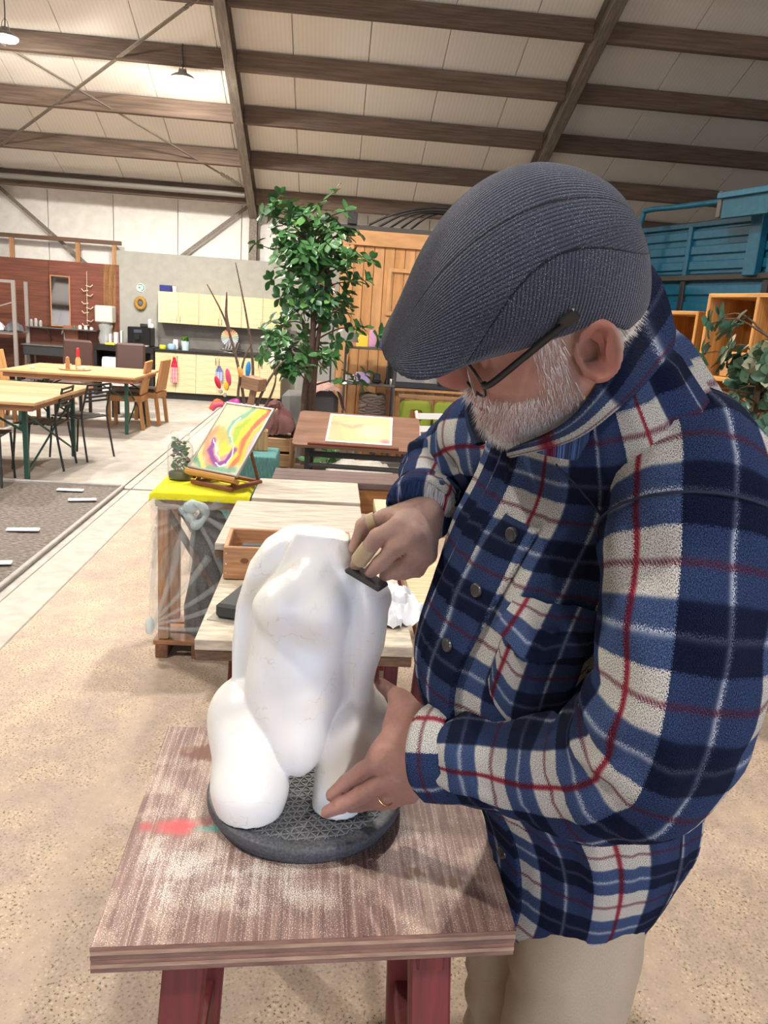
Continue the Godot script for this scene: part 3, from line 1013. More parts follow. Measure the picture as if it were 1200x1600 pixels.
class Bones extends Field:                # chains of tapered bones: [[a, b, ra, rb, blend], ...]
	var bones := []
	var a := PackedVector3Array()
	var b := PackedVector3Array()
	var r := PackedVector3Array()
	var red := PackedVector3Array()
	var nz := FastNoiseLite.new()
	var relief := 0.0
	var base := Color(0.66, 0.41, 0.33)
	var folds := []
	func add(p: Vector3, q: Vector3, rp: float, rq: float, k: float) -> void:
		a.push_back(p); b.push_back(q); r.push_back(Vector3(rp, rq, k))
	func d(p: Vector3) -> float:
		var s := 10.0
		for j in a.size():
			var ab := b[j] - a[j]
			var t := clampf((p - a[j]).dot(ab) / ab.length_squared(), 0.0, 1.0)
			var e := (p - a[j] - ab * t).length() - lerpf(r[j].x, r[j].y, t)
			s = Field.smin(s, e, r[j].z)
		if relief > 0.0 and absf(s) < 0.008:
			s += nz.get_noise_3dv(p) * relief
			for q: Array in folds:
				var e: Vector3 = p - q[0]
				if e.length_squared() < 0.0004:
					var ax: float = e.dot(q[1])
					s += 0.0008 * sin(ax * 1400.0) * exp(-ax * ax / 0.00006)
		return s
	func tint(p: Vector3, _n: Vector3) -> Color:
		var c := base.lerp(base * 1.22, nz.get_noise_3dv(p * 0.5) * 0.5 + 0.5)
		for q in red:
			c = c.lerp(Color(0.60, 0.25, 0.20), 0.5 * exp(-pow(p.distance_to(q) / 0.011, 2.0)))
		return c

class Cap extends Field:                  # in the head's axes
	func d(p: Vector3) -> float:
		var s := ell(p - Vector3(0.002, 0.058, 0), Vector3(0.094, 0.084, 0.090))
		s = smin(s, ell(p - Vector3(-0.028, 0.022, 0), Vector3(0.066, 0.075, 0.082)), 0.02)
		var q := p - Vector3(0.062, 0.070, 0)
		q = Vector3(q.x * 0.90 - q.y * 0.436, q.y * 0.90 + q.x * 0.436, q.z)
		s = smin(s, ell(q, Vector3(0.095, 0.047, 0.084)), 0.045)
		q = p - Vector3(0.118, 0.052, 0)
		q.y += 1.6 * q.z * q.z - 0.0
		q = Vector3(q.x * 0.95 - q.y * 0.3, q.y * 0.95 + q.x * 0.3, q.z)
		s = smin(s, ell(q, Vector3(0.056, 0.0125, 0.080)), 0.022)
		# open edge: a little lower at the back and at the peak's corners
		var e := 0.028 + 0.06 * maxf(0.0, p.x - 0.06) - 0.055 * smoothstep(-0.01, -0.075, p.x) - 0.9 * maxf(0.0, p.x - 0.07) * absf(p.z)
		return maxf(s, e - p.y)
	func uv(p: Vector3, _n: Vector3) -> Vector2:
		return Vector2((p.x + 0.13) / 0.32, atan2(p.z, p.y - 0.035) * 0.095 / 0.6 + 0.5)

func joined(g: G, o: G, x: Transform3D) -> void:
	var base := g.v.size()
	for k in o.v.size():
		g.v.push_back(x * o.v[k]); g.n.push_back(x.basis * o.n[k]); g.uv.push_back(o.uv[k]); g.c.push_back(o.c[k])
	for k in o.i:
		g.i.push_back(k + base)

func plaid() -> ImageTexture:
	# one repeat: 20 cm across (x), 10 cm along (y); bright red through the broad white stripe, maroon through the narrow one
	var W := 832
	var H := 416
	var fz := noise_img(832, 0.14, 3, 0, 1, 51, 1.5).get_data()
	var out := PackedByteArray()
	out.resize(W * H * 3)
	for y in H:
		for x in W:
			var f := fz[y * 832 + x] / 255.0
			var s := 0.166 * x / W + (f - 0.5) * 0.0045
			var t := 0.083 * y / H + (f - 0.5) * 0.0045
			var wy := smoothstep(0.0, 0.0015, t) * (1.0 - smoothstep(0.0425, 0.044, t))
			var ly := exp(-pow((t - 0.0635) / 0.0022, 2.0))
			var ry := exp(-pow((t - 0.022) / 0.0024, 4.0))
			var wx := smoothstep(0.0, 0.0015, s) * (1.0 - smoothstep(0.0805, 0.082, s))
			var lx := exp(-pow((s - 0.124) / 0.0024, 2.0))
			var rx := exp(-pow((s - 0.041) / 0.0034, 4.0))
			var c := Vector3(0.27, 0.35, 0.52).lerp(Vector3(0.19, 0.26, 0.42), (1.0 - wx) * wy)
			c = c.lerp(Vector3(0.06, 0.095, 0.215), (1.0 - wx) * (1.0 - wy))
			c = c.lerp(Vector3(0.90, 0.89, 0.865), wx * wy)
			c = c.lerp(Vector3(0.80, 0.83, 0.90), clampf(maxf(lx * (0.40 + 0.5 * wy), ly * (0.25 + 0.55 * wx)), 0, 1))
			var twill := 0.5 + 0.5 * float(((x + y) / 9) % 2)
			c = c.lerp(Vector3(0.36, 0.13, 0.21), clampf(ry * twill, 0, 1) * 0.85)
			c = c.lerp(Vector3(0.58, 0.10, 0.19).lerp(Vector3(0.40, 0.07, 0.15), 1.0 - wy), rx * (0.6 + 0.4 * twill))
			c *= 0.52 + 0.96 * f
			var k := (y * W + x) * 3
			out[k] = int(clampf(c.x, 0, 1) * 255); out[k + 1] = int(clampf(c.y, 0, 1) * 255); out[k + 2] = int(clampf(c.z, 0, 1) * 255)
	tex.fleece = it(Image.create_from_data(832, 832, false, Image.FORMAT_L8, fz))
	return it(Image.create_from_data(W, H, false, Image.FORMAT_RGB8, out))

func corduroy() -> Array:
	var W := 768
	var H := 1440
	var sp := noise_img(512, 0.3, 2, 0, 1, 61, 1.6).get_data()
	var col := PackedByteArray()
	col.resize(W * H * 3)
	var hgt := PackedByteArray()
	hgt.resize(W * H)
	for y in H:
		var v := (float(y) / H - 0.5) * 0.6
		for x in W:
			var f := float(x) / W * 0.32 - 0.13
			var av := absf(v)
			var arch := 0.083 + pow((f - 0.0) / 0.105, 2.0) * 0.06
			var q := av - arch
			var rib := v
			if q > 0.0:
				rib = v * 0.45 + f * 0.89                                   # the side panel is cut on another grain
			var t := absf(fposmod(rib / 0.0033, 1.0) - 0.5) * 2.0
			var h := 1.0 - t * t
			var seam := minf(absf(q), absf(av - 0.044 + 0.03 * f))
			var k := y * W + x
			var s := sp[(y % 512) * 512 + x % 512] / 255.0
			var worn := 0.72 + 0.28 * h  # colour goes darker into the grooves between the ribs
			if seam < 0.0011:
				h = 0.0
				worn = 0.55
			var c := Vector3(0.185, 0.203, 0.262).lerp(Vector3(0.35, 0.37, 0.425), clampf((s - 0.5) * 0.9 + h * 0.28, 0, 1)) * worn
			if s > 0.94:
				c = Vector3(0.55, 0.56, 0.58)
			hgt[k] = int(255 * clampf(h * 0.85 + s * 0.15, 0, 1))
			col[k * 3] = int(c.x * 255); col[k * 3 + 1] = int(c.y * 255); col[k * 3 + 2] = int(c.z * 255)
	return [it(Image.create_from_data(W, H, false, Image.FORMAT_RGB8, col)), it(Image.create_from_data(W, H, false, Image.FORMAT_L8, hgt))]

var jn := FastNoiseLite.new()
const LAT := Vector3(-0.351, 0, -0.936)      # towards his right side
const FWD := Vector3(-0.936, 0, 0.351)       # the way the chest faces
# jacket rings: centre x, y, z, half width, half depth in front, half depth behind
const RINGS := [
	[0.440, 0.745, -1.085, 0.150, 0.130, 0.072],
	[0.450, 0.82, -1.075, 0.160, 0.140, 0.090],
	[0.440, 0.93, -1.060, 0.174, 0.165, 0.130],
	[0.395, 1.06, -1.035, 0.188, 0.205, 0.165],
	[0.355, 1.18, -1.015, 0.190, 0.205, 0.170],
	[0.345, 1.30, -0.990, 0.190, 0.175, 0.165],
	[0.342, 1.41, -0.965, 0.188, 0.140, 0.160],
	[0.338, 1.495, -0.935, 0.175, 0.110, 0.140],
	[0.318, 1.560, -0.890, 0.138, 0.092, 0.108],
	[0.300, 1.615, -0.860, 0.092, 0.070, 0.078],
	[0.290, 1.640, -0.850, 0.060, 0.050, 0.055],
]

func torso_at(th: float, y: float, off := 0.0) -> Vector3:
	var k := 0
	while k < RINGS.size() - 2 and y > RINGS[k + 1][1]:
		k += 1
	var t: float = (y - RINGS[k][1]) / (RINGS[k + 1][1] - RINGS[k][1])
	var q := []
	for e in 6:
		q.append(cubic_interpolate(RINGS[k][e], RINGS[k + 1][e], RINGS[maxi(k - 1, 0)][e], RINGS[mini(k + 2, RINGS.size() - 1)][e], t))
	var cs := cos(th)
	var sn := sin(th)
	var ex := 0.86
	var fx := signf(cs) * pow(absf(cs), ex)
	var sx := signf(sn) * pow(absf(sn), ex)
	var dd: float = q[4] if cs > 0 else q[5]
	# hanging folds: long in height, tighter low down and at the waist in front
	var w := jn.get_noise_2d(cos(th) * 2.2 + 7.0, sin(th) * 2.2 + y * 0.9) * 0.014 * (0.1 + 0.9 * smoothstep(0.74, 1.0, y)) + jn.get_noise_2d(cos(th) * 6.0 + y * 2.0, sin(th) * 6.0 + y * 1.3) * 0.006 * smoothstep(1.6, 1.5, y) * smoothstep(0.74, 1.0, y)
	var o: Vector3 = FWD * (fx * (dd + off + w)) - LAT * (sx * (q[3] + off + w))
	return V(q[0], y - fx * (0.042 * smoothstep(1.2, 1.58, y) + 0.032 * (1.0 - smoothstep(0.745, 1.0, y))), q[2]) + o

func sweep(path: PackedVector3Array, rad: PackedFloat32Array, sides: int, start: Vector3, turns: float, uoff: float, fold: float, seed_: float, elbow: int) -> G:
	var g := G.new()
	var rows := []
	var uvs := []
	var x := start
	var run := 0.0
	for a in path.size():
		var d := (path[mini(a + 1, path.size() - 1)] - path[maxi(a - 1, 0)]).normalized()
		x = (x - d * x.dot(d)).normalized()
		var y := d.cross(x)
		if a > 0:
			run += path[a].distance_to(path[a - 1])
		var row := PackedVector3Array()
		var ur := PackedVector2Array()
		var bend := exp(-pow((a - elbow) / 7.0, 2.0)) if elbow >= 0 else 0.0
		var last := smoothstep(path.size() * 0.80, path.size() * 0.95, a)
		for b in sides + 1:
			var t := TAU * b / sides
			var w := jn.get_noise_2d(run * 9.0 + seed_, cos(t) * 1.3 + sin(t) * 0.7) * fold
			w += sin(run * 95.0 + 2.2 * cos(t + seed_) + 3.0 * jn.get_noise_2d(run * 4.0, cos(t) + seed_)) * fold * (0.9 * bend + 0.65 * last) * (0.5 + 0.5 * cos(t - 0.6))
			if b < sides:
				row.push_back(path[a] + (x * cos(t) + y * sin(t)) * (rad[a] + w))
			ur.push_back(Vector2(turns * b / sides + uoff, run / 0.10))
		rows.append(row)
		uvs.append(ur)
	g.grid(rows, true, uvs)
	return g

func strand(g: G, p: Vector3, dir: Vector3, len: float, w: float, c: Color) -> void:
	var s := dir.cross(V(0.3, 0.5, 0.8)).normalized() * w
	g.col = c
	g.tri(p - s, p + s, p + dir * len, dir.cross(s))

func sculptor() -> void:
	jn.seed = 17
	jn.frequency = 1.0
	jn.fractal_octaves = 2
	var o := thing("person", "person in blue plaid fleece jacket and grey corduroy flat cap smoothing the white stone", "person", V(0.46, 0, -0.98))
	var inv := -o.position
	var hb := Basis(V(-0.885, -0.46, -0.066), V(-0.44, 0.783, 0.441), V(-0.151, 0.419, -0.895)).orthonormalized()
	var hx := Transform3D(hb, V(0.219, 1.665, -0.784))
	# --- one body: head, trunk and limbs under the clothes, two hands
	var body := G.new()
	var hf := Head.new()
	var hg := G.new()
	nets(hf, V(-0.115, -0.15, -0.105), V(0.145, 0.15, 0.105), 0.0036, hg)
	joined(body, hg, hx)
	var bf := Bones.new()
	var nb := [[V(0.262, 1.61, -0.81), V(0.325, 1.48, -0.92), 0.045, 0.055], [V(0.335, 1.44, -0.94), V(0.365, 1.2, -1.0), 0.09, 0.11], [V(0.365, 1.2, -1.0), V(0.45, 0.95, -1.065), 0.11, 0.085],
		[V(0.335, 1.46, -0.93), V(0.385, 1.46, -0.80), 0.05, 0.04], [V(0.385, 1.46, -0.80), V(0.362, 1.23, -0.725), 0.04, 0.035], [V(0.362, 1.23, -0.725), V(0.16, 1.085, -0.930), 0.035, 0.027],
		[V(0.335, 1.46, -0.93), V(0.262, 1.47, -1.09), 0.05, 0.04], [V(0.262, 1.47, -1.09), V(0.21, 1.435, -1.225), 0.036, 0.034], [V(0.21, 1.435, -1.225), V(0.146, 1.376, -1.10), 0.032, 0.026],
		[V(0.46, 0.90, -1.02), V(0.428, 0.47, -1.0), 0.06, 0.045], [V(0.428, 0.47, -1.0), V(0.455, 0.08, -0.98), 0.045, 0.035], [V(0.43, 0.90, -1.12), V(0.397, 0.47, -1.16), 0.06, 0.045], [V(0.397, 0.47, -1.16), V(0.425, 0.08, -1.17), 0.045, 0.035]]
	for q: Array in nb:
		bf.add(q[0], q[1], q[2], q[3], 0.03)
	nets(bf, V(0.05, 0.0, -1.36), V(0.62, 1.68, -0.60), 0.018, body)
	# left hand, spread over the stone's thigh
	var skin := [bf]
	var lh := Bones.new()
	lh.nz.frequency = 220.0
	lh.relief = 0.0007
	lh.base = Color(0.57, 0.30, 0.245)
	var wrist := V(0.158, 1.088, -0.926)
	var fingers := [
		[V(0.108, 1.051, -0.979), V(0.076, 1.006, -1.006), V(0.053, 0.972, -1.025), V(0.034, 0.947, -1.033)],
		[V(0.116, 1.019, -0.975), V(0.076, 0.971, -0.998), V(0.049, 0.943, -1.013), V(0.028, 0.923, -1.024)],
		[V(0.127, 0.994, -0.979), V(0.098, 0.957, -1.008), V(0.078, 0.925, -1.041), V(0.066, 0.905, -1.063)],
		[V(0.146, 0.981, -0.989), V(0.124, 0.947, -1.019), V(0.111, 0.927, -1.041), V(0.101, 0.913, -1.058)]]
	var thumb := [V(0.149, 1.082, -0.962), V(0.144, 1.090, -1.02), V(0.128, 1.087, -1.08), V(0.107, 1.080, -1.135)]
	hand(lh, wrist, fingers, thumb, V(0.172, 1.09, -0.91))
	lh.add(thumb[1], fingers[0][0], 0.014, 0.013, 0.03)
	lh.add(thumb[2].lerp(thumb[1], 0.45), fingers[0][0].lerp(fingers[0][1], 0.2), 0.010, 0.011, 0.03)
	lh.add(thumb[2].lerp(thumb[1], 0.2), fingers[0][0].lerp(fingers[0][1], 0.1).lerp(thumb[2], 0.5), 0.010, 0.010, 0.02)
	nets(lh, V(0.0, 0.87, -1.16), V(0.22, 1.14, -0.87), 0.0023, body)
	nails(body, [fingers[0], fingers[1]], V(0.35, 0.55, 0.75))
	# right hand, two fingertips pressing the sanding pad
	var rh := Bones.new()
	rh.nz.frequency = 220.0
	rh.relief = 0.0008
	wrist = V(0.146, 1.372, -1.098)
	fingers = [
		[V(0.107, 1.374, -1.030), V(0.078, 1.351, -1.048), V(0.061, 1.317, -1.075), V(0.052, 1.297, -1.087)],
		[V(0.124, 1.363, -1.018), V(0.101, 1.341, -1.030), V(0.085, 1.310, -1.056), V(0.073, 1.291, -1.073)],
		[V(0.139, 1.347, -1.024), V(0.123, 1.318, -1.032), V(0.106, 1.297, -1.062), V(0.095, 1.284, -1.080)],
		[V(0.149, 1.331, -1.040), V(0.138, 1.305, -1.050), V(0.123, 1.290, -1.076), V(0.113, 1.280, -1.095)]]
	thumb = [V(0.122, 1.372, -1.088), V(0.092, 1.366, -1.100), V(0.062, 1.350, -1.106), V(0.050, 1.316, -1.104)]
	hand(rh, wrist, fingers, thumb, V(0.155, 1.38, -1.115))
	nets(rh, V(0.02, 1.25, -1.14), V(0.19, 1.42, -0.98), 0.0023, body)
	nails(body, [fingers[0], fingers[1]], V(0.1, 0.75, 0.65))
	var sk := StandardMaterial3D.new()
	sk.vertex_color_use_as_albedo = true
	sk.roughness = 0.52
	sk.subsurf_scatter_enabled = true
	sk.subsurf_scatter_strength = 0.012
	sk.uv1_triplanar = true
	sk.uv1_scale = Vector3.ONE * 14.0
	sk.heightmap_enabled = true
	sk.heightmap_texture = tex.small
	sk.heightmap_scale = 0.25
	part(o, "body", body, sk, inv)
	# plasters on thumb and forefinger, a thin ring
	for q: Array in [[V(0.0795, 1.3595, -1.1025), V(0.068, 1.3535, -1.105), 0.0152], [V(0.0695, 1.334, -1.0615), V(0.0555, 1.3045, -1.0825), 0.0125]]:
		var g := G.new()
		g.tube(pv([q[0], (q[0] + q[1]) * 0.5, q[1]]), pf([q[2], q[2] * 1.03, q[2]]), 20, false)
		tag(part(o, "plaster", g, mottled(200, 178, 142, "fine", V(40, 40, 40), 0.8), inv), "tan sticking plaster round a finger", "")
	var rg := G.new()
	var rc := V(0.111, 0.9735, -0.995)
	var rd := (V(0.127, 0.994, -0.979) - V(0.098, 0.957, -1.008)).normalized()
	var rx := rd.cross(Vector3.UP).normalized()
	var loop := PackedVector3Array()
	for k in 25:
		loop.push_back(rc + (rx * cos(TAU * k / 24) + rd.cross(rx) * sin(TAU * k / 24)) * 0.0142)
	rg.tube(loop, pf([0.0014]), 6, false)
	tag(part(o, "ring", rg, flat(222, 200, 150, 0.2, 1.0), inv), "thin gold ring", "")
	# --- beard and hair of fine strands
	var hair := StandardMaterial3D.new()
	hair.vertex_color_use_as_albedo = true
	hair.roughness = 0.55
	var bg := G.new()
	var ng := G.new()
	for k in hg.v.size():
		var p := hg.v[k]
		var nn := hg.n[k]
		var bd := hf.beard(p)
		var np := hf.nape(p)
		if absf(p.z) > 0.0745 or (absf(p.z) > 0.058 and p.x < 0.014 and p.x > -0.03 and absf(p.y + 0.005) < 0.03):
			continue
		for rep in 3:
			if bd > 0.15 and rng.randf() < bd * 0.75 and p.y < 0.06:
				var jit := V(rng.randf_range(-1, 1), rng.randf_range(-1, 1), rng.randf_range(-1, 1))
				var dir := (nn * 0.55 + V(0.15, -0.75, 0.0) + jit * 0.4).normalized()
				var tone := rng.randf_range(0.68, 1.0)
				strand(bg, p + jit * 0.002, dir, rng.randf_range(0.006, 0.013), 0.00036, Color(tone, tone * 0.955, tone * 0.90))
			if np > 0.3 and p.y < 0.03 and rng.randf() < 0.75:
				var jit := V(rng.randf_range(-1, 1), rng.randf_range(-1, 1), rng.randf_range(-1, 1))
				var dir := (nn * 0.12 + V(-0.30, -0.85, 0.0) + jit * 0.2).normalized()
				var tone := rng.randf_range(0.50, 0.82)
				strand(ng, p + jit * 0.002, dir, rng.randf_range(0.006, 0.012), 0.0003, Color(tone, tone * 0.94, tone * 0.86))
	tag(part(o, "beard", bg, hair, hx.origin + inv, hb), "short white and grey beard", "")
	tag(part(o, "hair", ng, hair, hx.origin + inv, hb), "short white hair under the cap", "")
	# --- cap
	var cg := G.new()
	nets(Cap.new(), V(-0.115, 0.0, -0.11), V(0.19, 0.17, 0.11), 0.0042, cg)
	var cm := StandardMaterial3D.new()
	var ct := corduroy()
	cm.albedo_texture = ct[0]
	cm.heightmap_enabled = true
	cm.heightmap_texture = ct[1]
	cm.heightmap_scale = 0.12
	cm.roughness = 0.95
	cm.metallic_specular = 0.15
	cm.rim_enabled = true
	cm.rim = 0.3
	cm.rim_tint = 0.4
	tag(part(o, "flat_cap", cg, cm, hx.origin + inv, hb), "dark grey blue corduroy flat cap", "")
	# --- glasses, slid down the nose
	var gl := G.new()
	for s: float in [-1.0, 1.0]:
		var rim := PackedVector3Array()
		for k in 29:
			var t := TAU * k / 28
			rim.push_back(V(0.101 - 0.006 * cos(t), -0.002 + 0.020 * sin(t), s * (0.037 + 0.029 * cos(t))))
		gl.tube(rim, pf([0.0015]), 6, false)
		gl.tube(curve([V(0.094, 0.003, s * 0.066), V(0.088, 0.005, s * 0.073), V(0.052, 0.028, s * 0.087), V(0.014, 0.050, s * 0.0985)], 5), pf([0.0034]), 8)
		gl.box(V(0.010, 0.053, s * 0.0990), V(0.017, 0.014, 0.004), 0.0019, rotz(-20))
	gl.tube(pv([V(0.105, 0.004, -0.009), V(0.111, 0.009, 0), V(0.105, 0.004, 0.009)]), pf([0.0016]), 6)
	var gp := tag(part(o, "glasses", gl, flat(26, 26, 28, 0.35), hx.origin + inv, hb), "dark thin-framed reading glasses", "")
	for s: float in [-1.0, 1.0]:
		var ln := G.new()
		ln.lathe([Vector2(0.001, 0.0004), Vector2(0.0195, 0.0004), Vector2(0.0195, -0.0004), Vector2(0.001, -0.0004)], 28, V(0.100, -0.002, s * 0.037), roty(11 * s) * rotz(90), 1.0, 1.45)
		part(gp, "lens", ln, glass(0.1))
	# --- jacket
	var jm := StandardMaterial3D.new()
	jm.albedo_texture = plaid()
	jm.roughness = 1.0
	jm.rim_enabled = true
	jm.rim = 0.06
	jm.rim_tint = 0.3
	jm.heightmap_enabled = true
	jm.heightmap_texture = tex.fleece
	jm.heightmap_scale = 0.32
	jm.metallic_specular = 0.12
	var j := Node3D.new()
	j.name = "fleece_jacket"
	j.position = inv
	o.add_child(j)
	j.set_meta("label", "blue, white and red plaid fleece jacket")
	var g := G.new()
	var rows := []
	var uvs := []
	for a in 70:
		var y := 0.745 + 0.895 * a / 69.0
		var row := PackedVector3Array()
		var ur := PackedVector2Array()
		for b in 97:
			var th := TAU * b / 96.0 + PI
			if b < 96:
				row.push_back(torso_at(th, y))
			ur.push_back(Vector2(6.0 * b / 96.0 + 0.1, -y / 0.10))
		rows.append(row)
		uvs.append(ur)
	var hem := PackedVector3Array()
	for p: Vector3 in rows[0]:
		hem.push_back(p.lerp(V(0.45, p.y + 0.03, -1.08), 0.08))
	rows.push_front(hem)
	uvs.push_front(uvs[0])
	g.grid(rows, true, uvs)
	part(j, "front_and_back", g, jm)
	# sleeves
	var lp := curve([V(0.385, 1.535, -0.905), V(0.393, 1.508, -0.812), V(0.379, 1.446, -0.746), V(0.371, 1.368, -0.711), V(0.369, 1.284, -0.706), V(0.362, 1.211, -0.729), V(0.330, 1.161, -0.782), V(0.280, 1.131, -0.840), V(0.219, 1.107, -0.891), V(0.160, 1.085, -0.931)], 8)
	g = sweep(lp, taper([0.070, 0.090, 0.091, 0.087, 0.085, 0.083, 0.079, 0.073, 0.065, 0.056], 8), 48, V(-1, 0, 0), 3.0, 0.53, 0.009, 3.0, 40)
	part(j, "sleeve", g, jm)
	var rp := curve([V(0.30, 1.50, -1.02), V(0.262, 1.49, -1.10), V(0.236, 1.462, -1.175), V(0.205, 1.430, -1.225), V(0.178, 1.408, -1.20), V(0.156, 1.391, -1.150), V(0.143, 1.378, -1.105)], 8)
	g = sweep(rp, taper([0.07, 0.082, 0.078, 0.070, 0.062, 0.054, 0.046], 8), 40, V(-1, 0, 0), 3.0, 0.3, 0.012, 11.0, 26)
	part(j, "sleeve", g, jm)
	# dropped shoulder seam round the sleeve
	var ss := PackedVector3Array()
	for k in 33:
		var t := TAU * k / 32.0
		var dd := (lp[16] - lp[14]).normalized()
		var xx := (V(-1, 0, 0) - dd * V(-1, 0, 0).dot(dd)).normalized()
		ss.push_back(lp[15] + (xx * cos(t) + dd.cross(xx) * sin(t)) * 0.0935)
	g = G.new()
	g.tube(ss, pf([0.0016]), 5, false)
	part(j, "seam", g, flat(26, 32, 58, 0.9))
	# cuffs
	for q: Array in [[lp, 0.056, 5], [rp, 0.047, 5]]:
		g = G.new()
		var pth: PackedVector3Array = q[0]
		var e := pth[pth.size() - 1]
		var d := (e - pth[pth.size() - 1 - q[2]]).normalized()
		var pr := G.new()
		var path := pv([e - d * 0.045, e - d * 0.03, e - d * 0.004, e + d * 0.004, e, e - d * 0.02])
		var R: float = q[1]
		pr = sweep(path, pf([R * 1.04, R * 1.15, R * 1.14, R * 1.06, R * 0.92, R * 0.86]), 40, V(-1, 0, 0), 2.0, 0.0, 0.004, 5.0, -1)
		part(j, "cuff", pr, jm)
	# collar, standing behind and folded down to points in front
	var top := [V(0.203, 1.528, -0.805), V(0.236, 1.560, -0.757), V(0.258, 1.603, -0.741), V(0.280, 1.655, -0.763), V(0.315, 1.713, -0.812), V(0.322, 1.723, -0.86)]
	var low := [V(0.196, 1.519, -0.786), V(0.240, 1.548, -0.735), V(0.274, 1.585, -0.718), V(0.306, 1.615, -0.735), V(0.346, 1.645, -0.797), V(0.356, 1.648, -0.868)]
	var tp := []
	var lw := []
	for k in 6:
		tp.append(top[k]); lw.append(low[k])
	for k in range(4, -1, -1):
		for q: Array in [[top, tp], [low, lw]]:
			var p: Vector3 = q[0][k]
			q[1].append(p - LAT * 2.0 * (p - V(0.30, 1.57, -0.862)).dot(LAT))
	var tc := curve(tp, 6)
	var lc := curve(lw, 6)
	rows = []
	uvs = []
	var ctr := V(0.285, 1.59, -0.85)
	var sec := [[0.0, 0.0, -0.055, -0.012], [0.0, 0.0, -0.02, -0.009], [0.0, 0.0, 0.0, -0.004], [0.06, 0.006, 0.006, 0.0], [0.2, 0.012, 0.003, 0.0], [0.5, 0.014, 0.0, 0.0], [0.85, 0.012, 0.0, 0.0], [1.0, 0.007, 0.0, 0.0], [0.97, 0.001, 0.0, 0.0], [0.6, 0.002, 0.0, 0.0]]
	for s: Array in sec:
		var row := PackedVector3Array()
		var ur := PackedVector2Array()
		for k in tc.size():
			var out := (tc[k] - ctr)
			out.y = 0
			out = out.normalized()
			row.push_back(tc[k].lerp(lc[k], s[0]) + out * (s[1] + s[3]) + V(0, s[2] * clampf(minf(k, tc.size() - 1 - k) / 9.0, 0.05, 1.0), 0))
			ur.push_back(Vector2(0.62 * k / 16.0 * 0.8 + 0.12, s[0] * 0.8 + 0.55))
		rows.append(row)
		uvs.append(ur)
	g = G.new()
	g.grid(rows, false, uvs)
	part(j, "collar", g, jm)
	# button band
	rows = []
	uvs = []
	for a in 50:
		var y := 0.75 + 0.71 * a / 49.0
		var row := PackedVector3Array()
		var ur := PackedVector2Array()
		var c0 := 0.04 + 0.10 * smoothstep(1.2, 1.5, y)
		for e: Array in [[-0.16, 0.002], [-0.15, 0.009], [0.0, 0.010], [0.15, 0.009], [0.16, 0.001]]:
			row.push_back(torso_at(c0 + e[0], y, e[1]))
			ur.push_back(Vector2((c0 + e[0]) * 1.0 + 0.78, -y / 0.10 + 0.03))
		rows.append(row)
		uvs.append(ur)
	g = G.new()
	g.grid(rows, false, uvs)
	part(j, "button_band", g, jm)
	for y: float in [1.44, 1.345, 1.25, 1.13, 1.01, 0.89]:
		var c0 := 0.04 + 0.10 * smoothstep(1.2, 1.5, y)
		var p := torso_at(c0, y, 0.011)
		var nn := (torso_at(c0, y, 0.06) - p).normalized()
		g = G.new()
		var xx := nn.cross(Vector3.UP).normalized()
		g.lathe([Vector2(0.0005, 0.002), Vector2(0.005, 0.002), Vector2(0.007, 0.0045), Vector2(0.009, 0.0035), Vector2(0.0092, 0.0)], 18, p, Basis(xx, nn, xx.cross(nn)))
		part(j, "button", g, flat(52, 50, 52, 0.3))
	# chest pocket with its flap half open
	var th0 := 0.42
	var th1 := 1.05
	for which in 2:
		rows = []
		uvs = []
		var n0 := 12
		for a in n0 + 1:
			var row := PackedVector3Array()
			var ur := PackedVector2Array()
			for b in 13:
				var s := b / 12.0
				var t := a / float(n0)
				var th := lerpf(th0, th1, s)
				var y := 0.0
				var off := 0.0
				if which == 0:
					y = 1.335 - t * (0.155 - 0.05 * pow(absf(s - 0.5) * 2.0, 2.2))
					off = 0.006 - 0.005 * float(a == n0 or b == 0 or b == 12) + 0.012 * exp(-pow((s - 0.35) / 0.3, 2.0)) * (1.0 - t)
				else:
					th = lerpf(th0 - 0.03, th1 + 0.03, s)
					y = 1.365 - t * (0.078 - 0.035 * absf(s - 0.5) * 2.0)
					off = 0.009 + 0.016 * t * t + 0.012 * t * exp(-pow((s - 0.3) / 0.25, 2.0))
				row.push_back(torso_at(th, y, off))
				ur.push_back(Vector2(s * 0.95 + 0.13, t * (1.8 if which == 0 else 0.95) + (0.35 if which == 0 else 0.05)))
			rows.append(row)
			uvs.append(ur)
		g = G.new()
		g.grid(rows, false, uvs)
		part(j, "pocket" if which == 0 else "pocket_flap", g, jm)
	# seams: front yoke and side
	for q: Array in [[0.30, 1.55, 1.30, 1.40], [1.72, 1.05, 1.66, 0.75]]:
		var pts := PackedVector3Array()
		for k in 17:
			pts.push_back(torso_at(lerpf(q[0], q[2], k / 16.0), lerpf(q[1], q[3], k / 16.0), 0.0005))
		g = G.new()
		g.tube(pts, pf([0.0016]), 5, false)
		part(j, "seam", g, flat(26, 32, 58, 0.9))
	# --- trousers and shoes
	var tm := mottled(176, 162, 142, "fine", V(30, 3, 30), 0.9, 0.06)
	var tr := Node3D.new()
	tr.name = "trousers"
	tr.position = inv
	o.add_child(tr)
	tr.set_meta("label", "beige corduroy trousers")
	g = sweep(curve([V(0.455, 0.88, -1.02), V(0.44, 0.70, -1.01), V(0.425, 0.47, -1.0), V(0.44, 0.25, -0.985), V(0.455, 0.06, -0.98)], 8), taper([0.090, 0.100, 0.088, 0.08, 0.082], 8), 36, V(-1, 0, 0), 1.0, 0.0, 0.008, 2.0, 16)
	part(tr, "trouser_leg", g, tm)
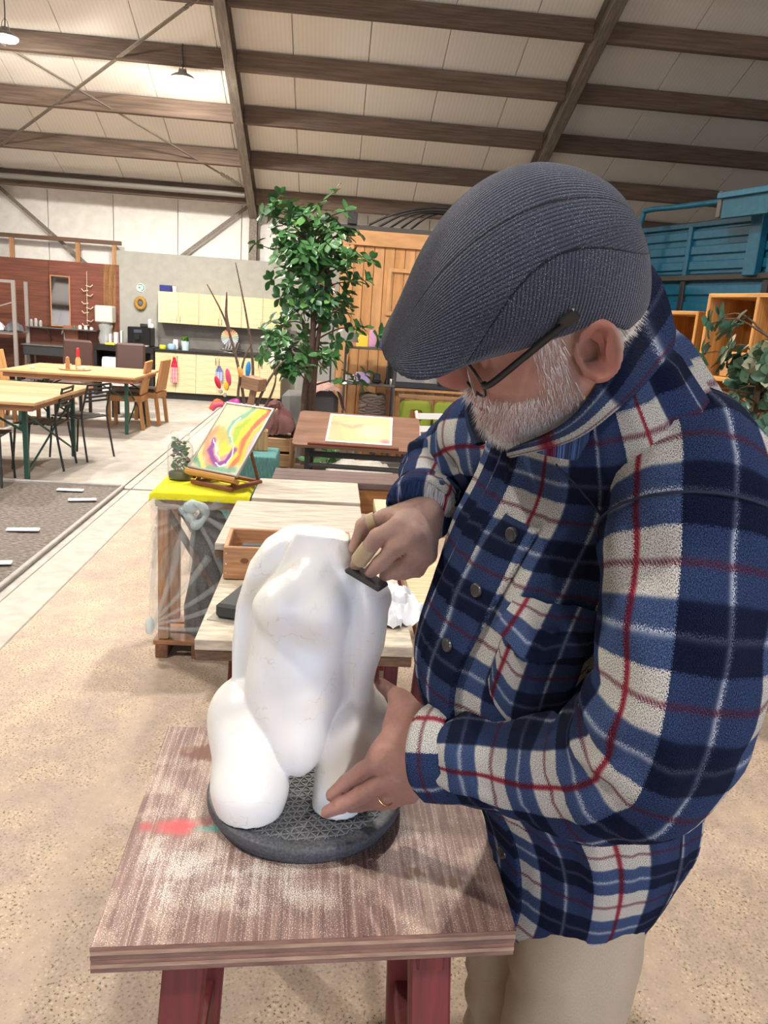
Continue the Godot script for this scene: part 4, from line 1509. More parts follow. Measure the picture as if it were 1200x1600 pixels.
	g = sweep(curve([V(0.425, 0.88, -1.13), V(0.405, 0.70, -1.15), V(0.395, 0.47, -1.16), V(0.41, 0.25, -1.165), V(0.425, 0.06, -1.17)], 8), taper([0.090, 0.095, 0.086, 0.08, 0.082], 8), 36, V(-1, 0, 0), 1.0, 0.0, 0.008, 9.0, 16)
	part(tr, "trouser_leg", g, tm)
	for z: float in [-0.975, -1.17]:
		g = G.new()
		g.ball(V(0.40, 0.045, z), V(0.14, 0.055, 0.048), roty(-12), 16, 8)
		g.box(V(0.41, 0.012, z), V(0.27, 0.024, 0.09), 0.008, roty(-12))
		part(o, "shoe", g, flat(70, 58, 48, 0.7), inv)
	# --- the sanding pad
	g = G.new()
	g.box(Vector3.ZERO, V(0.062, 0.0075, 0.034), 0.003)
	var pad := single("sanding_pad", "small dark grey sanding pad under the fingertips on the stone's shoulder", "sanding pad", g, mottled(74, 70, 70, "rough", V(30, 30, 30), 0.9, 0.05), V(0.068, 1.2785, -1.082))
	pad.basis = Basis(Vector3.UP, deg_to_rad(-28)) * Basis(Vector3(0, 0, 1), deg_to_rad(-19))

func hand(f: Bones, wrist: Vector3, fingers: Array, thumb: Array, arm: Vector3) -> void:
	f.add(arm, wrist, 0.029, 0.0265, 0.02)
	var rr := [[0.0138, 0.0125, 0.0112, 0.0092], [0.0138, 0.0126, 0.0113, 0.0094], [0.0132, 0.0122, 0.0106, 0.0090], [0.0120, 0.0108, 0.0094, 0.0082]]
	for k in 4:
		var c: Array = fingers[k]
		var q: Array = rr[k]
		var base: Vector3 = wrist.lerp(c[0], 0.18)
		f.add(base, c[0], 0.0195, q[0] + 0.0022, 0.018)
		f.red.push_back(c[0])
	f.add(wrist, thumb[0], 0.021, 0.0185, 0.016)
	f.add(thumb[0], thumb[1], 0.0178, 0.0135, 0.014)
	f.add(thumb[1], thumb[2], 0.0132, 0.0135, 0.006)
	f.add(thumb[2], thumb[3], 0.0135, 0.0105, 0.005)
	# web between thumb and forefinger
	f.add(thumb[1].lerp(thumb[0], 0.5), fingers[0][0].lerp(wrist, 0.25), 0.009, 0.011, 0.02)
	for k in 4:
		var c: Array = fingers[k]
		var q: Array = rr[k]
		f.add(c[0], c[1], q[0], q[1], 0.006)
		f.add(c[1], c[2], q[1] + 0.0004, q[2], 0.004)
		f.add(c[2], c[3], q[2] + 0.0003, q[3], 0.004)
		f.red.push_back(c[1])
		f.folds.append([c[1], (c[2] - c[0]).normalized()])
		f.red.push_back(c[3])

func nails(g: G, chains: Array, dorsal: Vector3) -> void:
	for c: Array in chains:
		var d: Vector3 = (c[3] - c[2]).normalized()
		var up := (dorsal - d * dorsal.dot(d)).normalized()
		g.col = Color(0.66, 0.42, 0.36)
		g.ball(c[3] + up * 0.0062 + d * 0.0015, V(0.0056, 0.0022, 0.0072), Basis(d.cross(up).normalized(), up, -d).orthonormalized(), 12, 6)
	g.col = Color(1, 1, 1)

# ================================================================ the row of stands behind the stone
func slab_top(o: Node3D, size: Vector3, at: Vector3, face: Material, edge: Material, under := false) -> void:
	pbox(o, "top_board", V(size.x, size.y * 0.5, size.z), at + V(0, -size.y * 0.25, 0), face, 0.002)
	if under:
		for s: float in [-0.5, 0.5]:
			pbox(o, "under_board", V(size.x * 0.5 - 0.002, size.y * 0.5, size.z - 0.012), at + V(s * size.x * 0.5, -size.y * 0.76, 0), edge, 0.002)
	else:
		pbox(o, "under_board", V(size.x - 0.004, size.y * 0.5, size.z - 0.004), at + V(0, -size.y * 0.76, 0), edge, 0.002)

func crumple(size: Vector3, nu: int, nv: int, amp: float, seed_: int, drape := 0.0) -> G:
	var g := G.new()
	var nz := FastNoiseLite.new()
	nz.seed = seed_
	nz.frequency = 1.0
	nz.fractal_octaves = 3
	var rows := []
	for a in nu + 1:
		var row := PackedVector3Array()
		for b in nv + 1:
			var u := a / float(nu) - 0.5
			var v := b / float(nv) - 0.5
			var k := nz.get_noise_2d(u * 3.0, v * 3.0)
			var e := nz.get_noise_2d(u * 2.0 + 9.0, v * 2.0 - 4.0)
			row.push_back(V(u * size.x + e * amp * 0.6, size.y * (1.0 - pow(2.0 * maxf(absf(u), absf(v)), 2.5)) + (sqrt(k * k + 0.012) - 0.1) * amp - drape * pow(2.0 * absf(u), 4.0), v * size.z + k * amp * 0.6))
		rows.append(row)
	g.grid(rows)
	return g

func benches() -> void:
	var pale := mottled(206, 195, 178, "worn", V(1.0, 5, 4), 0.8, 0.06)
	var grey := mottled(200, 190, 178, "worn", V(0.5, 5, 6), 0.8, 0.06)
	var edge := mottled(122, 96, 80, "grain", V(3, 14, 14), 0.8)
	var red := mottled(116, 40, 43, "grain", V(6, 0.4, 6), 0.55, 0.05)
	var b := thing("work_stand", "work stand with a pale dusty top carrying the wooden tray and white cloth", "stand", V(-0.03, 0, -2.15))
	slab_top(b, V(0.56, 0.06, 0.60), V(0, 0.83, 0), pale, edge, true)
	stand_legs(b, red, 0.56, 0.6, 0.77, 0.06)
	var c := thing("work_stand", "work stand with an empty weathered grey top behind the wooden tray", "stand", V(-0.105, 0, -2.885))
	slab_top(c, V(0.52, 0.05, 0.63), V(0, 0.868, 0), grey, edge)
	stand_legs(c, red, 0.52, 0.6, 0.82, 0.05)
	var d := thing("work_stand", "work stand with an empty weathered top beside the yellow cloth", "stand", V(-0.105, 0, -3.63))
	slab_top(d, V(0.49, 0.05, 0.43), V(0.025, 0.832, 0), grey, edge)
	stand_legs(d, red, 0.52, 0.43, 0.78, 0.03)
	var e := thing("work_stand", "work stand with a light bare wood top close beside the jacket", "stand", V(0.54, 0, -2.33))
	slab_top(e, V(0.52, 0.07, 0.52), V(0, 0.83, 0), mottled(220, 196, 160, "grain", V(1, 8, 8), 0.7), mottled(186, 150, 110, "grain", V(1, 8, 8), 0.7))
	stand_legs(e, red, 0.52, 0.52, 0.76, 0.05)
	var f := thing("work_stand", "work stand with a rounded light wood top behind the sleeve", "stand", V(0.50, 0, -3.32))
	slab_top(f, V(0.54, 0.06, 0.40), V(0, 0.83, 0), mottled(222, 202, 172, "grain", V(1, 8, 8), 0.7), mottled(186, 150, 110, "grain", V(1, 8, 8), 0.7))
	stand_legs(f, red, 0.52, 0.40, 0.77, 0.03)
	var h := thing("work_stand", "work stand with dark red legs standing behind the back of the jacket", "stand", V(2.35, 0, -2.55))
	slab_top(h, V(0.56, 0.05, 0.56), V(0, 0.83, 0), grey, edge)
	stand_legs(h, red, 0.56, 0.56, 0.78)
	# dark bench behind
	var k := thing("dark_bench", "dark brown wooden bench top under the drawing table", "bench", V(0.34, 0, -4.01))
	for q in 3:
		pbox(k, "plank", V(1.22, 0.035, 0.093), V(0, 0.812, -0.095 + 0.095 * q), mottled(112, 90, 86, "grain", V(0.7, 8, 8), 0.6), 0.003)
	pbox(k, "apron", V(1.18, 0.13, 0.025), V(0, 0.73, 0.12), wood(176, 122, 74), 0.003)
	for sx: float in [-0.55, 0.55]:
		pbox(k, "leg", V(0.05, 0.79, 0.05), V(sx, 0.395, 0), wood(150, 100, 60, "y"), 0.004)
	# wooden tray with tools
	var t := thing("wooden_tray", "open pine tray with a knotty front board on the dusty work stand", "tray", V(-0.105, 0.832, -2.425), 2)
	var pine := mottled(196, 146, 106, "grain", V(0.8, 9, 9), 0.6)
	pbox(t, "front_board", V(0.40, 0.105, 0.014), V(0, 0.053, 0.105), pine, 0.003)
	pbox(t, "back_board", V(0.40, 0.105, 0.014), V(0, 0.053, -0.105), pine, 0.003)
	for sx: float in [-1.0, 1.0]:
		pbox(t, "side_board", V(0.014, 0.105, 0.196), V(sx * 0.193, 0.053, 0), mottled(202, 154, 112, "grain", V(9, 9, 0.8), 0.6), 0.003)
		for y: float in [0.02, 0.05, 0.085]:
			var ng := G.new()
			ng.lathe([Vector2(0.0024, 0), Vector2(0.002, 0.0008), Vector2(0.0002, 0.001)], 8, V(sx * 0.192, y, 0.112), rotx(90))
			part(t, "nail", ng, flat(190, 180, 165, 0.4, 0.6))
	pbox(t, "bottom_board", V(0.38, 0.01, 0.2), V(0, 0.006, 0), pine, 0.0)
	var kg := G.new()
	kg.lathe([Vector2(0.011, 0), Vector2(0.009, 0.0006), Vector2(0.0002, 0.001)], 16, V(-0.135, 0.062, 0.112), rotx(90), 1.2, 0.8)
	part(t, "knot", kg, flat(120, 74, 46))
	var g := G.new()
	g.box(Vector3.ZERO, V(0.2, 0.03, 0.035), 0.004)
	single("rasp_bar", "dark grey sharpening bar lying inside the pine tray", "tool", g, mottled(66, 68, 72, "fine", V(30, 30, 30), 0.7), V(-0.16, 0.895, -2.44), 3)
	var mal := thing("mallet", "round turned wooden mallet head standing inside the pine tray", "mallet", V(-0.075, 0.8455, -2.47))
	g = G.new()
	g.lathe([Vector2(0.028, 0), Vector2(0.034, 0.02), Vector2(0.034, 0.085), Vector2(0.031, 0.108), Vector2(0.026, 0.114), Vector2(0.001, 0.115)], 20)
	part(mal, "mallet_head", g, wood(150, 98, 72, "y"))
	g = G.new()
	g.box(Vector3.ZERO, V(0.085, 0.042, 0.24), 0.008)
	var wh := single("whetstone", "long dark grey whetstone block on the dusty work stand", "whetstone", g, mottled(58, 60, 62, "fine", V(20, 20, 20), 0.7), V(-0.205, 0.8515, -2.09), -16)
	g = G.new()
	g.box(Vector3.ZERO, V(0.11, 0.003, 0.26), 0.001)
	single("sandpaper_sheet", "grey sandpaper sheet under the dark whetstone", "sandpaper", g, flat(150, 142, 132), V(-0.212, 0.8312, -2.09), -16)
	wh.position.y = 0.8545
	var cl := crumple(V(0.18, 0.06, 0.22), 48, 48, 0.045, 8)
	single("white_cloth", "crumpled white cloth lying on the dusty work stand behind the stone", "cloth", cl, flat(214, 218, 226, 0.9), V(0.20, 0.832, -2.08), 25)

# ================================================================ the wrapped stand, easel and jar
func film(pts: Array, per: int, wrin: float, seed_: int, dens := 5.0) -> G:
	# a sheet of plastic between four corners (bl, br, tr, tl), creased towards a gathering point
	var g := G.new()
	var nz := FastNoiseLite.new()
	nz.seed = seed_
	nz.frequency = 1.0
	nz.fractal_octaves = 3
	var rows := []
	var n: Vector3 = ((pts[1] - pts[0]) as Vector3).cross(pts[3] - pts[0]).normalized()
	for a in per + 1:
		var row := PackedVector3Array()
		for b in per + 1:
			var u := b / float(per)
			var v := a / float(per)
			var p: Vector3 = (pts[0] as Vector3).lerp(pts[1], u).lerp((pts[3] as Vector3).lerp(pts[2], u), v)
			var ray := atan2(v - 0.88, u - 0.42)
			row.push_back(p + n * (nz.get_noise_2d(ray * dens, 2.0 * Vector2(u, v).length()) * wrin))
		rows.append(row)
	g.grid(rows)
	return g

func wrapped_stand() -> void:
	var o := thing("wrapped_stand", "wooden stand wrapped in clear plastic film on a small pallet", "stand", V(-0.57, 0, -3.66))
	var pine := mottled(190, 138, 92, "grain", V(8, 0.7, 8), 0.6)
	for sx: float in [-1.0, 1.0]:
		for sz: float in [-1.0, 1.0]:
			pbox(o, "post", V(0.05, 0.72, 0.05), V(sx * 0.165, 0.45, sz * 0.13), pine, 0.004)
	for sz: float in [-1.0, 1.0]:
		pbox(o, "rail", V(0.40, 0.06, 0.025), V(0, 0.775, sz * 0.145), mottled(176, 118, 84, "grain", V(0.7, 8, 8), 0.6), 0.003)
		var g := G.new()
		g.bar(V(-0.16, 0.72, sz * 0.10), V(0.16, 0.18, sz * 0.10), 0.025, 0.04, 0.003, V(0, 0, 1))
		part(o, "brace", g, mottled(120, 92, 72, "grain", V(5, 5, 5), 0.7))
	pbox(o, "top_board", V(0.43, 0.02, 0.36), V(0, 0.805, 0), pine, 0.003)
	for k in 3:
		pbox(o, "pallet_slat", V(0.42, 0.022, 0.10), V(-0.0, 0.078, -0.12 + 0.12 * k), wood(168, 116, 78), 0.003)
	for sx: float in [-1.0, 0.0, 1.0]:
		pbox(o, "pallet_block", V(0.06, 0.064, 0.34), V(sx * 0.17, 0.034, 0), wood(128, 84, 56, "z"), 0.003)
	var pl := StandardMaterial3D.new()
	pl.albedo_color = Color(0.82, 0.85, 0.85, 0.17)
	pl.transparency = BaseMaterial3D.TRANSPARENCY_ALPHA
	pl.roughness = 0.3
	var w := 0.215
	var d := 0.185
	var fr := part(o, "plastic_film", film([V(-w, 0.10, d - 0.02), V(w, 0.10, d - 0.02), V(w, 0.80, d), V(-w, 0.80, d)], 60, 0.045, 3, 7.0), pl)
	fr.set_meta("label", "clear creased plastic film")
	part(o, "plastic_film", film([V(-w, 0.10, -d), V(-w, 0.10, d - 0.02), V(-w, 0.80, d), V(-w, 0.80, -d)], 40, 0.03, 4), pl)
	part(o, "plastic_film", film([V(w, 0.10, -d), V(w, 0.10, d - 0.02), V(w, 0.80, d), V(w, 0.80, -d)], 30, 0.03, 5), pl)
	# the knot with its gathered ends
	var kn := StandardMaterial3D.new()
	kn.albedo_color = Color(0.80, 0.87, 0.88, 0.5)
	kn.transparency = BaseMaterial3D.TRANSPARENCY_ALPHA
	kn.roughness = 0.35
	var kc := V(-0.02, 0.735, 0.20)
	var g := G.new()
	var loop := PackedVector3Array()
	var rr := PackedFloat32Array()
	for k in 41:
		var t := TAU * k / 40.0
		loop.push_back(kc + V(0.045 * cos(t) + 0.012 * cos(3 * t), 0.045 * sin(t) + 0.015 * sin(2 * t), 0.02 * sin(t * 1.5)))
		rr.push_back(0.018 + 0.006 * sin(5 * t))
	g.tube(loop, pf(Array(rr)), 10)
	g.ball(kc + V(-0.01, 0.03, 0.01), V(0.035, 0.028, 0.025))
	part(o, "plastic_knot", g, kn)
	for q: Array in [[V(-0.21, 0.16, 0.185), 0.03, 0.012], [V(0.2, 0.30, 0.17), 0.012, 0.022], [V(0.10, 0.79, 0.185), 0.014, 0.02], [V(-0.21, 0.78, 0.19), 0.012, 0.024], [V(-0.03, 0.45, 0.19), 0.02, 0.01], [V(0.21, 0.62, 0.18), 0.014, 0.02]]:
		g = G.new()
		var e: Vector3 = q[0]
		g.tube(curve([kc, kc.lerp(e, 0.35) + V(0, 0.01, 0.008), kc.lerp(e, 0.7) + V(0, -0.01, 0.004), e], 5), taper([q[1], q[1] * 0.8, q[2] * 0.8, q[2]], 5), 9)
		part(o, "film_fold", g, pl)
	for q: Array in [[V(-0.215, 0.175, 0.18), V(0.19, 0.46, 0.175)], [V(-0.215, 0.17, 0.18), V(0.20, 0.33, 0.175)], [V(-0.215, 0.16, 0.18), V(0.20, 0.19, 0.175)], [V(-0.215, 0.18, 0.18), V(0.05, 0.52, 0.18)]]:
		g = G.new()
		g.tube(curve([q[0], (q[0] as Vector3).lerp(q[1], 0.5) + V(0, -0.015, 0.01), q[1]], 6), taper([0.006, 0.012, 0.02], 6), 7)
		part(o, "film_fold", g, pl)
	g = G.new()
	g.ball(V(-0.222, 0.17, 0.185), V(0.022, 0.045, 0.022))
	part(o, "plastic_knot", g, kn)
	# a covered clay figure inside
	g = G.new()
	g.lathe([Vector2(0.12, 0.0), Vector2(0.125, 0.12), Vector2(0.10, 0.25), Vector2(0.085, 0.36), Vector2(0.10, 0.45), Vector2(0.085, 0.54), Vector2(0.05, 0.60), Vector2(0.002, 0.62)], 24)
	single("clay_figure", "dark grey clay figure wrapped inside the plastic of the wooden stand", "figure", g, mottled(104, 98, 92, "rough", V(6, 6, 6), 0.8, 0.2), V(-0.54, 0.092, -3.66))
	# yellow cloth
	var rows := []
	var nz := FastNoiseLite.new()
	nz.seed = 12
	nz.frequency = 3.0
	for a in 25:
		var row := PackedVector3Array()
		var v := a / 24.0
		for b in 33:
			var u := b / 32.0
			var x := -0.225 + 0.45 * u
			var z := -0.195 + 0.40 * v
			var y := 0.8195
			var drop := maxf(0.0, z - 0.185) * 1.0
			y -= drop * 1.6 + maxf(0.0, absf(x) - 0.217) * 1.5
			row.push_back(V(x, y + absf(nz.get_noise_2d(x * 2.0, z * 3.0)) * 0.006, minf(z, 0.193) + nz.get_noise_2d(x * 4.0, 0.0) * 0.006))
		rows.append(row)
	g = G.new()
	g.grid(rows)
	for a in rows.size():
		var row: PackedVector3Array = rows[a]
		for b in row.size():
			row[b] += V(0, -0.003, 0)
		rows[a] = row
	g.grid(rows)
	single("yellow_cloth", "bright lemon yellow cloth folded over the top of the wrapped stand", "cloth", g, mottled(240, 232, 30, "fine", V(6, 6, 6), 0.9, 0.05), V(-0.565, 0.002, -3.66))
	# --- table easel with its painting
	var ez := thing("table_easel", "small reddish wooden table easel standing on the yellow cloth", "easel", V(-0.465, 0.8265, -3.69), -33)
	var rw := wood(146, 86, 58)
	for sx: float in [-1.0, 1.0]:
		pbox(ez, "base_rail", V(0.02, 0.018, 0.24), V(sx * 0.105, 0.011, 0.0), wood(150, 90, 62, "z"), 0.003)
		g = G.new()
		g.bar(V(sx * 0.105, 0.015, 0.10), V(sx * 0.075, 0.30, -0.14), 0.018, 0.014, 0.003, V(0, 0, 1))
		part(ez, "upright", g, rw)
		g = G.new()
		g.bar(V(sx * 0.09, 0.018, -0.115), V(sx * 0.085, 0.19, -0.05), 0.014, 0.012, 0.002, V(0, 0, 1))
		part(ez, "prop", g, wood(120, 66, 46))
	pbox(ez, "base_rail", V(0.25, 0.018, 0.022), V(0, 0.011, 0.115), rw, 0.003)
	pbox(ez, "base_rail", V(0.22, 0.018, 0.02), V(0, 0.012, -0.11), rw, 0.003)
	g = G.new()
	g.box(V(0, 0.052, 0.118), V(0.30, 0.020, 0.045), 0.003, rotx(-25))
	g.box(V(0, 0.066, 0.134), V(0.30, 0.02, 0.010), 0.003, rotx(-25))
	tag(part(ez, "ledge", g, wood(206, 150, 78)), "pale wooden ledge", "")
	for sx: float in [-1.0, 1.0]:
		g = G.new()
		g.lathe([Vector2(0.011, 0), Vector2(0.013, 0.004), Vector2(0.013, 0.018), Vector2(0.009, 0.022), Vector2(0.0005, 0.023)], 12, V(sx * 0.118, 0.035, 0.10), rotz(-90 * sx))
		part(ez, "knob", g, wood(120, 66, 46))
	var pt := thing("framed_painting", "abstract swirling yellow, green and violet painting in a thin silver frame on the small easel", "painting", V(-0.465, 0.8265, -3.69), -33)
	var lean := rotx(-43)
	var pic := Node3D.new()
	var W := 0.298
	var H := 0.40
	var base := V(0, 0.075, 0.118)
	var up := lean * V(0, 1, 0)
	var fw := lean * V(0, 0, 1)
	for s: float in [-1.0, 1.0]:
		pbox(pt, "frame_bar", V(0.011, H, 0.016), base + up * (H * 0.5) + V(s * (W * 0.5 - 0.005), 0, 0), flat(178, 178, 176, 0.35, 0.7), 0.002, lean)
		pbox(pt, "frame_bar", V(W, 0.011, 0.016), base + up * (H * 0.5 + s * (H * 0.5 - 0.005)), flat(178, 178, 176, 0.35, 0.7), 0.002, lean)
	g = G.new()
	var hw := W * 0.5 - 0.008
	var hh := H * 0.5 - 0.008
	g.tri(V(-hw, hh, 0), V(hw, hh, 0), V(hw, -hh, 0), V(0, 0, 1), Vector2(0, 0), Vector2(1, 0), Vector2(1, 1))
	g.tri(V(-hw, hh, 0), V(hw, -hh, 0), V(-hw, -hh, 0), V(0, 0, 1), Vector2(0, 0), Vector2(1, 1), Vector2(0, 1))
	var pm := StandardMaterial3D.new()
	pm.albedo_texture = swirl()
	pm.roughness = 0.6
	part(pt, "canvas", g, pm, base + up * (H * 0.5) + fw * 0.003, lean)
	pbox(pt, "back_panel", V(W - 0.012, H - 0.012, 0.006), base + up * (H * 0.5) - fw * 0.003, flat(150, 120, 90), 0.0, lean)
	pic.free()
	# --- terrarium jar
	var ja := thing("terrarium_jar", "tall glass jar filled with green plants on the yellow cloth", "jar", V(-0.705, 0.8265, -3.76))
	g = G.new()
	g.lathe([Vector2(0.045, 0.0), Vector2(0.056, 0.004), Vector2(0.060, 0.02), Vector2(0.061, 0.13), Vector2(0.058, 0.16), Vector2(0.042, 0.182), Vector2(0.040, 0.19), Vector2(0.044, 0.196), Vector2(0.044, 0.214)], 28)
	part(ja, "jar_glass", g, glass(0.10, 235, 245, 240))
	g = G.new()
	g.lathe([Vector2(0.055, 0.006), Vector2(0.056, 0.03), Vector2(0.05, 0.036), Vector2(0.002, 0.04)], 18)
	part(ja, "soil", g, mottled(60, 50, 42, "rough", V(20, 20, 20), 0.9))
	rng.seed = 5
	var leaf := leaf_mesh(0.045, 0.028, 0.005)
	for k in 90:
		var a := rng.randf() * TAU
		var r := 0.05 * sqrt(rng.randf())
		var tone: Array = [[70, 120, 52], [106, 150, 80], [52, 92, 48], [150, 178, 140], [96, 34, 60]][k % 5]
		part(ja, "leaf", leaf, leafmat(tone[0], tone[1], tone[2]), V(cos(a) * r * 0.8, 0.04 + rng.randf() * 0.14, sin(a) * r * 0.8), Basis(Vector3.UP, a) * rotx(rng.randf_range(-60, 60)) * 0.9)
	g = G.new()
	g.lathe([Vector2(0.046, 0.0), Vector2(0.047, 0.012), Vector2(0.044, 0.016), Vector2(0.001, 0.018)], 24, V(0, 0.214, 0))
	part(ja, "lid", g, glass(0.25, 220, 235, 230))

func swirl() -> ImageTexture:
	# soft strokes laid over each other: points, width, colour, strength
	var W := 240
	var H := 330
	var nz := FastNoiseLite.new()
	nz.seed = 3
	nz.frequency = 1.0
	nz.fractal_octaves = 3
	var st := [
		[[Vector2(0.62, 0.0), Vector2(0.60, 0.15), Vector2(0.58, 0.3), Vector2(0.62, 0.5)], 0.12, Vector3(0.93, 0.86, 0.45), 0.9],
		[[Vector2(0.85, 0.0), Vector2(0.75, 0.15), Vector2(0.68, 0.35), Vector2(0.72, 0.6), Vector2(0.8, 0.8)], 0.09, Vector3(0.95, 0.85, 0.20), 1.0],
		[[Vector2(0.95, 0.0), Vector2(0.90, 0.15), Vector2(0.80, 0.32), Vector2(0.78, 0.52), Vector2(0.86, 0.72), Vector2(0.82, 0.95)], 0.055, Vector3(0.88, 0.40, 0.24), 1.0],
		[[Vector2(0.99, 0.25), Vector2(0.90, 0.42), Vector2(0.91, 0.62), Vector2(0.95, 0.8)], 0.06, Vector3(0.94, 0.72, 0.18), 1.0],
		[[Vector2(1.0, 0.38), Vector2(0.98, 0.55), Vector2(1.0, 0.7)], 0.06, Vector3(0.72, 0.62, 0.76), 0.9],
		[[Vector2(0.62, 0.02), Vector2(0.50, 0.14), Vector2(0.36, 0.28), Vector2(0.34, 0.42), Vector2(0.5, 0.55)], 0.05, Vector3(0.46, 0.68, 0.60), 0.95],
		[[Vector2(0.62, 0.22), Vector2(0.52, 0.36), Vector2(0.58, 0.48)], 0.085, Vector3(0.62, 0.72, 0.22), 0.95],
		[[Vector2(0.10, 0.42), Vector2(0.03, 0.6), Vector2(0.18, 0.78), Vector2(0.42, 0.95)], 0.07, Vector3(0.90, 0.56, 0.40), 0.9],
		[[Vector2(0.2, 0.44), Vector2(0.34, 0.52), Vector2(0.46, 0.66)], 0.08, Vector3(0.92, 0.66, 0.30), 0.85],
		[[Vector2(0.42, 0.62), Vector2(0.5, 0.72), Vector2(0.58, 0.66)], 0.06, Vector3(0.80, 0.80, 0.20), 0.9],
		[[Vector2(0.18, 0.58), Vector2(0.22, 0.70), Vector2(0.34, 0.82), Vector2(0.52, 0.90), Vector2(0.66, 0.84), Vector2(0.70, 0.66)], 0.055, Vector3(0.50, 0.22, 0.56), 1.0],
		[[Vector2(0.36, 0.74), Vector2(0.5, 0.82), Vector2(0.60, 0.76)], 0.03, Vector3(0.90, 0.55, 0.56), 0.9],
		[[Vector2(0.02, 0.86), Vector2(0.25, 0.98), Vector2(0.6, 0.99), Vector2(0.9, 0.93)], 0.06, Vector3(0.42, 0.64, 0.54), 0.9],
		[[Vector2(0.05, 0.76), Vector2(0.15, 0.9), Vector2(0.3, 0.97)], 0.03, Vector3(0.93, 0.86, 0.40), 0.8],
		[[Vector2(0.46, 0.19), Vector2(0.38, 0.35), Vector2(0.43, 0.45), Vector2(0.61, 0.58)], 0.011, Vector3(0.98, 0.97, 0.94), 1.0],
		[[Vector2(0.65, 0.57), Vector2(0.72, 0.77), Vector2(0.70, 0.88), Vector2(0.62, 0.93), Vector2(0.46, 0.88)], 0.011, Vector3(0.98, 0.97, 0.94), 1.0],
		[[Vector2(0.17, 0.57), Vector2(0.34, 0.68), Vector2(0.38, 0.76), Vector2(0.53, 0.82)], 0.010, Vector3(0.98, 0.97, 0.94), 1.0]]
	var im := Image.create(W, H, false, Image.FORMAT_RGB8)
	for y in H:
		for x in W:
			var p := Vector2(x / float(W), y / float(H))
			p += Vector2(nz.get_noise_2d(p.x * 4.0, p.y * 4.0), nz.get_noise_2d(p.x * 4.0 + 9.0, p.y * 4.0)) * 0.035
			var c := Vector3(0.88, 0.80, 0.64)
			for s: Array in st:
				var pts: Array = s[0]
				var dm := 9.0
				for k in pts.size() - 1:
					dm = minf(dm, p.distance_to(Geometry2D.get_closest_point_to_segment(p, pts[k], pts[k + 1])))
				var w: float = s[1]
				if dm < w * 2.2:
					c = c.lerp(s[2], exp(-pow(dm / w, 3.0)) * s[3])
			c *= 0.96 + 0.08 * nz.get_noise_2d(p.x * 60.0, p.y * 20.0)
			im.set_pixel(x, y, Color(clampf(c.x, 0, 1), clampf(c.y, 0, 1), clampf(c.z, 0, 1)))
	return it(im)

func leaf_mesh(len: float, w: float, fold: float) -> ArrayMesh:
	var key := "leaf%s,%s,%s" % [len, w, fold]
	if not meshes.has(key):
		var g := G.new()
		var rows := []
		for a in 6:
			var t := a / 5.0
			var ww := w * sin(PI * pow(clampf(t, 0.03, 0.985), 1.5)) * 0.5
			var y := -0.25 * len * t * t
			rows.append(pv([V(-ww, y + fold, t * len), V(0, y, t * len), V(ww, y + fold, t * len)]))
		g.grid(rows)
		meshes[key] = g.mesh()
	return meshes[key]

func leafmat(r: int, g: int, b: int) -> StandardMaterial3D:
	var m := flat(r, g, b, 0.38)
	m.backlight_enabled = true
	m.backlight = Color8(r / 3, g / 3, b / 4)
	return m

# ================================================================ tree, drawing table, cabin and lounge
func bush(o: Node3D, tips: Array, leaf: Mesh, tones: Array, per: int, limit: int, spread: float) -> void:
	# rosettes of leaves at the twig ends; the first ones single parts, the rest one joined part
	var count := 0
	var rest := G.new()
	var arr := leaf.surface_get_arrays(0)
	var lg := G.new()
	lg.v = arr[Mesh.ARRAY_VERTEX]; lg.n = arr[Mesh.ARRAY_NORMAL]; lg.uv = arr[Mesh.ARRAY_TEX_UV]; lg.c = arr[Mesh.ARRAY_COLOR]; lg.i = arr[Mesh.ARRAY_INDEX]
	for q: Array in tips:
		var p: Vector3 = q[0]
		var dir: Vector3 = q[1]
		var x := dir.cross(V(0.2, 0.1, 0.9)).normalized()
		var b := Basis(x, dir, x.cross(dir)).orthonormalized()
		for k in per:
			var a := TAU * k / per + rng.randf() * 0.7
			var bas := b * Basis(Vector3.UP, a) * rotx(rng.randf_range(-55, 15)) * rng.randf_range(0.75, 1.2)
			var at := p - dir * rng.randf() * spread
			if count < limit:
				part(o, "leaf", leaf, tones[rng.randi() % tones.size()], at, bas)
			else:
				joined(rest, lg, Transform3D(bas, at))
			count += 1
	if count > limit:
		part(o, "foliage", rest, tones[0]).set_meta("kind", "stuff")

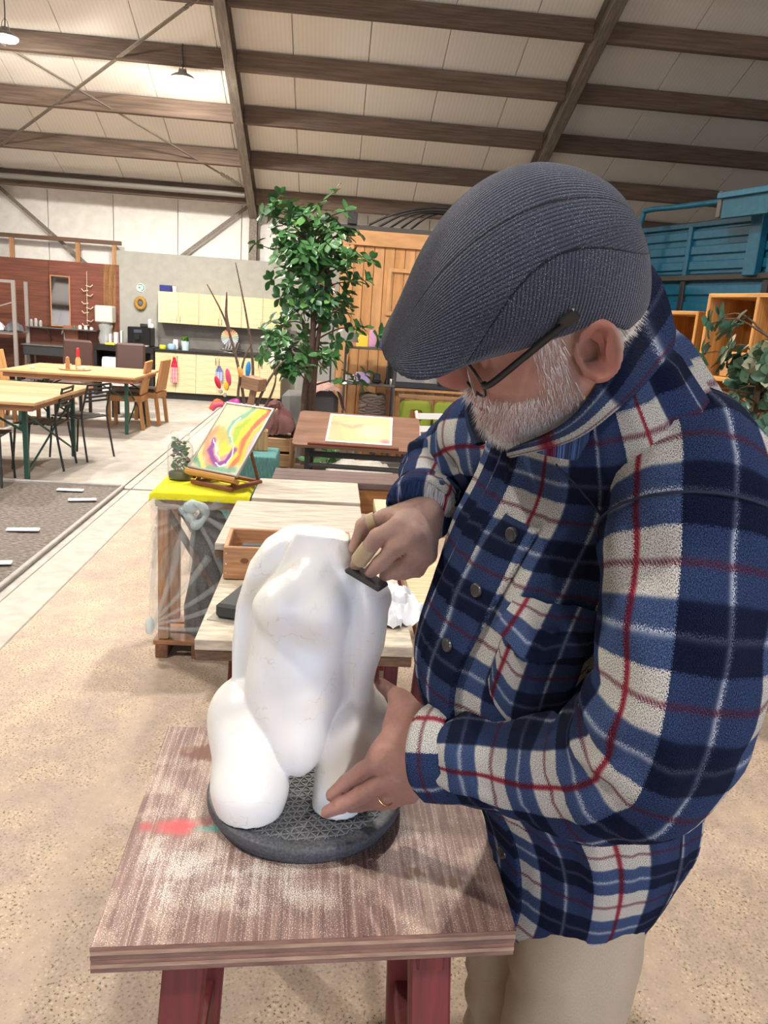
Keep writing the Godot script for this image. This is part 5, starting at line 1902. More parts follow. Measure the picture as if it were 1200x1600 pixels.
func lounge() -> void:
	rng.seed = 21
	# --- tall artificial tree
	var o := thing("indoor_tree", "tall leafy green indoor tree with several thin stems behind the stands", "tree", V(-0.18, 0, -7.2))
	var g := G.new()
	g.lathe([Vector2(0.14, 0.0), Vector2(0.19, 0.26), Vector2(0.20, 0.30), Vector2(0.185, 0.30), Vector2(0.17, 0.26), Vector2(0.002, 0.25)], 20)
	part(o, "pot", g, flat(92, 74, 62))
	var bark := mottled(116, 92, 78, "rough", V(10, 1, 10), 0.85, 0.1)
	var tips := []
	var stems := [[V(-0.03, 0.24, 0), V(-0.05, 0.9, 0.03), V(0.0, 1.5, 0), V(-0.06, 2.1, 0.03), V(-0.14, 2.5, 0)], [V(0.05, 0.24, 0.02), V(0.03, 0.8, -0.02), V(0.05, 1.4, 0.03), V(0.10, 1.9, 0), V(0.06, 2.35, 0.04)], [V(-0.01, 0.24, -0.05), V(0.0, 1.0, 0), V(0.01, 1.6, 0.04), V(-0.02, 2.2, 0)]]
	for s: Array in stems:
		g = G.new()
		g.tube(curve(s, 5), taper([0.033, 0.028, 0.021, 0.014, 0.006].slice(0, s.size()), 5), 8)
		part(o, "trunk", g, bark)
	# side branches: height, bearing, reach, rise
	var crown := 0
	while crown < 52:
		var h := rng.randf_range(0.98, 2.35)
		var a := rng.randf() * TAU
		var reach := rng.randf_range(0.2, 0.62) * (1.0 - 0.35 * smoothstep(1.9, 2.5, h)) * (0.75 + 0.25 * absf(cos(a)))
		var from := V(0.0 - 0.05 * smoothstep(1.6, 2.4, h), h, 0)
		var to := from + V(cos(a) * reach, rng.randf_range(0.05, 0.28), sin(a) * reach)
		g = G.new()
		g.tube(curve([from, from.lerp(to, 0.5) + V(0, 0.05, 0), to], 4), taper([0.009, 0.006, 0.003], 4), 6)
		part(o, "branch", g, bark)
		tips.append([to, (to - from).normalized() * 0.6 + V(0, 0.6, 0)])
		for k in 4:
			var p := from.lerp(to, rng.randf_range(0.45, 1.0))
			var e := p + V(rng.randf_range(-0.16, 0.16), rng.randf_range(-0.10, 0.15), rng.randf_range(-0.16, 0.16))
			tips.append([e, (e - p).normalized() * 0.7 + V(0, 0.5, 0)])
		crown += 1
	for k in 9:
		tips.append([V(-0.12 + rng.randf_range(-0.22, 0.18), 2.4 + rng.randf_range(-0.1, 0.16), rng.randf_range(-0.15, 0.15)), V(0, 1, 0)])
	for k in 7:
		tips.append([V(0.22 + rng.randf_range(-0.2, 0.2), 0.34 + rng.randf_range(-0.06, 0.1), rng.randf_range(0.0, 0.25)), V(0.2, 0.7, 0.4)])
	bush(o, tips, leaf_mesh(0.10, 0.060, 0.007), [leafmat(58, 104, 56), leafmat(74, 124, 62), leafmat(44, 84, 54), leafmat(96, 142, 72), leafmat(66, 104, 78)], 6, 300, 0.03)
	# --- drawing table with a picture
	var dt := thing("drawing_table", "tilted brown drawing table on black metal legs holding a pastel picture", "table", V(0.228, 0, -5.8), -4)
	var tilt := rotx(18.5)
	var bd := wood(140, 98, 78)
	g = G.new()
	var ol := PackedVector2Array()
	for k in 4:
		var cx: float = [0.43, -0.43, -0.43, 0.43][k]
		var cy: float = [0.25, 0.25, -0.25, -0.25][k]
		for e in 4:
			var t := PI * 0.5 * k + PI * 0.5 * e / 3.0
			ol.push_back(Vector2(cx + 0.035 * cos(t), cy + 0.035 * sin(t)))
	g.prism(ol, 0.022, Vector3.ZERO, rotx(-90))
	part(dt, "board", g, mottled(132, 96, 77, "grain", V(0.2, 6, 6), 0.55), V(0, 0.81, 0), tilt)
	pbox(dt, "ledge", V(0.66, 0.022, 0.022), V(-0.02, 0.81, 0) + tilt * V(0, 0.018, 0.268), wood(122, 60, 40), 0.004, tilt)
	for sx: float in [-1.0, 1.0]:
		g = G.new()
		g.bar(V(sx * 0.36, 0, 0.16), V(sx * 0.36, 0.71, 0.16), 0.035, 0.035, 0.004)
		part(dt, "leg", g, flat(44, 46, 48, 0.5))
		g = G.new()
		g.bar(V(sx * 0.36, 0, -0.2), V(sx * 0.36, 0.82, -0.2), 0.035, 0.035, 0.004)
		part(dt, "leg", g, flat(44, 46, 48, 0.5))
		g = G.new()
		g.bar(V(sx * 0.36, 0.715, 0.19), V(sx * 0.36, 0.86, -0.22), 0.03, 0.03, 0.004)
		part(dt, "bracket", g, flat(44, 46, 48, 0.5))
	g = G.new()
	g.rod(V(-0.36, 0.565, 0.16), V(0.36, 0.565, 0.16), 0.018)
	part(dt, "stretcher", g, flat(58, 60, 62, 0.5))
	pbox(dt, "stretcher", V(0.72, 0.04, 0.03), V(0, 0.65, 0.16), flat(36, 38, 40, 0.5), 0.003)
	var pc := thing("pastel_picture", "pale yellow and pink pastel picture with a white border on the drawing table", "picture", V(0.228, 0.81, -5.8), -4)
	pbox(pc, "sheet", V(0.485, 0.006, 0.46), tilt * V(0.015, 0.016, -0.015), flat(240, 238, 230, 0.8), 0.001, tilt)
	g = G.new()
	g.tri(V(-0.228, 0, -0.215), V(0.228, 0, -0.215), V(0.228, 0, 0.215), Vector3.UP, Vector2(0, 0), Vector2(1, 0), Vector2(1, 1))
	g.tri(V(-0.228, 0, -0.215), V(0.228, 0, 0.215), V(-0.228, 0, 0.215), Vector3.UP, Vector2(0, 0), Vector2(1, 1), Vector2(0, 1))
	var im := Image.create(220, 200, false, Image.FORMAT_RGB8)
	var nz := FastNoiseLite.new()
	nz.seed = 9
	nz.frequency = 1.0
	for y in 200:
		for x in 220:
			var u := x / 220.0
			var v := y / 200.0
			var k := nz.get_noise_2d(u * 3, v * 3)
			var c := Vector3(0.90, 0.80, 0.52).lerp(Vector3(0.86, 0.83, 0.64), exp(-pow((u - 0.65) / 0.25, 2.0) - pow((v - 0.6) / 0.3, 2.0)))
			c = c.lerp(Vector3(0.85, 0.62, 0.48), smoothstep(0.95, 0.15, u + 0.3 * (1.0 - v) + 0.2 * k))
			c = c.lerp(Vector3(0.80, 0.56, 0.48), exp(-pow((v - 0.30 - 0.12 * sin(u * 5.0) + 0.1 * k) / 0.05, 2.0)) * (1.0 - smoothstep(0.4, 0.9, u)))
			c = c.lerp(Vector3(0.72, 0.42, 0.40), exp(-pow((v - 0.33 + 0.10 * sin(u * 4.0)) / 0.012, 2.0)) * 0.5 * (1.0 - smoothstep(0.6, 0.9, u)))
			c = c.lerp(Vector3(0.92, 0.46, 0.52), exp(-pow(Vector2(u - 0.93, v - 0.93).length() / 0.12, 2.0)))
			im.set_pixel(x, y, Color(c.x, c.y, c.z))
	var pm := StandardMaterial3D.new()
	pm.albedo_texture = it(im)
	pm.roughness = 0.85
	part(pc, "drawing", g, pm, tilt * V(0.015, 0.0195, -0.015), tilt)
	# --- the plank cabin
	var cb := thing("plank_cabin", "ochre plank cabin with a framed top band and a wide black window", "cabin", V(0, 0, -9.3))
	var och := mottled(205, 152, 98, "blotch", V(2, 0.5, 2), 0.65)
	var och2 := mottled(199, 145, 92, "blotch", V(2, 0.5, 2), 0.65)
	var och3 := mottled(208, 156, 104, "blotch", V(2, 0.5, 2), 0.65)
	pbox(cb, "top_band", V(2.7, 0.165, 0.06), V(1.41, 2.522, 0.0), mottled(208, 156, 106, "blotch", V(0.5, 2, 2), 0.65), 0.004)
	pbox(cb, "corner_post", V(0.14, 2.44, 0.055), V(0.13, 1.22, 0.0), och3, 0.004)
	for k in 21:
		var x := 0.2 + 0.118 * k
		var full := x < 0.66 or x > 2.1
		var m: StandardMaterial3D = [och, och2, och3][k % 3]
		if full:
			pbox(cb, "plank", V(0.113, 2.44, 0.022), V(x + 0.058, 1.22, -0.012), m, 0.005)
		else:
			pbox(cb, "plank", V(0.113, 0.86, 0.022), V(x + 0.058, 0.43, -0.012), m, 0.005)
			pbox(cb, "plank", V(0.113, 0.94, 0.022), V(x + 0.058, 1.97, -0.012), m, 0.005)
	pbox(cb, "back_board", V(2.68, 0.86, 0.02), V(1.41, 0.43, -0.035), flat(150, 104, 62), 0.0)
	pbox(cb, "back_board", V(2.68, 0.94, 0.02), V(1.41, 2.0, -0.035), flat(150, 104, 62), 0.0)
	pbox(cb, "back_board", V(0.62, 2.44, 0.02), V(0.36, 1.22, -0.035), flat(150, 104, 62), 0.0)
	pbox(cb, "back_board", V(0.62, 2.44, 0.02), V(2.44, 1.22, -0.035), flat(150, 104, 62), 0.0)
	pbox(cb, "side_wall", V(0.04, 2.58, 1.9), V(0.085, 1.29, -0.98), och, 0.0)
	pbox(cb, "side_wall", V(0.04, 2.58, 1.9), V(2.74, 1.29, -0.98), och, 0.0)
	pbox(cb, "rear_wall", V(2.7, 2.58, 0.04), V(1.41, 1.29, -1.92), flat(196, 186, 160), 0.0)
	pbox(cb, "roof", V(2.8, 0.05, 2.0), V(1.41, 2.63, -0.97), flat(72, 70, 68), 0.004)
	# little hatch with its frame
	for q: Array in [[0.62, 2.02, 0.05, 0.52], [0.86, 2.255, 0.52, 0.045], [0.86, 1.77, 0.52, 0.045], [1.10, 2.02, 0.05, 0.52]]:
		pbox(cb, "hatch_frame", V(q[2], q[3], 0.02), V(q[0], q[1] - 0.06, 0.012), och3, 0.003)
	pbox(cb, "hatch", V(0.12, 0.18, 0.015), V(0.90, 1.90, 0.012), flat(36, 32, 30), 0.003)
	var wn := Node3D.new()
	wn.name = "cabin_window"
	cb.add_child(wn)
	var blk := flat(34, 34, 38, 0.45)
	for q: Array in [[1.36, 0.90, 1.30, 0.07], [1.36, 1.50, 1.30, 0.07], [0.745, 1.2, 0.07, 0.6], [1.975, 1.2, 0.07, 0.6], [1.30, 1.2, 0.05, 0.6]]:
		pbox(wn, "window_bar", V(q[2], q[3], 0.06), V(q[0], q[1], 0.0), blk, 0.006)
	pbox(wn, "pane", V(1.2, 0.58, 0.008), V(1.36, 1.2, -0.012), glass(0.16), 0.0)
	pbox(cb, "window_sill", V(1.40, 0.03, 0.07), V(1.36, 0.845, 0.02), och3, 0.004)
	# what shows in the cabin
	pbox(cb, "inner_shelf", V(1.3, 0.5, 0.3), V(1.3, 0.95, -1.5), flat(168, 160, 138), 0.01)
	pbox(cb, "inner_post", V(0.06, 1.3, 0.05), V(1.22, 1.3, -0.5), wood(196, 160, 110, "y"), 0.004)
	# black clamp on the roof edge and dark hoses above
	g = G.new()
	g.box(V(0, 0.06, 0), V(0.11, 0.12, 0.10), 0.006)
	g.box(V(0, 0.15, 0), V(0.04, 0.08, 0.06), 0.004)
	single("roof_clamp", "black metal bracket on the upper corner of the ochre cabin", "bracket", g, flat(34, 34, 36, 0.5), V(0.16, 2.657, -9.29))
	for k in 5:
		g = G.new()
		var a := V(0.35 + 0.12 * k, 2.672, -9.35 - 0.12 * k)
		g.tube(curve([a, a + V(0.35, 0.16 + 0.02 * k, 0), a + V(0.9, 0.26 - 0.025 * k, -0.1), a + V(1.6, 0.10, -0.1), a + V(1.9, 0.0, -0.1)], 8), pf([0.013]), 7)
		single("black_hose", "black hose curving over the roof of the ochre cabin", "hose", g, flat(28, 28, 30, 0.5), Vector3.ZERO, 0, "black hoses on the cabin roof")
	# --- black shelf unit before the cabin
	var su := thing("shelf_unit", "slim dark metal shelf unit with three boards standing before the ochre cabin", "shelf", V(0.44, 0, -8.95))
	for sx: float in [-0.28, 0.28]:
		for sz: float in [-0.14, 0.14]:
			pbox(su, "upright", V(0.022, 1.32, 0.022), V(sx, 0.66, sz), flat(66, 64, 64, 0.5), 0.002)
	for y: float in [0.50, 0.915, 1.315]:
		pbox(su, "shelf_board", V(0.58, 0.022, 0.32), V(0, y, 0), flat(82, 78, 76, 0.5), 0.003)
	var on := [["pink_card", V(0.02, 0.16, 0.12), V(0.235, 1.407, -8.98), [214, 120, 110], "pink card leaning on the top board of the dark shelf", "card"], ["framed_print", V(0.13, 0.13, 0.02), V(0.335, 1.392, -8.88), [238, 205, 70], "small yellow print with a white edge on the top shelf board", "print"], ["pink_booklet", V(0.08, 0.19, 0.03), V(0.455, 1.422, -8.98), [214, 160, 196], "upright pink and lilac booklet on the top shelf board", "book"], ["lilac_box", V(0.155, 0.115, 0.1), V(0.365, 0.984, -8.9), [178, 156, 206], "lilac box with a dark pattern on the middle shelf", "box"], ["white_box", V(0.10, 0.08, 0.1), V(0.225, 0.967, -8.9), [224, 220, 216], "plain white box at the end of the middle shelf", "box"]]
	for q: Array in on:
		g = G.new()
		g.box(Vector3.ZERO, q[1], 0.003)
		single(q[0], q[4], q[5], g, flat(q[3][0], q[3][1], q[3][2], 0.6), q[2], 4)
	var bag := crumple(V(0.2, 0.14, 0.18), 14, 14, 0.06, 31)
	single("patterned_bag", "crumpled bag in violet, orange and blue on the top shelf board", "bag", bag, mottled(96, 78, 150, "rough", V(9, 9, 9), 0.6), V(0.60, 1.328, -8.93))
	g = G.new()
	g.ball(V(0.0, 0.035, 0), V(0.045, 0.033, 0.04))
	single("red_ornament", "small bright red ornament beside the crumpled bag", "ornament", g, flat(196, 40, 60, 0.5), V(0.70, 1.325, -8.88))
	var sp := thing("black_camera", "small black camera with a round lens on the middle shelf", "camera", V(0.525, 0.931, -8.92))
	pbox(sp, "camera_body", V(0.08, 0.10, 0.06), V(0, 0.06, 0), flat(30, 30, 32, 0.5), 0.008)
	g = G.new()
	g.ball(V(0, 0.02, 0.03), V(0.06, 0.022, 0.05))
	part(sp, "camera_base", g, flat(24, 24, 26, 0.4))
	g = G.new()
	g.lathe([Vector2(0.028, 0), Vector2(0.03, 0.02), Vector2(0.014, 0.07), Vector2(0.011, 0.2), Vector2(0.002, 0.215)], 14)
	single("dark_bottle", "slim dark bottle with a narrow neck on the middle shelf", "bottle", g, flat(32, 28, 30, 0.3), V(0.645, 0.927, -8.92))
	g = G.new()
	g.lathe([Vector2(0.022, 0), Vector2(0.025, 0.05), Vector2(0.02, 0.065), Vector2(0.002, 0.067)], 12)
	single("silver_pot", "small silver pot next to the slim dark bottle", "pot", g, flat(200, 200, 204, 0.25, 0.9), V(0.69, 0.927, -8.87))
	var rope := thing("grey_rope", "heap of coiled grey felted rope on the lowest shelf board", "rope", V(0.50, 0.513, -8.95))
	for k in 5:
		g = G.new()
		var lp := PackedVector3Array()
		for e in 41:
			var t := TAU * e / 20.0
			lp.push_back(V(0.13 * cos(t + k) + rng.randf_range(-0.012, 0.012), 0.035 + 0.055 * k + 0.02 * sin(t * 2.5 + k), 0.09 * sin(t + k)))
		g.tube(lp, pf([0.028]), 8)
		part(rope, "coil", g, mottled(128, 112, 104, "rough", V(12, 12, 12), 0.95, 0.2))
	# --- arc floor lamp
	var fl := thing("floor_lamp", "floor lamp with a grey dome shade on a thin black pole", "lamp", V(0.0, 0, -8.6))
	g = G.new()
	g.lathe([Vector2(0.13, 0), Vector2(0.13, 0.02), Vector2(0.02, 0.03), Vector2(0.002, 0.03)], 20)
	part(fl, "base", g, flat(40, 40, 42, 0.4))
	g = G.new()
	g.tube(curve([V(0, 0.02, 0), V(0, 0.8, 0), V(0.0, 1.45, 0), V(0.05, 1.58, 0), V(0.13, 1.56, 0), V(0.15, 1.52, 0)], 6), pf([0.009]), 8)
	part(fl, "pole", g, flat(36, 36, 38, 0.4))
	g = G.new()
	g.lathe([Vector2(0.025, 0.14), Vector2(0.07, 0.13), Vector2(0.115, 0.08), Vector2(0.138, 0.0), Vector2(0.132, 0.0), Vector2(0.108, 0.075), Vector2(0.06, 0.12), Vector2(0.005, 0.125)], 26, V(0.15, 1.38, 0))
	part(fl, "shade", g, flat(128, 124, 118, 0.5))
	# --- boxes stacked on a slim cupboard behind the tree
	var cp := thing("slim_cupboard", "plain grey cupboard standing between tree and ochre cabin", "cupboard", V(-0.21, 0, -9.7))
	pbox(cp, "body", V(0.42, 1.78, 0.4), V(0, 0.89, 0), flat(150, 150, 148, 0.6), 0.006)
	pbox(cp, "door", V(0.40, 1.72, 0.02), V(0, 0.89, 0.208), flat(158, 158, 156, 0.6), 0.004)
	for q: Array in [[0.055, 0.11, [150, 112, 76], "brown flat box lying on the grey cupboard"], [0.145, 0.06, [234, 232, 228], "white flat box stacked in the middle on the grey cupboard"], [0.205, 0.05, [204, 46, 52], "red flat box on top of the stack on the grey cupboard"]]:
		g = G.new()
		g.box(Vector3.ZERO, V(0.38, q[1], 0.3), 0.004)
		single("flat_box", q[3], "box", g, flat(q[2][0], q[2][1], q[2][2], 0.7), V(-0.19, 1.782 + q[0], -9.68), 0, "boxes on the grey cupboard")
	# --- bench with green cushions
	var bn := thing("cushion_bench", "low wooden bench along the cabin under the black window", "bench", V(1.55, 0, -8.85))
	pbox(bn, "seat", V(1.5, 0.05, 0.42), V(0, 0.38, 0.0), wood(150, 110, 76), 0.005)
	pbox(bn, "back_rail", V(1.5, 0.05, 0.05), V(0, 0.79, -0.2), wood(176, 134, 94), 0.005)
	for sx: float in [-0.7, 0.7]:
		pbox(bn, "leg", V(0.06, 0.36, 0.4), V(sx, 0.18, 0), wood(130, 92, 62, "y"), 0.005)
		pbox(bn, "back_post", V(0.05, 0.42, 0.04), V(sx, 0.59, -0.2), wood(130, 92, 62, "y"), 0.005)
	for k in 3:
		g = G.new()
		var rows := []
		for a in 15:
			var f := PI * clampf(a / 14.0, 0.02, 0.98)
			var row := PackedVector3Array()
			for b in 24:
				var t := TAU * b / 24
				var cx := signf(cos(t)) * pow(absf(cos(t)), 0.35)
				var cy := signf(sin(t)) * pow(absf(sin(t)), 0.35)
				row.push_back(V(0.19 * cx * pow(sin(f), 0.35), 0.175 * cy * pow(sin(f), 0.35), -0.055 * cos(f)))
			rows.append(row)
		g.grid(rows, true)
		var cu := single("green_cushion", ["lime green square cushion beside the dark shelf unit", "lime green square cushion in the middle of the low bench", "lime green square cushion at the far end of the low bench"][k], "cushion", g, mottled(146, 162, 58, "fine", V(10, 10, 10), 0.9, 0.05), V(1.0 + 0.40 * k, 0.585, -8.93), 0, "green cushions on the bench")
		cu.rotation_degrees.x = -10
	# --- white folding chair
	var wc := thing("white_chair", "white slatted folding chair standing before the green cushions", "chair", V(1.12, 0, -7.6), 20)
	for sx: float in [-0.2, 0.2]:
		g = G.new()
		g.bar(V(sx, 0, 0.2), V(sx, 0.78, -0.18), 0.022, 0.03, 0.003, V(0, 0, 1))
		part(wc, "leg", g, flat(232, 232, 232, 0.5))
		g = G.new()
		g.bar(V(sx * 0.9, 0, -0.2), V(sx * 0.9, 0.45, 0.16), 0.022, 0.03, 0.003, V(0, 0, 1))
		part(wc, "leg", g, flat(232, 232, 232, 0.5))
	for k in 2:
		pbox(wc, "back_slat", V(0.4, 0.06, 0.014), V(0, 0.73 - 0.12 * k, -0.16 + 0.055 * k), flat(236, 236, 236, 0.5), 0.003)
	for k in 5:
		pbox(wc, "seat_slat", V(0.4, 0.014, 0.06), V(0, 0.45, -0.12 + 0.072 * k), flat(236, 236, 236, 0.5), 0.003)
	# --- armchairs and soft things in the lounge
	var ac := thing("armchair", "grey upholstered armchair under a rose blanket beside the floor lamp", "armchair", V(-0.13, 0, -8.15), 15)
	var up := mottled(140, 140, 140, "fine", V(8, 8, 8), 0.9)
	pbox(ac, "seat", V(0.62, 0.34, 0.6), V(0, 0.25, 0), up, 0.05)
	pbox(ac, "backrest", V(0.62, 0.5, 0.16), V(0, 0.6, -0.26), up, 0.07, rotx(-8))
	for sx: float in [-0.34, 0.34]:
		pbox(ac, "armrest", V(0.12, 0.5, 0.6), V(sx, 0.32, 0), up, 0.05)
	single("rose_blanket", "dusty rose blanket thrown over the back of the grey armchair", "blanket", crumple(V(0.42, 0.05, 0.42), 24, 24, 0.05, 44, 0.22), mottled(190, 152, 144, "fine", V(10, 10, 10), 0.95, 0.1), V(-0.05, 0.88, -8.38), 10)
	var a2 := thing("grey_armchair", "dark grey quilted armchair behind the teal covered table", "armchair", V(-0.62, 0, -6.55), 25)
	pbox(a2, "seat", V(0.55, 0.3, 0.5), V(0, 0.25, 0), mottled(118, 118, 122, "fine", V(8, 8, 8), 0.9), 0.05)
	pbox(a2, "backrest", V(0.55, 0.42, 0.14), V(0, 0.56, -0.18), mottled(126, 126, 130, "fine", V(8, 8, 8), 0.9), 0.06, rotx(-12))
	for k in 3:
		pbox(a2, "quilt_roll", V(0.5, 0.11, 0.06), V(0, 0.46 + 0.115 * k, -0.10 - 0.022 * k), mottled(132, 132, 136, "fine", V(8, 8, 8), 0.9), 0.028, rotx(-12))
	var po := thing("sheepskin_stool", "round stool covered with a white sheepskin under the drawing table", "stool", V(0.30, 0, -6.85))
	g = G.new()
	g.lathe([Vector2(0.22, 0.0), Vector2(0.24, 0.1), Vector2(0.24, 0.26), Vector2(0.2, 0.31), Vector2(0.002, 0.32)], 24)
	part(po, "base", g, flat(150, 146, 140))
	part(po, "sheepskin", crumple(V(0.62, 0.06, 0.52), 36, 36, 0.05, 14, 0.06), mottled(228, 224, 216, "rough", V(16, 16, 16), 0.95, 0.3), V(0, 0.32, 0))
	var lt := thing("low_table", "low dark coffee table with a grey lower board behind the drawing table", "table", V(0.78, 0, -8.05))
	pbox(lt, "tabletop", V(0.7, 0.03, 0.45), V(0, 0.36, 0), flat(48, 44, 44, 0.4), 0.004)
	pbox(lt, "lower_board", V(0.62, 0.03, 0.4), V(0, 0.14, 0), flat(170, 168, 164, 0.5), 0.004)
	for sx: float in [-0.3, 0.3]:
		pbox(lt, "leg", V(0.04, 0.345, 0.4), V(sx, 0.1725, 0), flat(44, 42, 42, 0.5), 0.004)
	g = G.new()
	g.box(Vector3.ZERO, V(0.18, 0.05, 0.12), 0.006)
	single("red_box", "flat coral red box lying on the low dark table", "box", g, flat(196, 84, 70, 0.6), V(0.66, 0.401, -8.0), 8)
	# --- table under a teal cloth with baskets, box and decorated branches
	var tt := thing("side_table", "small square table hidden under a teal cloth", "table", V(-0.50, 0, -4.98))
	pbox(tt, "tabletop", V(0.36, 0.03, 0.34), V(0, 0.745, 0), wood(150, 110, 80), 0.003)
	for sx: float in [-0.15, 0.15]:
		for sz: float in [-0.14, 0.14]:
			pbox(tt, "leg", V(0.035, 0.73, 0.035), V(sx, 0.365, sz), wood(150, 110, 80, "y"), 0.003)
	g = G.new()
	var rows := []
	var prof := [Vector2(0.02, 0.768), Vector2(0.8, 0.768), Vector2(0.98, 0.766), Vector2(1.03, 0.755), Vector2(1.05, 0.70), Vector2(1.07, 0.55), Vector2(1.08, 0.36), Vector2(1.09, 0.16)]
	for p: Vector2 in prof:
		var row := PackedVector3Array()
		for b in 72:
			var t := TAU * b / 72
			var c := cos(t)
			var s := sin(t)
			var m := 1.0 / maxf(absf(c), absf(s))
			var fold := 1.0 + (0.05 * sin(t * 11.0) + 0.02 * sin(t * 23.0 + 1.0)) * smoothstep(0.76, 0.4, p.y)
			row.push_back(V(0.182 * c * m * p.x * fold, p.y, 0.172 * s * m * p.x * fold))
		rows.append(row)
	g.grid(rows, true)
	single("teal_cloth", "teal ribbed cloth hanging over the small square table", "cloth", g, mottled(92, 146, 146, "grain", V(14, 2, 14), 0.9, 0.1), V(-0.50, 0, -4.98))
	var bk := thing("round_basket", "shallow round basket tipped towards the front with dark cones in it", "basket", V(-0.56, 0.77, -4.92))
	g = G.new()
	g.lathe([Vector2(0.03, 0.004), Vector2(0.06, 0.012), Vector2(0.078, 0.04), Vector2(0.082, 0.055), Vector2(0.076, 0.055), Vector2(0.06, 0.02), Vector2(0.002, 0.012)], 22, V(0, 0.045, 0), rotx(38))
	part(bk, "bowl", g, mottled(176, 150, 96, "grain", V(20, 20, 20), 0.8))
	for k in 9:
		g = G.new()
		g.ball(Vector3.ZERO, V(0.017, 0.02, 0.017), Basis.IDENTITY, 8, 6)
		part(bk, "cone", g, flat(74, 62, 66), V(0, 0.045, 0) + rotx(38) * V(0.042 * cos(k * 0.7), 0.045, 0.042 * sin(k * 0.7)))
	var wb := thing("wood_box", "small open pine box holding sticks on the teal cloth", "box", V(-0.43, 0.77, -5.02), 6)
	pbox(wb, "front_board", V(0.09, 0.13, 0.008), V(0, 0.066, 0.041), wood(206, 168, 116, "y"), 0.002)
	pbox(wb, "back_board", V(0.09, 0.13, 0.008), V(0, 0.066, -0.041), wood(206, 168, 116, "y"), 0.002)
	for sx: float in [-0.041, 0.041]:
		pbox(wb, "side_board", V(0.008, 0.13, 0.074), V(sx, 0.066, 0), wood(200, 160, 108, "y"), 0.002)
	g = G.new()
	g.tube(pv([V(-0.02, 0.01, 0), V(0.03, 0.2, 0.0), V(0.1, 0.27, 0.01)]), pf([0.006]), 6)
	part(wb, "stick", g, flat(206, 176, 136))
	# --- decorated branches in a tall dark vase behind
	var br := thing("decorated_branches", "bare branches hung with bright feather birds standing in a dark vase", "branches", V(-0.56, 0, -5.4))
	g = G.new()
	g.lathe([Vector2(0.08, 0), Vector2(0.1, 0.3), Vector2(0.07, 0.8), Vector2(0.09, 0.92), Vector2(0.08, 0.92), Vector2(0.06, 0.8), Vector2(0.002, 0.7)], 20)
	part(br, "vase", g, flat(96, 74, 62, 0.5))
	var bw := mottled(134, 112, 96, "rough", V(12, 2, 12), 0.9)
	for q: Array in [[V(0, 0.85, 0), V(-0.05, 1.2, 0.02), V(-0.15, 1.55, 0.03), V(-0.28, 1.79, 0.02)], [V(0.01, 0.85, 0), V(0.03, 1.25, -0.02), V(-0.02, 1.6, 0), V(-0.10, 1.94, 0)], [V(0.02, 0.85, 0.02), V(0.10, 1.1, 0.04), V(0.2, 1.28, 0.05), V(0.26, 1.34, 0.05)], [V(-0.02, 0.85, 0.02), V(-0.06, 1.05, 0.04), V(-0.03, 1.3, 0.04), V(0.03, 1.45, 0.02)], [V(0.02, 0.85, 0), V(0.12, 1.0, 0), V(0.18, 1.15, 0.0), V(0.19, 1.26, 0)], [V(-0.13, 1.5, 0.03), V(-0.15, 1.6, 0.03), V(-0.15, 1.7, 0.03), V(-0.15, 1.75, 0.03)]]:
		g = G.new()
		g.tube(curve(q, 5), taper([0.013, 0.010, 0.007, 0.003], 5), 7)
		part(br, "twig", g, bw)
	var bh := part(br, "bird_house", bm(V(0.14, 0.085, 0.10), 0.005), wood(176, 138, 108), V(0.05, 1.17, 0.10), roty(-30) * rotz(-6))
	g = G.new()
	g.bar(V(-0.02, 0.78, 0.08), V(0.05, 1.13, 0.08), 0.045, 0.03, 0.003)
	part(br, "bird_house_post", g, wood(168, 128, 98, "y"))
	bh.set_meta("label", "small wooden bird house")
	for q: Array in [[V(-0.19, 1.16, 0.1), [206, 46, 72], 1.0, 20.0], [V(-0.12, 1.20, 0.1), [226, 84, 120], 1.3, 10.0], [V(0.01, 1.26, 0.10), [50, 140, 206], 1.2, -5.0], [V(-0.04, 1.24, 0.11), [238, 168, 92], 0.8, 15.0], [V(-0.13, 1.14, 0.1), [240, 196, 70], 0.7, 0.0]]:
		g = G.new()
		g.ball(Vector3.ZERO, V(0.018, 0.045 * q[2], 0.016), rotz(q[3]), 10, 8)
		part(br, "feather_bird", g, flat(q[1][0], q[1][1], q[1][2], 0.8), q[0])
	for q: Array in [[[V(-0.24, 0.98, 0.1), V(-0.19, 1.03, 0.1), V(-0.13, 0.99, 0.1), V(-0.1, 0.92, 0.1)], [240, 110, 50]], [[V(-0.12, 1.03, 0.11), V(-0.06, 1.04, 0.11), V(-0.05, 0.97, 0.11)], [214, 84, 176]], [[V(-0.22, 0.97, 0.11), V(-0.2, 1.01, 0.11), V(-0.15, 1.02, 0.11)], [236, 100, 130]], [[V(-0.09, 1.02, 0.1), V(-0.08, 0.96, 0.1), V(-0.10, 0.91, 0.1)], [200, 70, 160]]]:
		g = G.new()
		g.tube(curve(q[0], 5), taper([0.008, 0.024, 0.016, 0.006].slice(0, q[0].size()), 5), 8)
		part(br, "feather", g, flat(q[1][0], q[1][1], q[1][2], 0.8))
	for q: Array in [[V(0.115, 0.93, 0.08), 0.03], [V(-0.17, 1.10, 0.1), 0.014], [V(-0.14, 1.08, 0.1), 0.014]]:
		g = G.new()
		g.ball(q[0], Vector3.ONE * q[1])
		part(br, "bauble", g, flat(226, 226, 230, 0.2, 0.4))
	# --- rose brown cloth bundle and small figure near the tree
	single("brown_bundle", "dark rose and brown woven cloth heap between the branches and the tree", "cloth", crumple(V(0.30, 0.22, 0.26), 20, 20, 0.10, 71), mottled(128, 86, 82, "rough", V(12, 12, 12), 0.95, 0.2), V(-0.41, 0.72, -6.05))
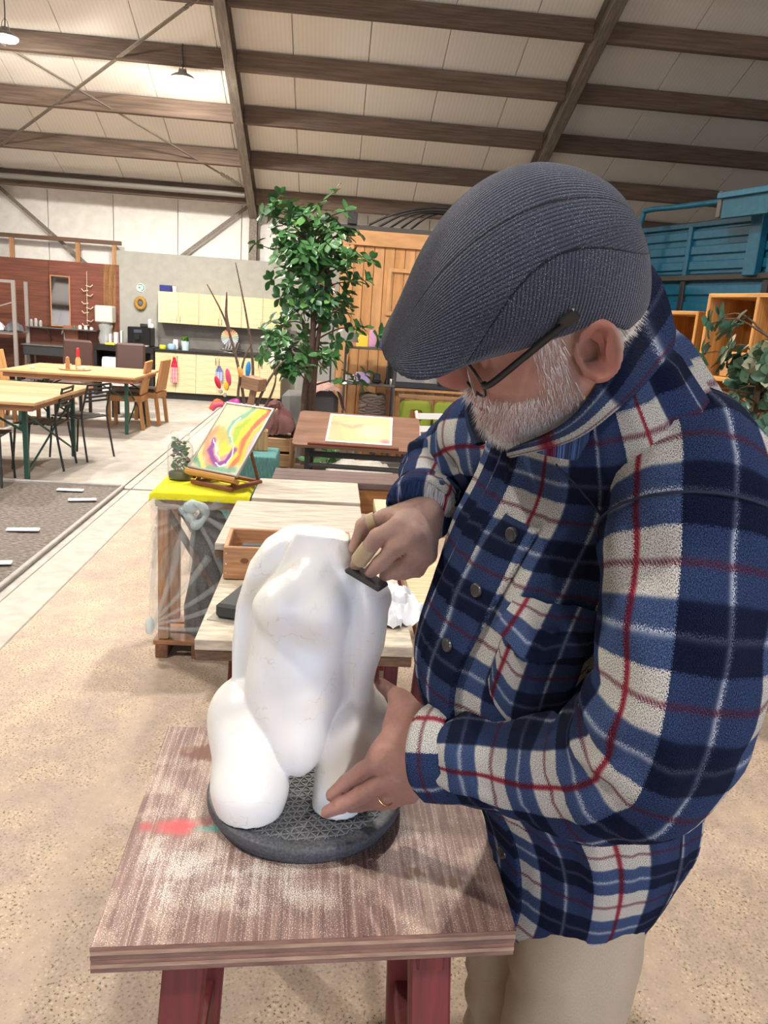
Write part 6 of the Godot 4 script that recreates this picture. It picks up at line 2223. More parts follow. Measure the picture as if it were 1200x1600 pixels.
	var cr := thing("crate_stand", "plain wooden crate standing under the woven cloth heap", "crate", V(-0.41, 0, -6.05))
	for k in 6:
		pbox(cr, "slat", V(0.32, 0.10, 0.3), V(0, 0.06 + 0.12 * k, 0), wood(186, 150, 108), 0.004)
	for sx: float in [-0.14, 0.14]:
		pbox(cr, "corner_post", V(0.03, 0.715, 0.31), V(sx, 0.3575, 0), wood(170, 132, 92, "y"), 0.002)

# ================================================================ dining corner
func dining() -> void:
	rng.seed = 33
	var green := flat(34, 74, 62, 0.5)
	var lab := ["long light wood table on green trestle legs beside the black slatted chairs", "light wood table on green trestle legs set before the kitchen with a tray on it"]
	var dims := [[-3.62, -7.72, 2.18, 1.70], [-3.19, -10.45, 1.62, 1.36]]
	for k in 2:
		var q: Array = dims[k]
		var t := thing("trestle_table", lab[k], "table", V(q[0], 0, q[1]))
		var w: float = q[2]
		var d: float = q[3]
		var n := 7
		for b in n:
			var c: Array = [[218, 172, 122], [208, 158, 110], [226, 182, 134]][(b + k) % 3]
			pbox(t, "plank", V(w, 0.028, d / n - 0.003), V(0, 0.727, -d * 0.5 + d / n * (b + 0.5)), mottled(c[0], c[1], c[2], "grain", V(0.25, 7, 7), 0.45), 0.003)
		pbox(t, "apron", V(w - 0.06, 0.05, 0.02), V(0, 0.685, d * 0.5 - 0.05), wood(176, 122, 84), 0.002)
		pbox(t, "apron", V(0.02, 0.05, d - 0.06), V(w * 0.5 - 0.05, 0.685, 0), wood(176, 122, 84, "z"), 0.002)
		for sx: float in [-1.0, 1.0]:
			var x := sx * (w * 0.5 - 0.16)
			for sz: float in [-1.0, 1.0]:
				pbox(t, "leg", V(0.04, 0.71, 0.04), V(x, 0.355, sz * (d * 0.5 - 0.2)), green, 0.003)
				var g := G.new()
				g.bar(V(x, 0.45, sz * (d * 0.5 - 0.2)), V(x - sx * 0.45, 0.69, sz * (d * 0.5 - 0.2)), 0.018, 0.018, 0.002)
				part(t, "brace", g, green)
			var h := G.new()
			h.bar(V(x, 0.08, -d * 0.5 + 0.2), V(x, 0.62, d * 0.5 - 0.2), 0.016, 0.016, 0.002)
			part(t, "brace", h, green)
			h = G.new()
			h.bar(V(x, 0.62, -d * 0.5 + 0.2), V(x, 0.08, d * 0.5 - 0.2), 0.016, 0.016, 0.002)
			part(t, "brace", h, green)
	# black slatted chairs
	var sc := thing("slat_chair", "black metal chair with a slatted back tucked in at the end of the long table", "chair", V(-2.78, 0, -7.78), 92, "black slatted chairs at the long table")
	var blk := flat(30, 32, 34, 0.45)
	for sx: float in [-0.2, 0.2]:
		var g := G.new()
		g.tube(curve([V(sx * 1.08, 0, 0.24), V(sx, 0.44, 0.17), V(sx * 0.96, 0.62, 0.20), V(sx * 0.9, 0.80, 0.24)], 5), pf([0.011]), 7)
		part(sc, "leg", g, blk)
		g = G.new()
		g.tube(pv([V(sx * 1.05, 0, -0.24), V(sx, 0.43, -0.2)]), pf([0.011]), 7)
		part(sc, "leg", g, blk)
	for k in 7:
		pbox(sc, "seat_slat", V(0.42, 0.012, 0.045), V(0, 0.445, -0.19 + 0.06 * k), blk, 0.003)
	for k in 5:
		pbox(sc, "back_slat", V(0.37, 0.022, 0.01), V(0, 0.62 + 0.042 * k, 0.20 + 0.010 * k), blk, 0.003)
	copy(sc, V(-2.60, 0, -8.36), 68, "black metal chair with a slatted back turned a little out from the long table")
	copy(sc, V(-3.02, 0, -6.92), 8, "black metal chair with a slatted back on the ground sheet side of the long table")
	# wooden chairs with dark seats
	var oak := wood(196, 142, 88, "y")
	var wc := thing("wooden_chair", "solid oak chair with a dark leather seat at the near corner of the tray table", "chair", V(-2.68, 0, -10.58), 92, "oak chairs at the table with the tray")
	for sx: float in [-0.19, 0.19]:
		var g := G.new()
		g.bar(V(sx, 0, -0.2), V(sx, 0.42, -0.2), 0.045, 0.045, 0.004)
		part(wc, "leg", g, oak)
		g = G.new()
		g.bar(V(sx, 0, 0.24), V(sx, 0.44, 0.19), 0.045, 0.045, 0.004)
		part(wc, "leg", g, oak)
	pbox(wc, "seat_frame", V(0.44, 0.08, 0.46), V(0, 0.41, 0), wood(190, 136, 84), 0.006)
	pbox(wc, "seat", V(0.42, 0.06, 0.42), V(0, 0.465, -0.02), flat(58, 40, 36, 0.4), 0.02)
	pbox(wc, "backrest", V(0.44, 0.44, 0.03), V(0, 0.68, 0.245), wood(202, 150, 96, "y"), 0.008, rotx(10))
	copy(wc, V(-2.56, 0, -11.1), 86, "solid oak chair with a dark leather seat nearest the birch base cabinets")
	copy(wc, V(-4.28, 0, -10.2), -90, "solid oak chair at the far end of the tray table beside the sacks")
	copy(wc, V(-4.22, 0, -10.85), -96, "solid oak chair at the far end of the tray table beside the sink")
	# high leather chairs behind
	var lc := thing("leather_chair", "high-backed brown leather chair behind the tray table before the white fridge", "chair", V(-3.72, 0, -11.62), 176, "brown leather chairs")
	var lea := mottled(88, 66, 62, "fine", V(8, 8, 8), 0.38)
	for sx: float in [-0.18, 0.18]:
		for sz: float in [-0.18, 0.18]:
			pbox(lc, "leg", V(0.04, 0.40, 0.04), V(sx, 0.2, sz), flat(46, 32, 28, 0.5), 0.003)
	pbox(lc, "seat", V(0.43, 0.10, 0.44), V(0, 0.44, 0), lea, 0.03)
	pbox(lc, "backrest", V(0.42, 0.58, 0.07), V(0, 0.76, 0.19), lea, 0.03, rotx(6))
	copy(lc, V(-2.93, 0, -11.62), 184, "high-backed brown leather chair behind the tray table before the red striped towel")
	# on the table: tray, mill, red bottle, bowls
	var tr := thing("serving_tray", "round pale tray on the light wood table before the kitchen", "tray", V(-3.28, 0.7425, -10.35))
	var g := G.new()
	g.lathe([Vector2(0.19, 0), Vector2(0.2, 0.015), Vector2(0.19, 0.016), Vector2(0.18, 0.006), Vector2(0.002, 0.006)], 28)
	part(tr, "tray_dish", g, wood(206, 164, 120))
	g = G.new()
	g.lathe([Vector2(0.028, 0), Vector2(0.022, 0.05), Vector2(0.028, 0.11), Vector2(0.02, 0.13), Vector2(0.024, 0.15), Vector2(0.002, 0.165)], 16)
	single("pepper_mill", "turned wooden pepper mill standing on the pale tray", "mill", g, wood(196, 140, 92, "y"), V(-3.34, 0.749, -10.25))
	var bt := thing("sauce_bottle", "tall bottle with a bright red cap standing on the pale tray", "bottle", V(-3.25, 0.749, -10.38))
	g = G.new()
	g.lathe([Vector2(0.03, 0), Vector2(0.034, 0.02), Vector2(0.034, 0.12), Vector2(0.018, 0.16)], 16)
	part(bt, "bottle_body", g, flat(206, 160, 110, 0.5))
	g = G.new()
	g.lathe([Vector2(0.02, 0.155), Vector2(0.023, 0.17), Vector2(0.02, 0.26), Vector2(0.012, 0.27), Vector2(0.001, 0.27)], 14)
	part(bt, "bottle_cap", g, flat(206, 36, 50, 0.4))
	for q: Array in [[V(-3.38, 0.749, -10.38), 0.045, 0.06, "white bowl"], [V(-3.18, 0.749, -10.28), 0.06, 0.04, "low white dish"], [V(-3.72, 0.7415, -10.1), 0.03, 0.035, "small white cup"]]:
		g = G.new()
		g.lathe([Vector2(q[1] * 0.6, 0), Vector2(q[1], q[2]), Vector2(q[1] * 0.93, q[2]), Vector2(q[1] * 0.5, 0.008), Vector2(0.002, 0.008)], 18)
		single((q[3] as String).replace(" ", "_"), q[3] + " on the light wood table before the kitchen", "dish", g, flat(230, 230, 226, 0.4), q[0])
	g = G.new()
	g.ball(V(0, 0.075, 0), V(0.075, 0.075, 0.075))
	single("blue_ball", "pale blue ball lying on the long light wood table", "ball", g, flat(150, 206, 226, 0.4), V(-4.22, 0.7415, -8.1))

# ================================================================ kitchen and workshop corner
func kitchen() -> void:
	var birch := mottled(242, 224, 180, "grain", V(0.25, 9, 9), 0.5)
	var birch2 := mottled(238, 218, 170, "grain", V(0.25, 8, 8), 0.5)
	var steel := flat(150, 146, 140, 0.35, 0.8)
	var xs := [-3.09, -2.735, -2.38, -2.005, -1.63, -1.255, -0.88]
	for k in 3:
		var x0: float = xs[2 * k]
		var x1: float = xs[2 * k + 2]
		var names := ["under the blue binder", "above the plant pot", "behind the tree leaves"]
		var o := thing("wall_cabinet", "birch veneer wall cabinet " + names[k], "cabinet", V((x0 + x1) * 0.5, 1.315, -14.5), 0, "birch wall cabinets")
		pbox(o, "body", V(x1 - x0 - 0.004, 0.535, 0.28), V(0, 0.2675, -0.012), birch2, 0.002)
		for d in 2:
			var w: float = (x1 - x0) * 0.5
			var dr := pbox(o, "door", V(w - 0.006, 0.53, 0.018), V((d - 0.5) * w, 0.2675, 0.139), birch if (k + d) % 2 == 0 else birch2, 0.002)
			var hg := G.new()
			hg.rod(V(0, 0, 0), V(0, 0.11, 0), 0.005, 6)
			part(dr, "handle", hg, steel, V((0.5 - d) * (w - 0.06), -0.245, 0.02))
		var low := ["with a red striped towel on its handle", "with a blue towel on its handle", "partly hidden behind the decorated branches"]
		var l := thing("base_cabinet", "birch veneer base cabinet " + low[k], "cabinet", V((x0 + x1) * 0.5, 0, -14.38), 0, "birch base cabinets")
		pbox(l, "body", V(x1 - x0 - 0.004, 0.70, 0.52), V(0, 0.47, 0), birch2, 0.002)
		pbox(l, "plinth", V(x1 - x0, 0.115, 0.46), V(0, 0.0575, 0.0), flat(28, 27, 27, 0.6), 0.002)
		for d in 2:
			var w: float = (x1 - x0) * 0.5
			var dr := pbox(l, "door", V(w - 0.006, 0.69, 0.018), V((d - 0.5) * w, 0.47, 0.27), birch if (k + d) % 2 == 1 else birch2, 0.002)
			var hg := G.new()
			hg.rod(V(0, 0, 0), V(0, 0.13, 0), 0.006, 6)
			part(dr, "handle", hg, steel, V((0.5 - d) * (w - 0.06), 0.17, 0.02))
	var g := G.new()
	g.box(Vector3.ZERO, V(2.24, 0.04, 0.58), 0.004)
	single("worktop", "long black kitchen worktop over the birch base cabinets", "worktop", g, flat(34, 33, 34, 0.35), V(-1.985, 0.842, -14.37))
	# black unit with the coffee machine, white fridge under it
	var bu := thing("black_counter", "black counter beside the birch cabinets carrying the coffee machine", "counter", V(-3.63, 0, -14.36))
	pbox(bu, "countertop", V(1.04, 0.10, 0.56), V(0, 0.83, 0), flat(30, 29, 30, 0.4), 0.005)
	pbox(bu, "side_panel", V(0.06, 0.78, 0.54), V(0.49, 0.39, 0), flat(30, 29, 30, 0.5), 0.003)
	pbox(bu, "side_panel", V(0.06, 0.78, 0.54), V(-0.49, 0.39, 0), flat(30, 29, 30, 0.5), 0.003)
	pbox(bu, "back_panel", V(1.0, 0.78, 0.03), V(0, 0.39, -0.25), flat(24, 23, 24, 0.6), 0.0)
	var fr := thing("mini_fridge", "white mini fridge under the black counter", "fridge", V(-3.77, 0, -14.32))
	pbox(fr, "body", V(0.46, 0.66, 0.46), V(0, 0.34, 0), flat(232, 232, 230, 0.4), 0.01)
	pbox(fr, "door", V(0.46, 0.60, 0.03), V(0, 0.33, 0.246), flat(238, 238, 236, 0.4), 0.008)
	var cm := thing("coffee_machine", "black automatic coffee machine on the black counter", "coffee machine", V(-3.40, 0.882, -14.4))
	pbox(cm, "body", V(0.40, 0.33, 0.36), V(0, 0.165, -0.03), flat(24, 24, 27, 0.3), 0.012)
	pbox(cm, "spout", V(0.09, 0.10, 0.08), V(-0.02, 0.16, 0.16), flat(34, 34, 36, 0.3), 0.008)
	pbox(cm, "display", V(0.14, 0.06, 0.01), V(-0.02, 0.26, 0.152), flat(70, 76, 86, 0.2), 0.003)
	pbox(cm, "drip_tray", V(0.36, 0.025, 0.12), V(0, 0.013, 0.19), flat(206, 206, 206, 0.3, 0.5), 0.004)
	pbox(cm, "bean_hopper", V(0.12, 0.06, 0.12), V(0.05, 0.36, -0.03), flat(50, 50, 54, 0.3), 0.01)
	for q: Array in [[V(-3.25, 1.212, -14.42), 0.035, 0.15, [222, 196, 206], "bottle", "pale pink bottle on top of the coffee machine"], [V(-3.20, 1.212, -14.36), 0.03, 0.07, [236, 236, 236], "cup", "white cup stacked on the edge of the coffee machine"], [V(-3.0, 0.862, -14.3), 0.06, 0.07, [206, 210, 60], "pot", "yellow green pot beside the leather chair on the worktop"], [V(-2.84, 0.862, -14.3), 0.075, 0.10, [150, 186, 214], "jar", "pale blue jar on the black worktop"], [V(-2.81, 0.862, -14.5), 0.05, 0.17, [238, 238, 238], "mug", "white mug behind the pale blue jar"]]:
		g = G.new()
		g.lathe([Vector2(q[1] * 0.85, 0), Vector2(q[1], q[2] * 0.2), Vector2(q[1], q[2] * 0.8), Vector2(q[1] * 0.7, q[2]), Vector2(0.002, q[2])], 16)
		single("kitchen_" + q[4], q[5], q[4], g, flat(q[3][0], q[3][1], q[3][2], 0.4), q[0])
	var pp := thing("potted_plant", "small green plant in a pale blue pot on the black worktop", "plant", V(-2.60, 0.862, -14.3))
	g = G.new()
	g.lathe([Vector2(0.06, 0), Vector2(0.08, 0.16), Vector2(0.076, 0.16), Vector2(0.002, 0.14)], 18)
	part(pp, "pot", g, flat(188, 214, 222, 0.4))
	for k in 34:
		var a := k * 2.4
		part(pp, "leaf", leaf_mesh(0.09, 0.035, 0.004), leafmat(84 + (k % 3) * 16, 140 + (k % 4) * 8, 58), V(0.04 * cos(a), 0.15 + 0.02 * (k % 3), 0.04 * sin(a)), Basis(Vector3.UP, a) * rotx(-20 - (k * 13) % 50))
	# colour wheel and dish rack
	var cw := thing("colour_wheel", "round fan disc in rainbow segments hanging before the splashback", "disc", V(-1.84, 1.13, -14.44))
	for k in 24:
		g = G.new()
		var a0 := TAU * k / 24.0
		var a1 := TAU * (k + 0.72) / 24.0
		g.prism(PackedVector2Array([Vector2(0.02 * cos(a0), 0.02 * sin(a0)), Vector2(0.155 * cos(a0), 0.155 * sin(a0)), Vector2(0.155 * cos(a1), 0.155 * sin(a1)), Vector2(0.02 * cos(a1), 0.02 * sin(a1))]), 0.006)
		var c: Array = [[150, 150, 170], [200, 206, 214], [170, 190, 190], [206, 200, 150], [226, 170, 130], [214, 130, 116]][int(absf(fposmod(k / 24.0 - 0.25, 1.0) - 0.5) * 11.0) % 6]
		part(cw, "blade", g, flat(c[0], c[1], c[2], 0.6))
	g = G.new()
	g.rod(V(0, 0.15, 0), V(0, 0.186, 0), 0.002, 5)
	part(cw, "string", g, flat(90, 86, 80))
	var dr := thing("dish_rack", "chrome dish rack with white plates on the worktop", "dish rack", V(-1.78, 0.863, -14.35))
	for k in 5:
		g = G.new()
		g.lathe([Vector2(0.02, 0), Vector2(0.09, 0.012), Vector2(0.09, 0.016), Vector2(0.002, 0.006)], 18, V(-0.1 + 0.05 * k, 0.1, 0), rotz(72))
		part(dr, "plate", g, flat(232, 232, 232, 0.3))
	for y: float in [0.012, 0.06]:
		g = G.new()
		g.tube(pv([V(-0.2, y, -0.12), V(0.2, y, -0.12), V(0.2, y, 0.12), V(-0.2, y, 0.12), V(-0.2, y, -0.12)]), pf([0.006]), 6)
		part(dr, "wire", g, steel)
	# towels
	single("red_towel", "red and white striped towel hanging on the birch base cabinet", "towel", _towel(0.12, 0.44, 3), _stripes([190, 40, 72], [232, 214, 214]), V(-2.745, 0.74, -14.058))
	single("blue_towel", "blue and white checked towel hanging on the birch base cabinet", "towel", _towel(0.13, 0.26, 5), _stripes([112, 122, 176], [206, 210, 226]), V(-1.965, 0.64, -14.058))
	# blue binder and cup on the cabinets, clock, basket on the wall
	g = G.new()
	g.box(V(0, 0.055, 0), V(0.20, 0.11, 0.14), 0.004)
	single("blue_binder", "dark blue binder lying on top of the wall cabinets", "binder", g, flat(24, 32, 110, 0.5), V(-2.98, 1.851, -14.5))
	g = G.new()
	g.lathe([Vector2(0.03, 0), Vector2(0.04, 0.10), Vector2(0.036, 0.10), Vector2(0.002, 0.01)], 14)
	single("white_cup", "white cup with a dark band beside the blue binder", "cup", g, flat(222, 222, 226, 0.4), V(-2.83, 1.851, -14.48))
	var ck := thing("wall_sign", "round white and green emblem fixed on the grey screen", "emblem", V(-3.456, 1.89, -14.65))
	g = G.new()
	g.lathe([Vector2(0.072, -0.01), Vector2(0.075, 0.0), Vector2(0.07, 0.012), Vector2(0.002, 0.013)], 24, Vector3.ZERO, rotx(90))
	part(ck, "disc", g, flat(226, 236, 230, 0.4))
	g = G.new()
	g.tube(curve([V(-0.04, 0.045, 0.012), V(0.02, 0.055, 0.012), V(0.055, 0.02, 0.012), V(0.05, -0.03, 0.012), V(0.01, -0.045, 0.012)], 4), pf([0.009]), 6)
	part(ck, "mark", g, flat(20, 120, 84, 0.5))
	g = G.new()
	g.box(V(-0.02, 0.0, 0.012), V(0.04, 0.03, 0.006), 0.002)
	part(ck, "mark", g, flat(40, 140, 104, 0.5))
	var wr := thing("straw_wreath", "straw wreath with a grey centre hanging under the round emblem", "wreath", V(-3.458, 1.62, -14.62))
	g = G.new()
	var lp := PackedVector3Array()
	var rr := []
	for k in 33:
		lp.push_back(V(0.075 * cos(TAU * k / 32), 0.09 * sin(TAU * k / 32), 0))
		rr.append(0.035 + 0.006 * sin(k * 2.3))
	g.tube(lp, pf(rr), 8)
	part(wr, "ring", g, mottled(206, 158, 70, "rough", V(20, 20, 20), 0.8))
	g = G.new()
	g.ball(Vector3.ZERO, V(0.045, 0.05, 0.02))
	part(wr, "centre", g, flat(86, 90, 98))
	# --- table lamp with a glass foot, folders
	var tl := thing("table_lamp", "table lamp with a square white shade and a clear glass foot on the black counter", "lamp", V(-4.02, 0.882, -14.42))
	g = G.new()
	g.lathe([Vector2(0.11, 0.0), Vector2(0.13, 0.1), Vector2(0.10, 0.22), Vector2(0.13, 0.32), Vector2(0.06, 0.38), Vector2(0.002, 0.39)], 20)
	part(tl, "foot", g, glass(0.35, 220, 225, 225))
	pbox(tl, "shade", V(0.30, 0.29, 0.28), V(0, 0.51, 0), mottled(232, 230, 220, "fine", V(6, 6, 6), 0.7), 0.02)
	for k in 3:
		g = G.new()
		g.box(V(0, 0.09, 0), V(0.03 + 0.03 * (k % 2), 0.18 + 0.03 * k, 0.16), 0.004)
		single("white_carton", ["slim white carton between lamp and coffee machine", "broad white carton behind the yellow sponge", "tall white carton against the coffee machine"][k], "carton", g, flat(230, 232, 232, 0.5), V(-3.88 + 0.08 * k, 0.884 + 0.016 * k, -14.22 - 0.06 * k), 6)
	g = G.new()
	g.box(Vector3.ZERO, V(0.16, 0.04, 0.1), 0.008)
	single("yellow_sponge", "flat yellow sponge on the front of the black counter", "sponge", g, flat(226, 212, 60, 0.8), V(-3.86, 0.9, -14.12), 4)
	# --- mirror, twig mobile and wall shelf on the red brown screen
	var mr := thing("tall_mirror", "tall narrow mirror in a thin wooden frame on the red brown screen", "mirror", V(-4.84, 1.56, -14.62), 0)
	var mm := flat(236, 238, 238, 0.03, 1.0)
	pbox(mr, "mirror_glass", V(0.29, 0.84, 0.008), Vector3.ZERO, mm, 0.0)
	for s: float in [-1.0, 1.0]:
		pbox(mr, "frame_bar", V(0.022, 0.88, 0.02), V(s * 0.155, 0, 0), wood(190, 130, 90, "y"), 0.003)
		pbox(mr, "frame_bar", V(0.33, 0.022, 0.02), V(0, s * 0.43, 0), wood(190, 130, 90), 0.003)
	mr.rotation_degrees = V(-4, 14, 0)
	mr.position.z = -14.575
	var mo := thing("twig_mobile", "hanging string of pale twigs and shells on the red brown screen", "mobile", V(-4.38, 2.1, -14.6))
	g = G.new()
	g.rod(V(0, 0, 0), V(-0.01, -0.9, 0), 0.006, 5)
	part(mo, "string", g, flat(206, 190, 170))
	for k in 9:
		g = G.new()
		var y := -0.24 - 0.08 * k - 0.06 * (k / 3)
		var s := -1.0 if k % 2 else 1.0
		g.tube(pv([V(-s * 0.02, y, 0), V(s * 0.06, y - 0.02, 0.01), V(s * 0.10, y + 0.02, 0)]), pf([0.008]), 5)
		part(mo, "twig", g, flat(214, 200, 180))
	var sh := thing("wall_shelf", "thin steel wall shelf on brackets under the tall mirror", "shelf", V(-4.78, 1.09, -14.5))
	pbox(sh, "shelf_board", V(1.22, 0.02, 0.26), Vector3.ZERO, flat(120, 116, 114, 0.4, 0.6), 0.003)
	for x: float in [-0.25, 0.4]:
		g = G.new()
		g.bar(V(x, -0.01, 0.10), V(x, -0.22, -0.12), 0.02, 0.02, 0.002)
		part(sh, "bracket", g, flat(96, 92, 90, 0.4, 0.5))
	for k in 7:
		g = G.new()
		var h: float = [0.12, 0.14, 0.11, 0.06, 0.07, 0.06, 0.05][k]
		g.lathe([Vector2(0.03, 0), Vector2(0.032, h * 0.7), Vector2(0.02, h), Vector2(0.002, h)], 12)
		var lx: float = [-5.32, -5.24, -5.16, -4.58, -4.48, -4.38, -4.28][k]
		single("shelf_jar", ["grey jar at the rack end of the steel wall shelf", "clear jar second from the rack on the steel wall shelf", "slim glass bottle beside the tall mirror", "dark green cup beside the mirror on the steel wall shelf", "white cup in the middle below the twig mobile", "small white cup below the twig mobile", "white cup at the lamp end of the steel wall shelf"][k], "jar", g, flat([150, 160, 150, 90, 226, 230, 224][k], [146, 160, 156, 110, 224, 226, 220][k], [144, 156, 156, 84, 222, 226, 220][k], 0.3), V(lx, 1.101, -14.47), 0, "jars and cups on the steel wall shelf")
	# --- steel sink bench
	var si := thing("sink_bench", "dark steel sink bench on a tubular frame before the red brown screen", "sink", V(-4.83, 0, -14.3))
	pbox(si, "basin", V(1.0, 0.17, 0.5), V(0, 0.71, 0), flat(72, 74, 78, 0.4, 0.5), 0.01)
	pbox(si, "rim", V(1.04, 0.02, 0.54), V(0, 0.80, 0), flat(150, 148, 146, 0.35, 0.7), 0.004)
	for sx: float in [-0.46, 0.46]:
		for sz: float in [-0.22, 0.22]:
			pbox(si, "leg", V(0.035, 0.63, 0.035), V(sx, 0.315, sz), flat(134, 130, 128, 0.4, 0.6), 0.003)
	for y: float in [0.22, 0.45]:
		pbox(si, "rail", V(0.92, 0.03, 0.03), V(0, y, 0.22), flat(134, 130, 128, 0.4, 0.6), 0.003)
	g = G.new()
	g.tube(curve([V(0.08, 0.81, -0.16), V(0.08, 1.0, -0.16), V(0.08, 1.06, -0.08), V(0.08, 1.0, -0.02)], 5), pf([0.016]), 8)
	part(si, "tap", g, flat(196, 190, 186, 0.2, 0.9))
	g = G.new()
	g.lathe([Vector2(0.07, 0), Vector2(0.1, 0.05), Vector2(0.1, 0.09), Vector2(0.095, 0.09), Vector2(0.002, 0.02)], 18)
	single("steel_bowl", "grey steel bowl standing on the sink bench", "bowl", g, flat(150, 150, 150, 0.3, 0.7), V(-4.62, 0.812, -14.3))
	pbox(si, "backboard", V(0.26, 0.34, 0.02), V(0.16, 0.98, -0.25), flat(150, 96, 70, 0.6), 0.003)
	# --- pallet rack with bags
	var ra := thing("pallet_rack", "tall grey metal storage rack with a shelf of bags", "rack", V(-5.75, 0, -14.2))
	for sx: float in [-0.36, 0.36]:
		for sz: float in [-0.28, 0.28]:
			pbox(ra, "upright", V(0.06, 1.85, 0.05), V(sx, 0.925, sz), flat(168, 160, 156, 0.45, 0.4), 0.004)
	for y: float in [1.83, 0.98, 0.35]:
		pbox(ra, "beam", V(0.78, 0.05, 0.04), V(0, y, 0.28), flat(168, 160, 156, 0.45, 0.4), 0.004)
	pbox(ra, "shelf_board", V(0.76, 0.03, 0.6), V(0, 0.99, 0), flat(130, 126, 122, 0.5), 0.003)
	pbox(ra, "shelf_board", V(0.76, 0.03, 0.6), V(0, 0.36, 0), flat(70, 68, 66, 0.5), 0.003)
	g = G.new()
	g.bar(V(-0.36, 1.25, 0.28), V(0.36, 1.5, 0.28), 0.03, 0.02, 0.002)
	part(ra, "brace", g, flat(168, 160, 156, 0.45, 0.4))
	for k in 4:
		g = crumple(V(0.26, 0.16, 0.34), 14, 14, 0.06, 80 + k)
		single("storage_bag", ["white bag with a blue end on the rack shelf", "grey bag on the rack shelf at the mirror side", "cream bag in the middle of the rack shelf", "pale bag at the wall end of the rack shelf"][k], "bag", g, flat([230, 96, 226, 214][k], [230, 98, 222, 216][k], [236, 104, 206, 220][k], 0.8), V([-5.76, -5.47, -6.05, -6.36][k], 1.007, -14.05 - 0.03 * k), 4 * k, "bags on the rack shelf")
	for k in 4:
		g = crumple(V(0.42, 0.30, 0.40), 16, 16, 0.12, 90 + k)
		single("stuffed_sack", ["cream stuffed sack on the floor under the rack", "dark violet sack leaning between the cream sacks", "pale sack at the sink end of the pile", "off white sack at the wall end of the pile"][k], "sack", g, flat([206, 98, 198, 216][k], [202, 92, 190, 210][k], [180, 116, 176, 196][k], 0.9), V([-5.3, -4.78, -4.24, -5.82][k], 0.02, [-12.8, -12.75, -12.7, -12.7][k]), 20 * k, "sacks by the rack")

func _towel(w: float, h: float, seed_: int) -> G:
	var nz := FastNoiseLite.new()
	nz.seed = seed_
	nz.frequency = 6.0
	var g := G.new()
	for side in 2:
		var rows := []
		for a in 21:
			var row := PackedVector3Array()
			for b in 17:
				var u := b / 16.0 - 0.5
				var v := a / 20.0
				var pinch := 0.45 + 0.55 * smoothstep(0.0, 0.35, v)
				row.push_back(V(u * w * pinch, -v * h, 0.02 + 0.014 * sin(u * 16.0 + v * 2.0) * (1.0 - 0.4 * v) + nz.get_noise_2d(u, v) * 0.012 - side * 0.006))
			rows.append(row)
		g.grid(rows)
	return g

func _stripes(a: Array, b: Array) -> StandardMaterial3D:
	var im := Image.create(64, 64, false, Image.FORMAT_RGB8)
	for y in 64:
		for x in 64:
			var s := float((x / 6) % 2) * float(y > 24) * 0.9 + 0.1 * float((y / 5) % 2)
			im.set_pixel(x, y, Color8(a[0], a[1], a[2]).lerp(Color8(b[0], b[1], b[2]), s))
	var m := StandardMaterial3D.new()
	m.albedo_texture = it(im)
	m.roughness = 0.9
	return m

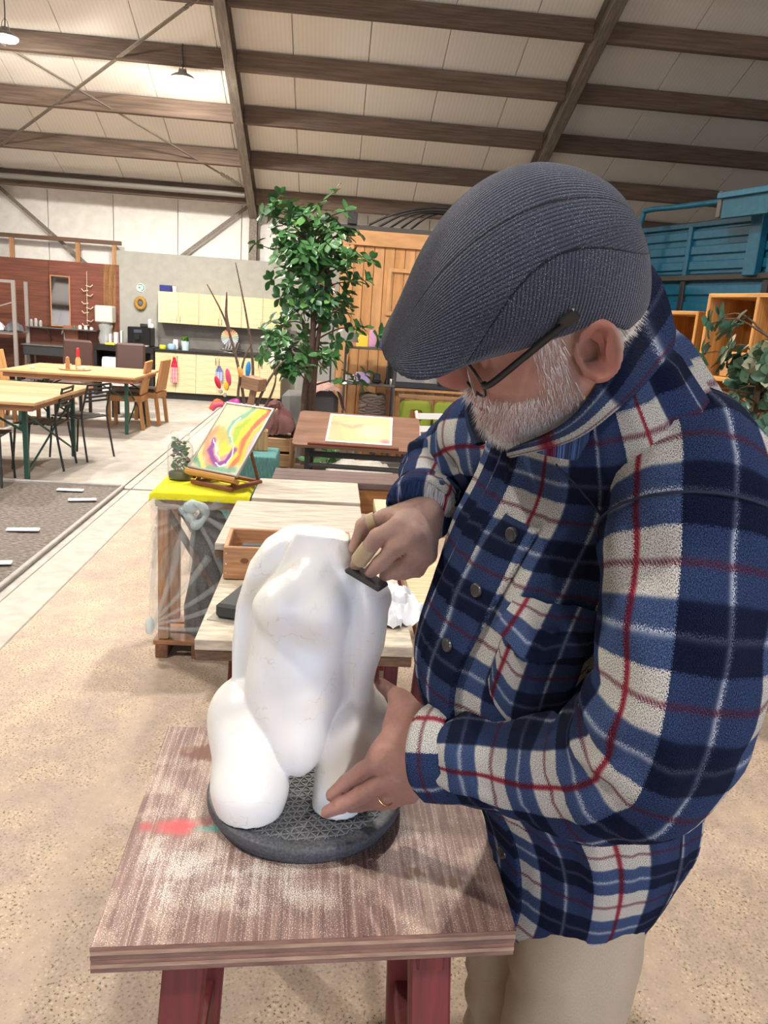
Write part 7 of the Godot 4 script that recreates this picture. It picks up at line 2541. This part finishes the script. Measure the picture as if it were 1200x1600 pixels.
# ================================================================ the right side: farm trailer, shelf crates, ivy
func far_right() -> void:
	rng.seed = 55
	var teal := mottled(12, 88, 116, "blotch", V(2, 2, 2), 0.45)
	var dark := flat(34, 36, 38, 0.6)
	# the trailer's long side runs away along its own x axis; its own z faces the hall
	var o := thing("farm_trailer", "tall teal blue farm trailer with ribbed steel sides", "trailer", V(4.02, 0, -9.05), -72)
	var L := 7.0
	for k in 6:
		var x := -2.95 + 1.18 * k
		for row in 2:
			var y0: float = [2.38, 1.72][row]
			var h: float = [0.50, 0.58][row]
			var pn := Node3D.new()
			pn.name = "side_panel"
			o.add_child(pn, true)
			pbox(pn, "sheet", V(1.10, h, 0.02), V(x, y0 + h * 0.5, 0), teal, 0.0)
			for b in 3:
				pbox(pn, "rib", V(1.10, h * 0.20, 0.03), V(x, y0 + h * (0.17 + 0.33 * b), 0.022), teal, 0.010)
		pbox(o, "stake", V(0.06, 0.56, 0.06), V(x - 0.58, 2.62, 0.03), teal, 0.006)
		pbox(o, "stake", V(0.07, 0.62, 0.06), V(x - 0.58, 2.0, 0.03), dark, 0.006)
	pbox(o, "top_rail", V(L, 0.06, 0.07), V(0, 2.905, 0.02), teal, 0.008)
	pbox(o, "middle_rail", V(L, 0.06, 0.09), V(0, 2.33, 0.04), flat(52, 48, 44, 0.6), 0.006)
	pbox(o, "floor_rail", V(L, 0.14, 0.10), V(0, 1.64, 0.03), dark, 0.006)
	pbox(o, "load_floor", V(L, 0.06, 2.2), V(0, 1.6, -1.1), dark, 0.0)
	pbox(o, "far_side", V(L, 1.3, 0.03), V(0, 2.28, -2.2), teal, 0.0)
	pbox(o, "front_wall", V(0.03, 1.3, 2.2), V(-3.5, 2.28, -1.1), teal, 0.0)
	pbox(o, "chassis", V(L - 0.6, 0.2, 0.9), V(0, 1.46, -1.1), dark, 0.0)
	for sx: float in [-1.6, 1.2]:
		for sz: float in [-0.2, -2.0]:
			var w := G.new()
			w.lathe([Vector2(0.2, -0.12), Vector2(0.56, -0.13), Vector2(0.66, -0.10), Vector2(0.68, 0), Vector2(0.66, 0.10), Vector2(0.56, 0.13), Vector2(0.2, 0.12)], 28, V(sx, 0.68, sz), rotx(90))
			part(o, "wheel", w, flat(32, 32, 33, 0.8))
		pbox(o, "axle", V(0.12, 0.9, 1.7), V(sx, 0.96, -1.1), dark, 0.0)
	pbox(o, "corner_frame", V(0.16, 0.62, 0.10), V(1.02, 2.64, 0.09), teal, 0.008)
	var g := G.new()
	g.tube(curve([V(-0.70, 1.70, 0.30), V(-0.62, 2.5, 0.30), V(-0.55, 3.0, 0.30), V(-0.46, 3.08, 0.30), V(0.0, 3.07, 0.30), V(0.68, 3.06, 0.30)], 6), pf([0.03]), 10)
	part(o, "hoop", g, teal)
	# tipping cover at the near end
	pbox(o, "cover_sheet", V(0.6, 0.20, 0.04), V(1.05, 2.98, 0.34), mottled(34, 96, 118, "blotch", V(2, 2, 2), 0.5), 0.004)
	pbox(o, "cover_rail", V(1.0, 0.06, 0.08), V(1.2, 3.10, 0.36), mottled(16, 100, 130, "blotch", V(2, 2, 2), 0.4), 0.006)
	pbox(o, "cover_rail", V(0.05, 0.26, 0.08), V(0.72, 3.02, 0.34), flat(96, 90, 84, 0.5), 0.006)
	# --- pine crates used as shelves
	var py := wood(214, 156, 88)
	var pz := wood(206, 148, 80, "y")
	for k in 2:
		var c := thing("shelf_crate", ["low honey pine shelf with open pigeonholes behind the collar", "tall honey pine shelf behind the ivy plant"][k], "shelf", [V(2.46, 0, -5.72), V(2.70, 0, -4.72)][k], -74)
		var w: float = [0.98, 0.84][k]
		var h: float = [1.84, 1.95][k]
		for s: float in [-1.0, 0.0, 1.0]:
			pbox(c, "side_board", V(0.025, h, 0.34), V(s * (w * 0.5 - 0.012), h * 0.5, 0), pz, 0.003)
		for y: float in [0.05, 0.5, 0.95, 1.42, h - 0.012]:
			pbox(c, "shelf_board", V(w - 0.03, 0.025, 0.34), V(0, y, 0), py, 0.003)
		pbox(c, "back_board", V(w, h, 0.012), V(0, h * 0.5, -0.172), mottled(176, 116, 58, "grain", V(5, 0.6, 5), 0.6), 0.0)
	g = G.new()
	g.box(Vector3.ZERO, V(0.2, 0.16, 0.16), 0.006)
	single("cardboard_box", "small worn cardboard box on the tall honey pine shelf", "box", g, flat(176, 132, 92, 0.8), V(2.63, 1.515, -4.9), -74)
	# --- ivy-like plant
	var iv := thing("ivy_plant", "bushy artificial ivy with grey green and cream leaves beside the jacket", "plant", V(1.95, 0, -3.42))
	g = G.new()
	g.lathe([Vector2(0.15, 0), Vector2(0.2, 0.34), Vector2(0.185, 0.34), Vector2(0.002, 0.3)], 20)
	part(iv, "pot", g, flat(96, 80, 70))
	var bark := mottled(126, 102, 84, "rough", V(10, 1, 10), 0.85, 0.1)
	g = G.new()
	g.tube(curve([V(0, 0.3, 0), V(0.02, 0.8, 0), V(-0.02, 1.3, 0), V(0, 1.75, 0)], 5), taper([0.03, 0.026, 0.018, 0.01], 5), 8)
	part(iv, "trunk", g, bark)
	var tips := []
	for k in 84:
		var a := rng.randf() * TAU
		var h := rng.randf_range(0.95, 1.72)
		var reach := rng.randf_range(0.14, 0.42) * (1.0 if h < 1.55 else 0.75)
		var from := V(0, h, 0)
		var to := from + V(cos(a) * reach, rng.randf_range(-0.14, 0.12), sin(a) * reach)
		g = G.new()
		g.tube(curve([from, from.lerp(to, 0.6) + V(0, 0.05, 0), to], 3), taper([0.006, 0.004, 0.002], 3), 5)
		part(iv, "branch", g, bark)
		tips.append([to, (to - from).normalized() * 0.8 + V(0, -0.2, 0)])
		tips.append([from.lerp(to, 0.7), (to - from).normalized() * 0.6 + V(0, 0.4, 0)])
	bush(iv, tips, leaf_mesh(0.066, 0.05, 0.006), [leafmat(70, 104, 84), leafmat(92, 122, 100), leafmat(150, 158, 132), leafmat(58, 88, 66), leafmat(182, 182, 158)], 8, 300, 0.03)
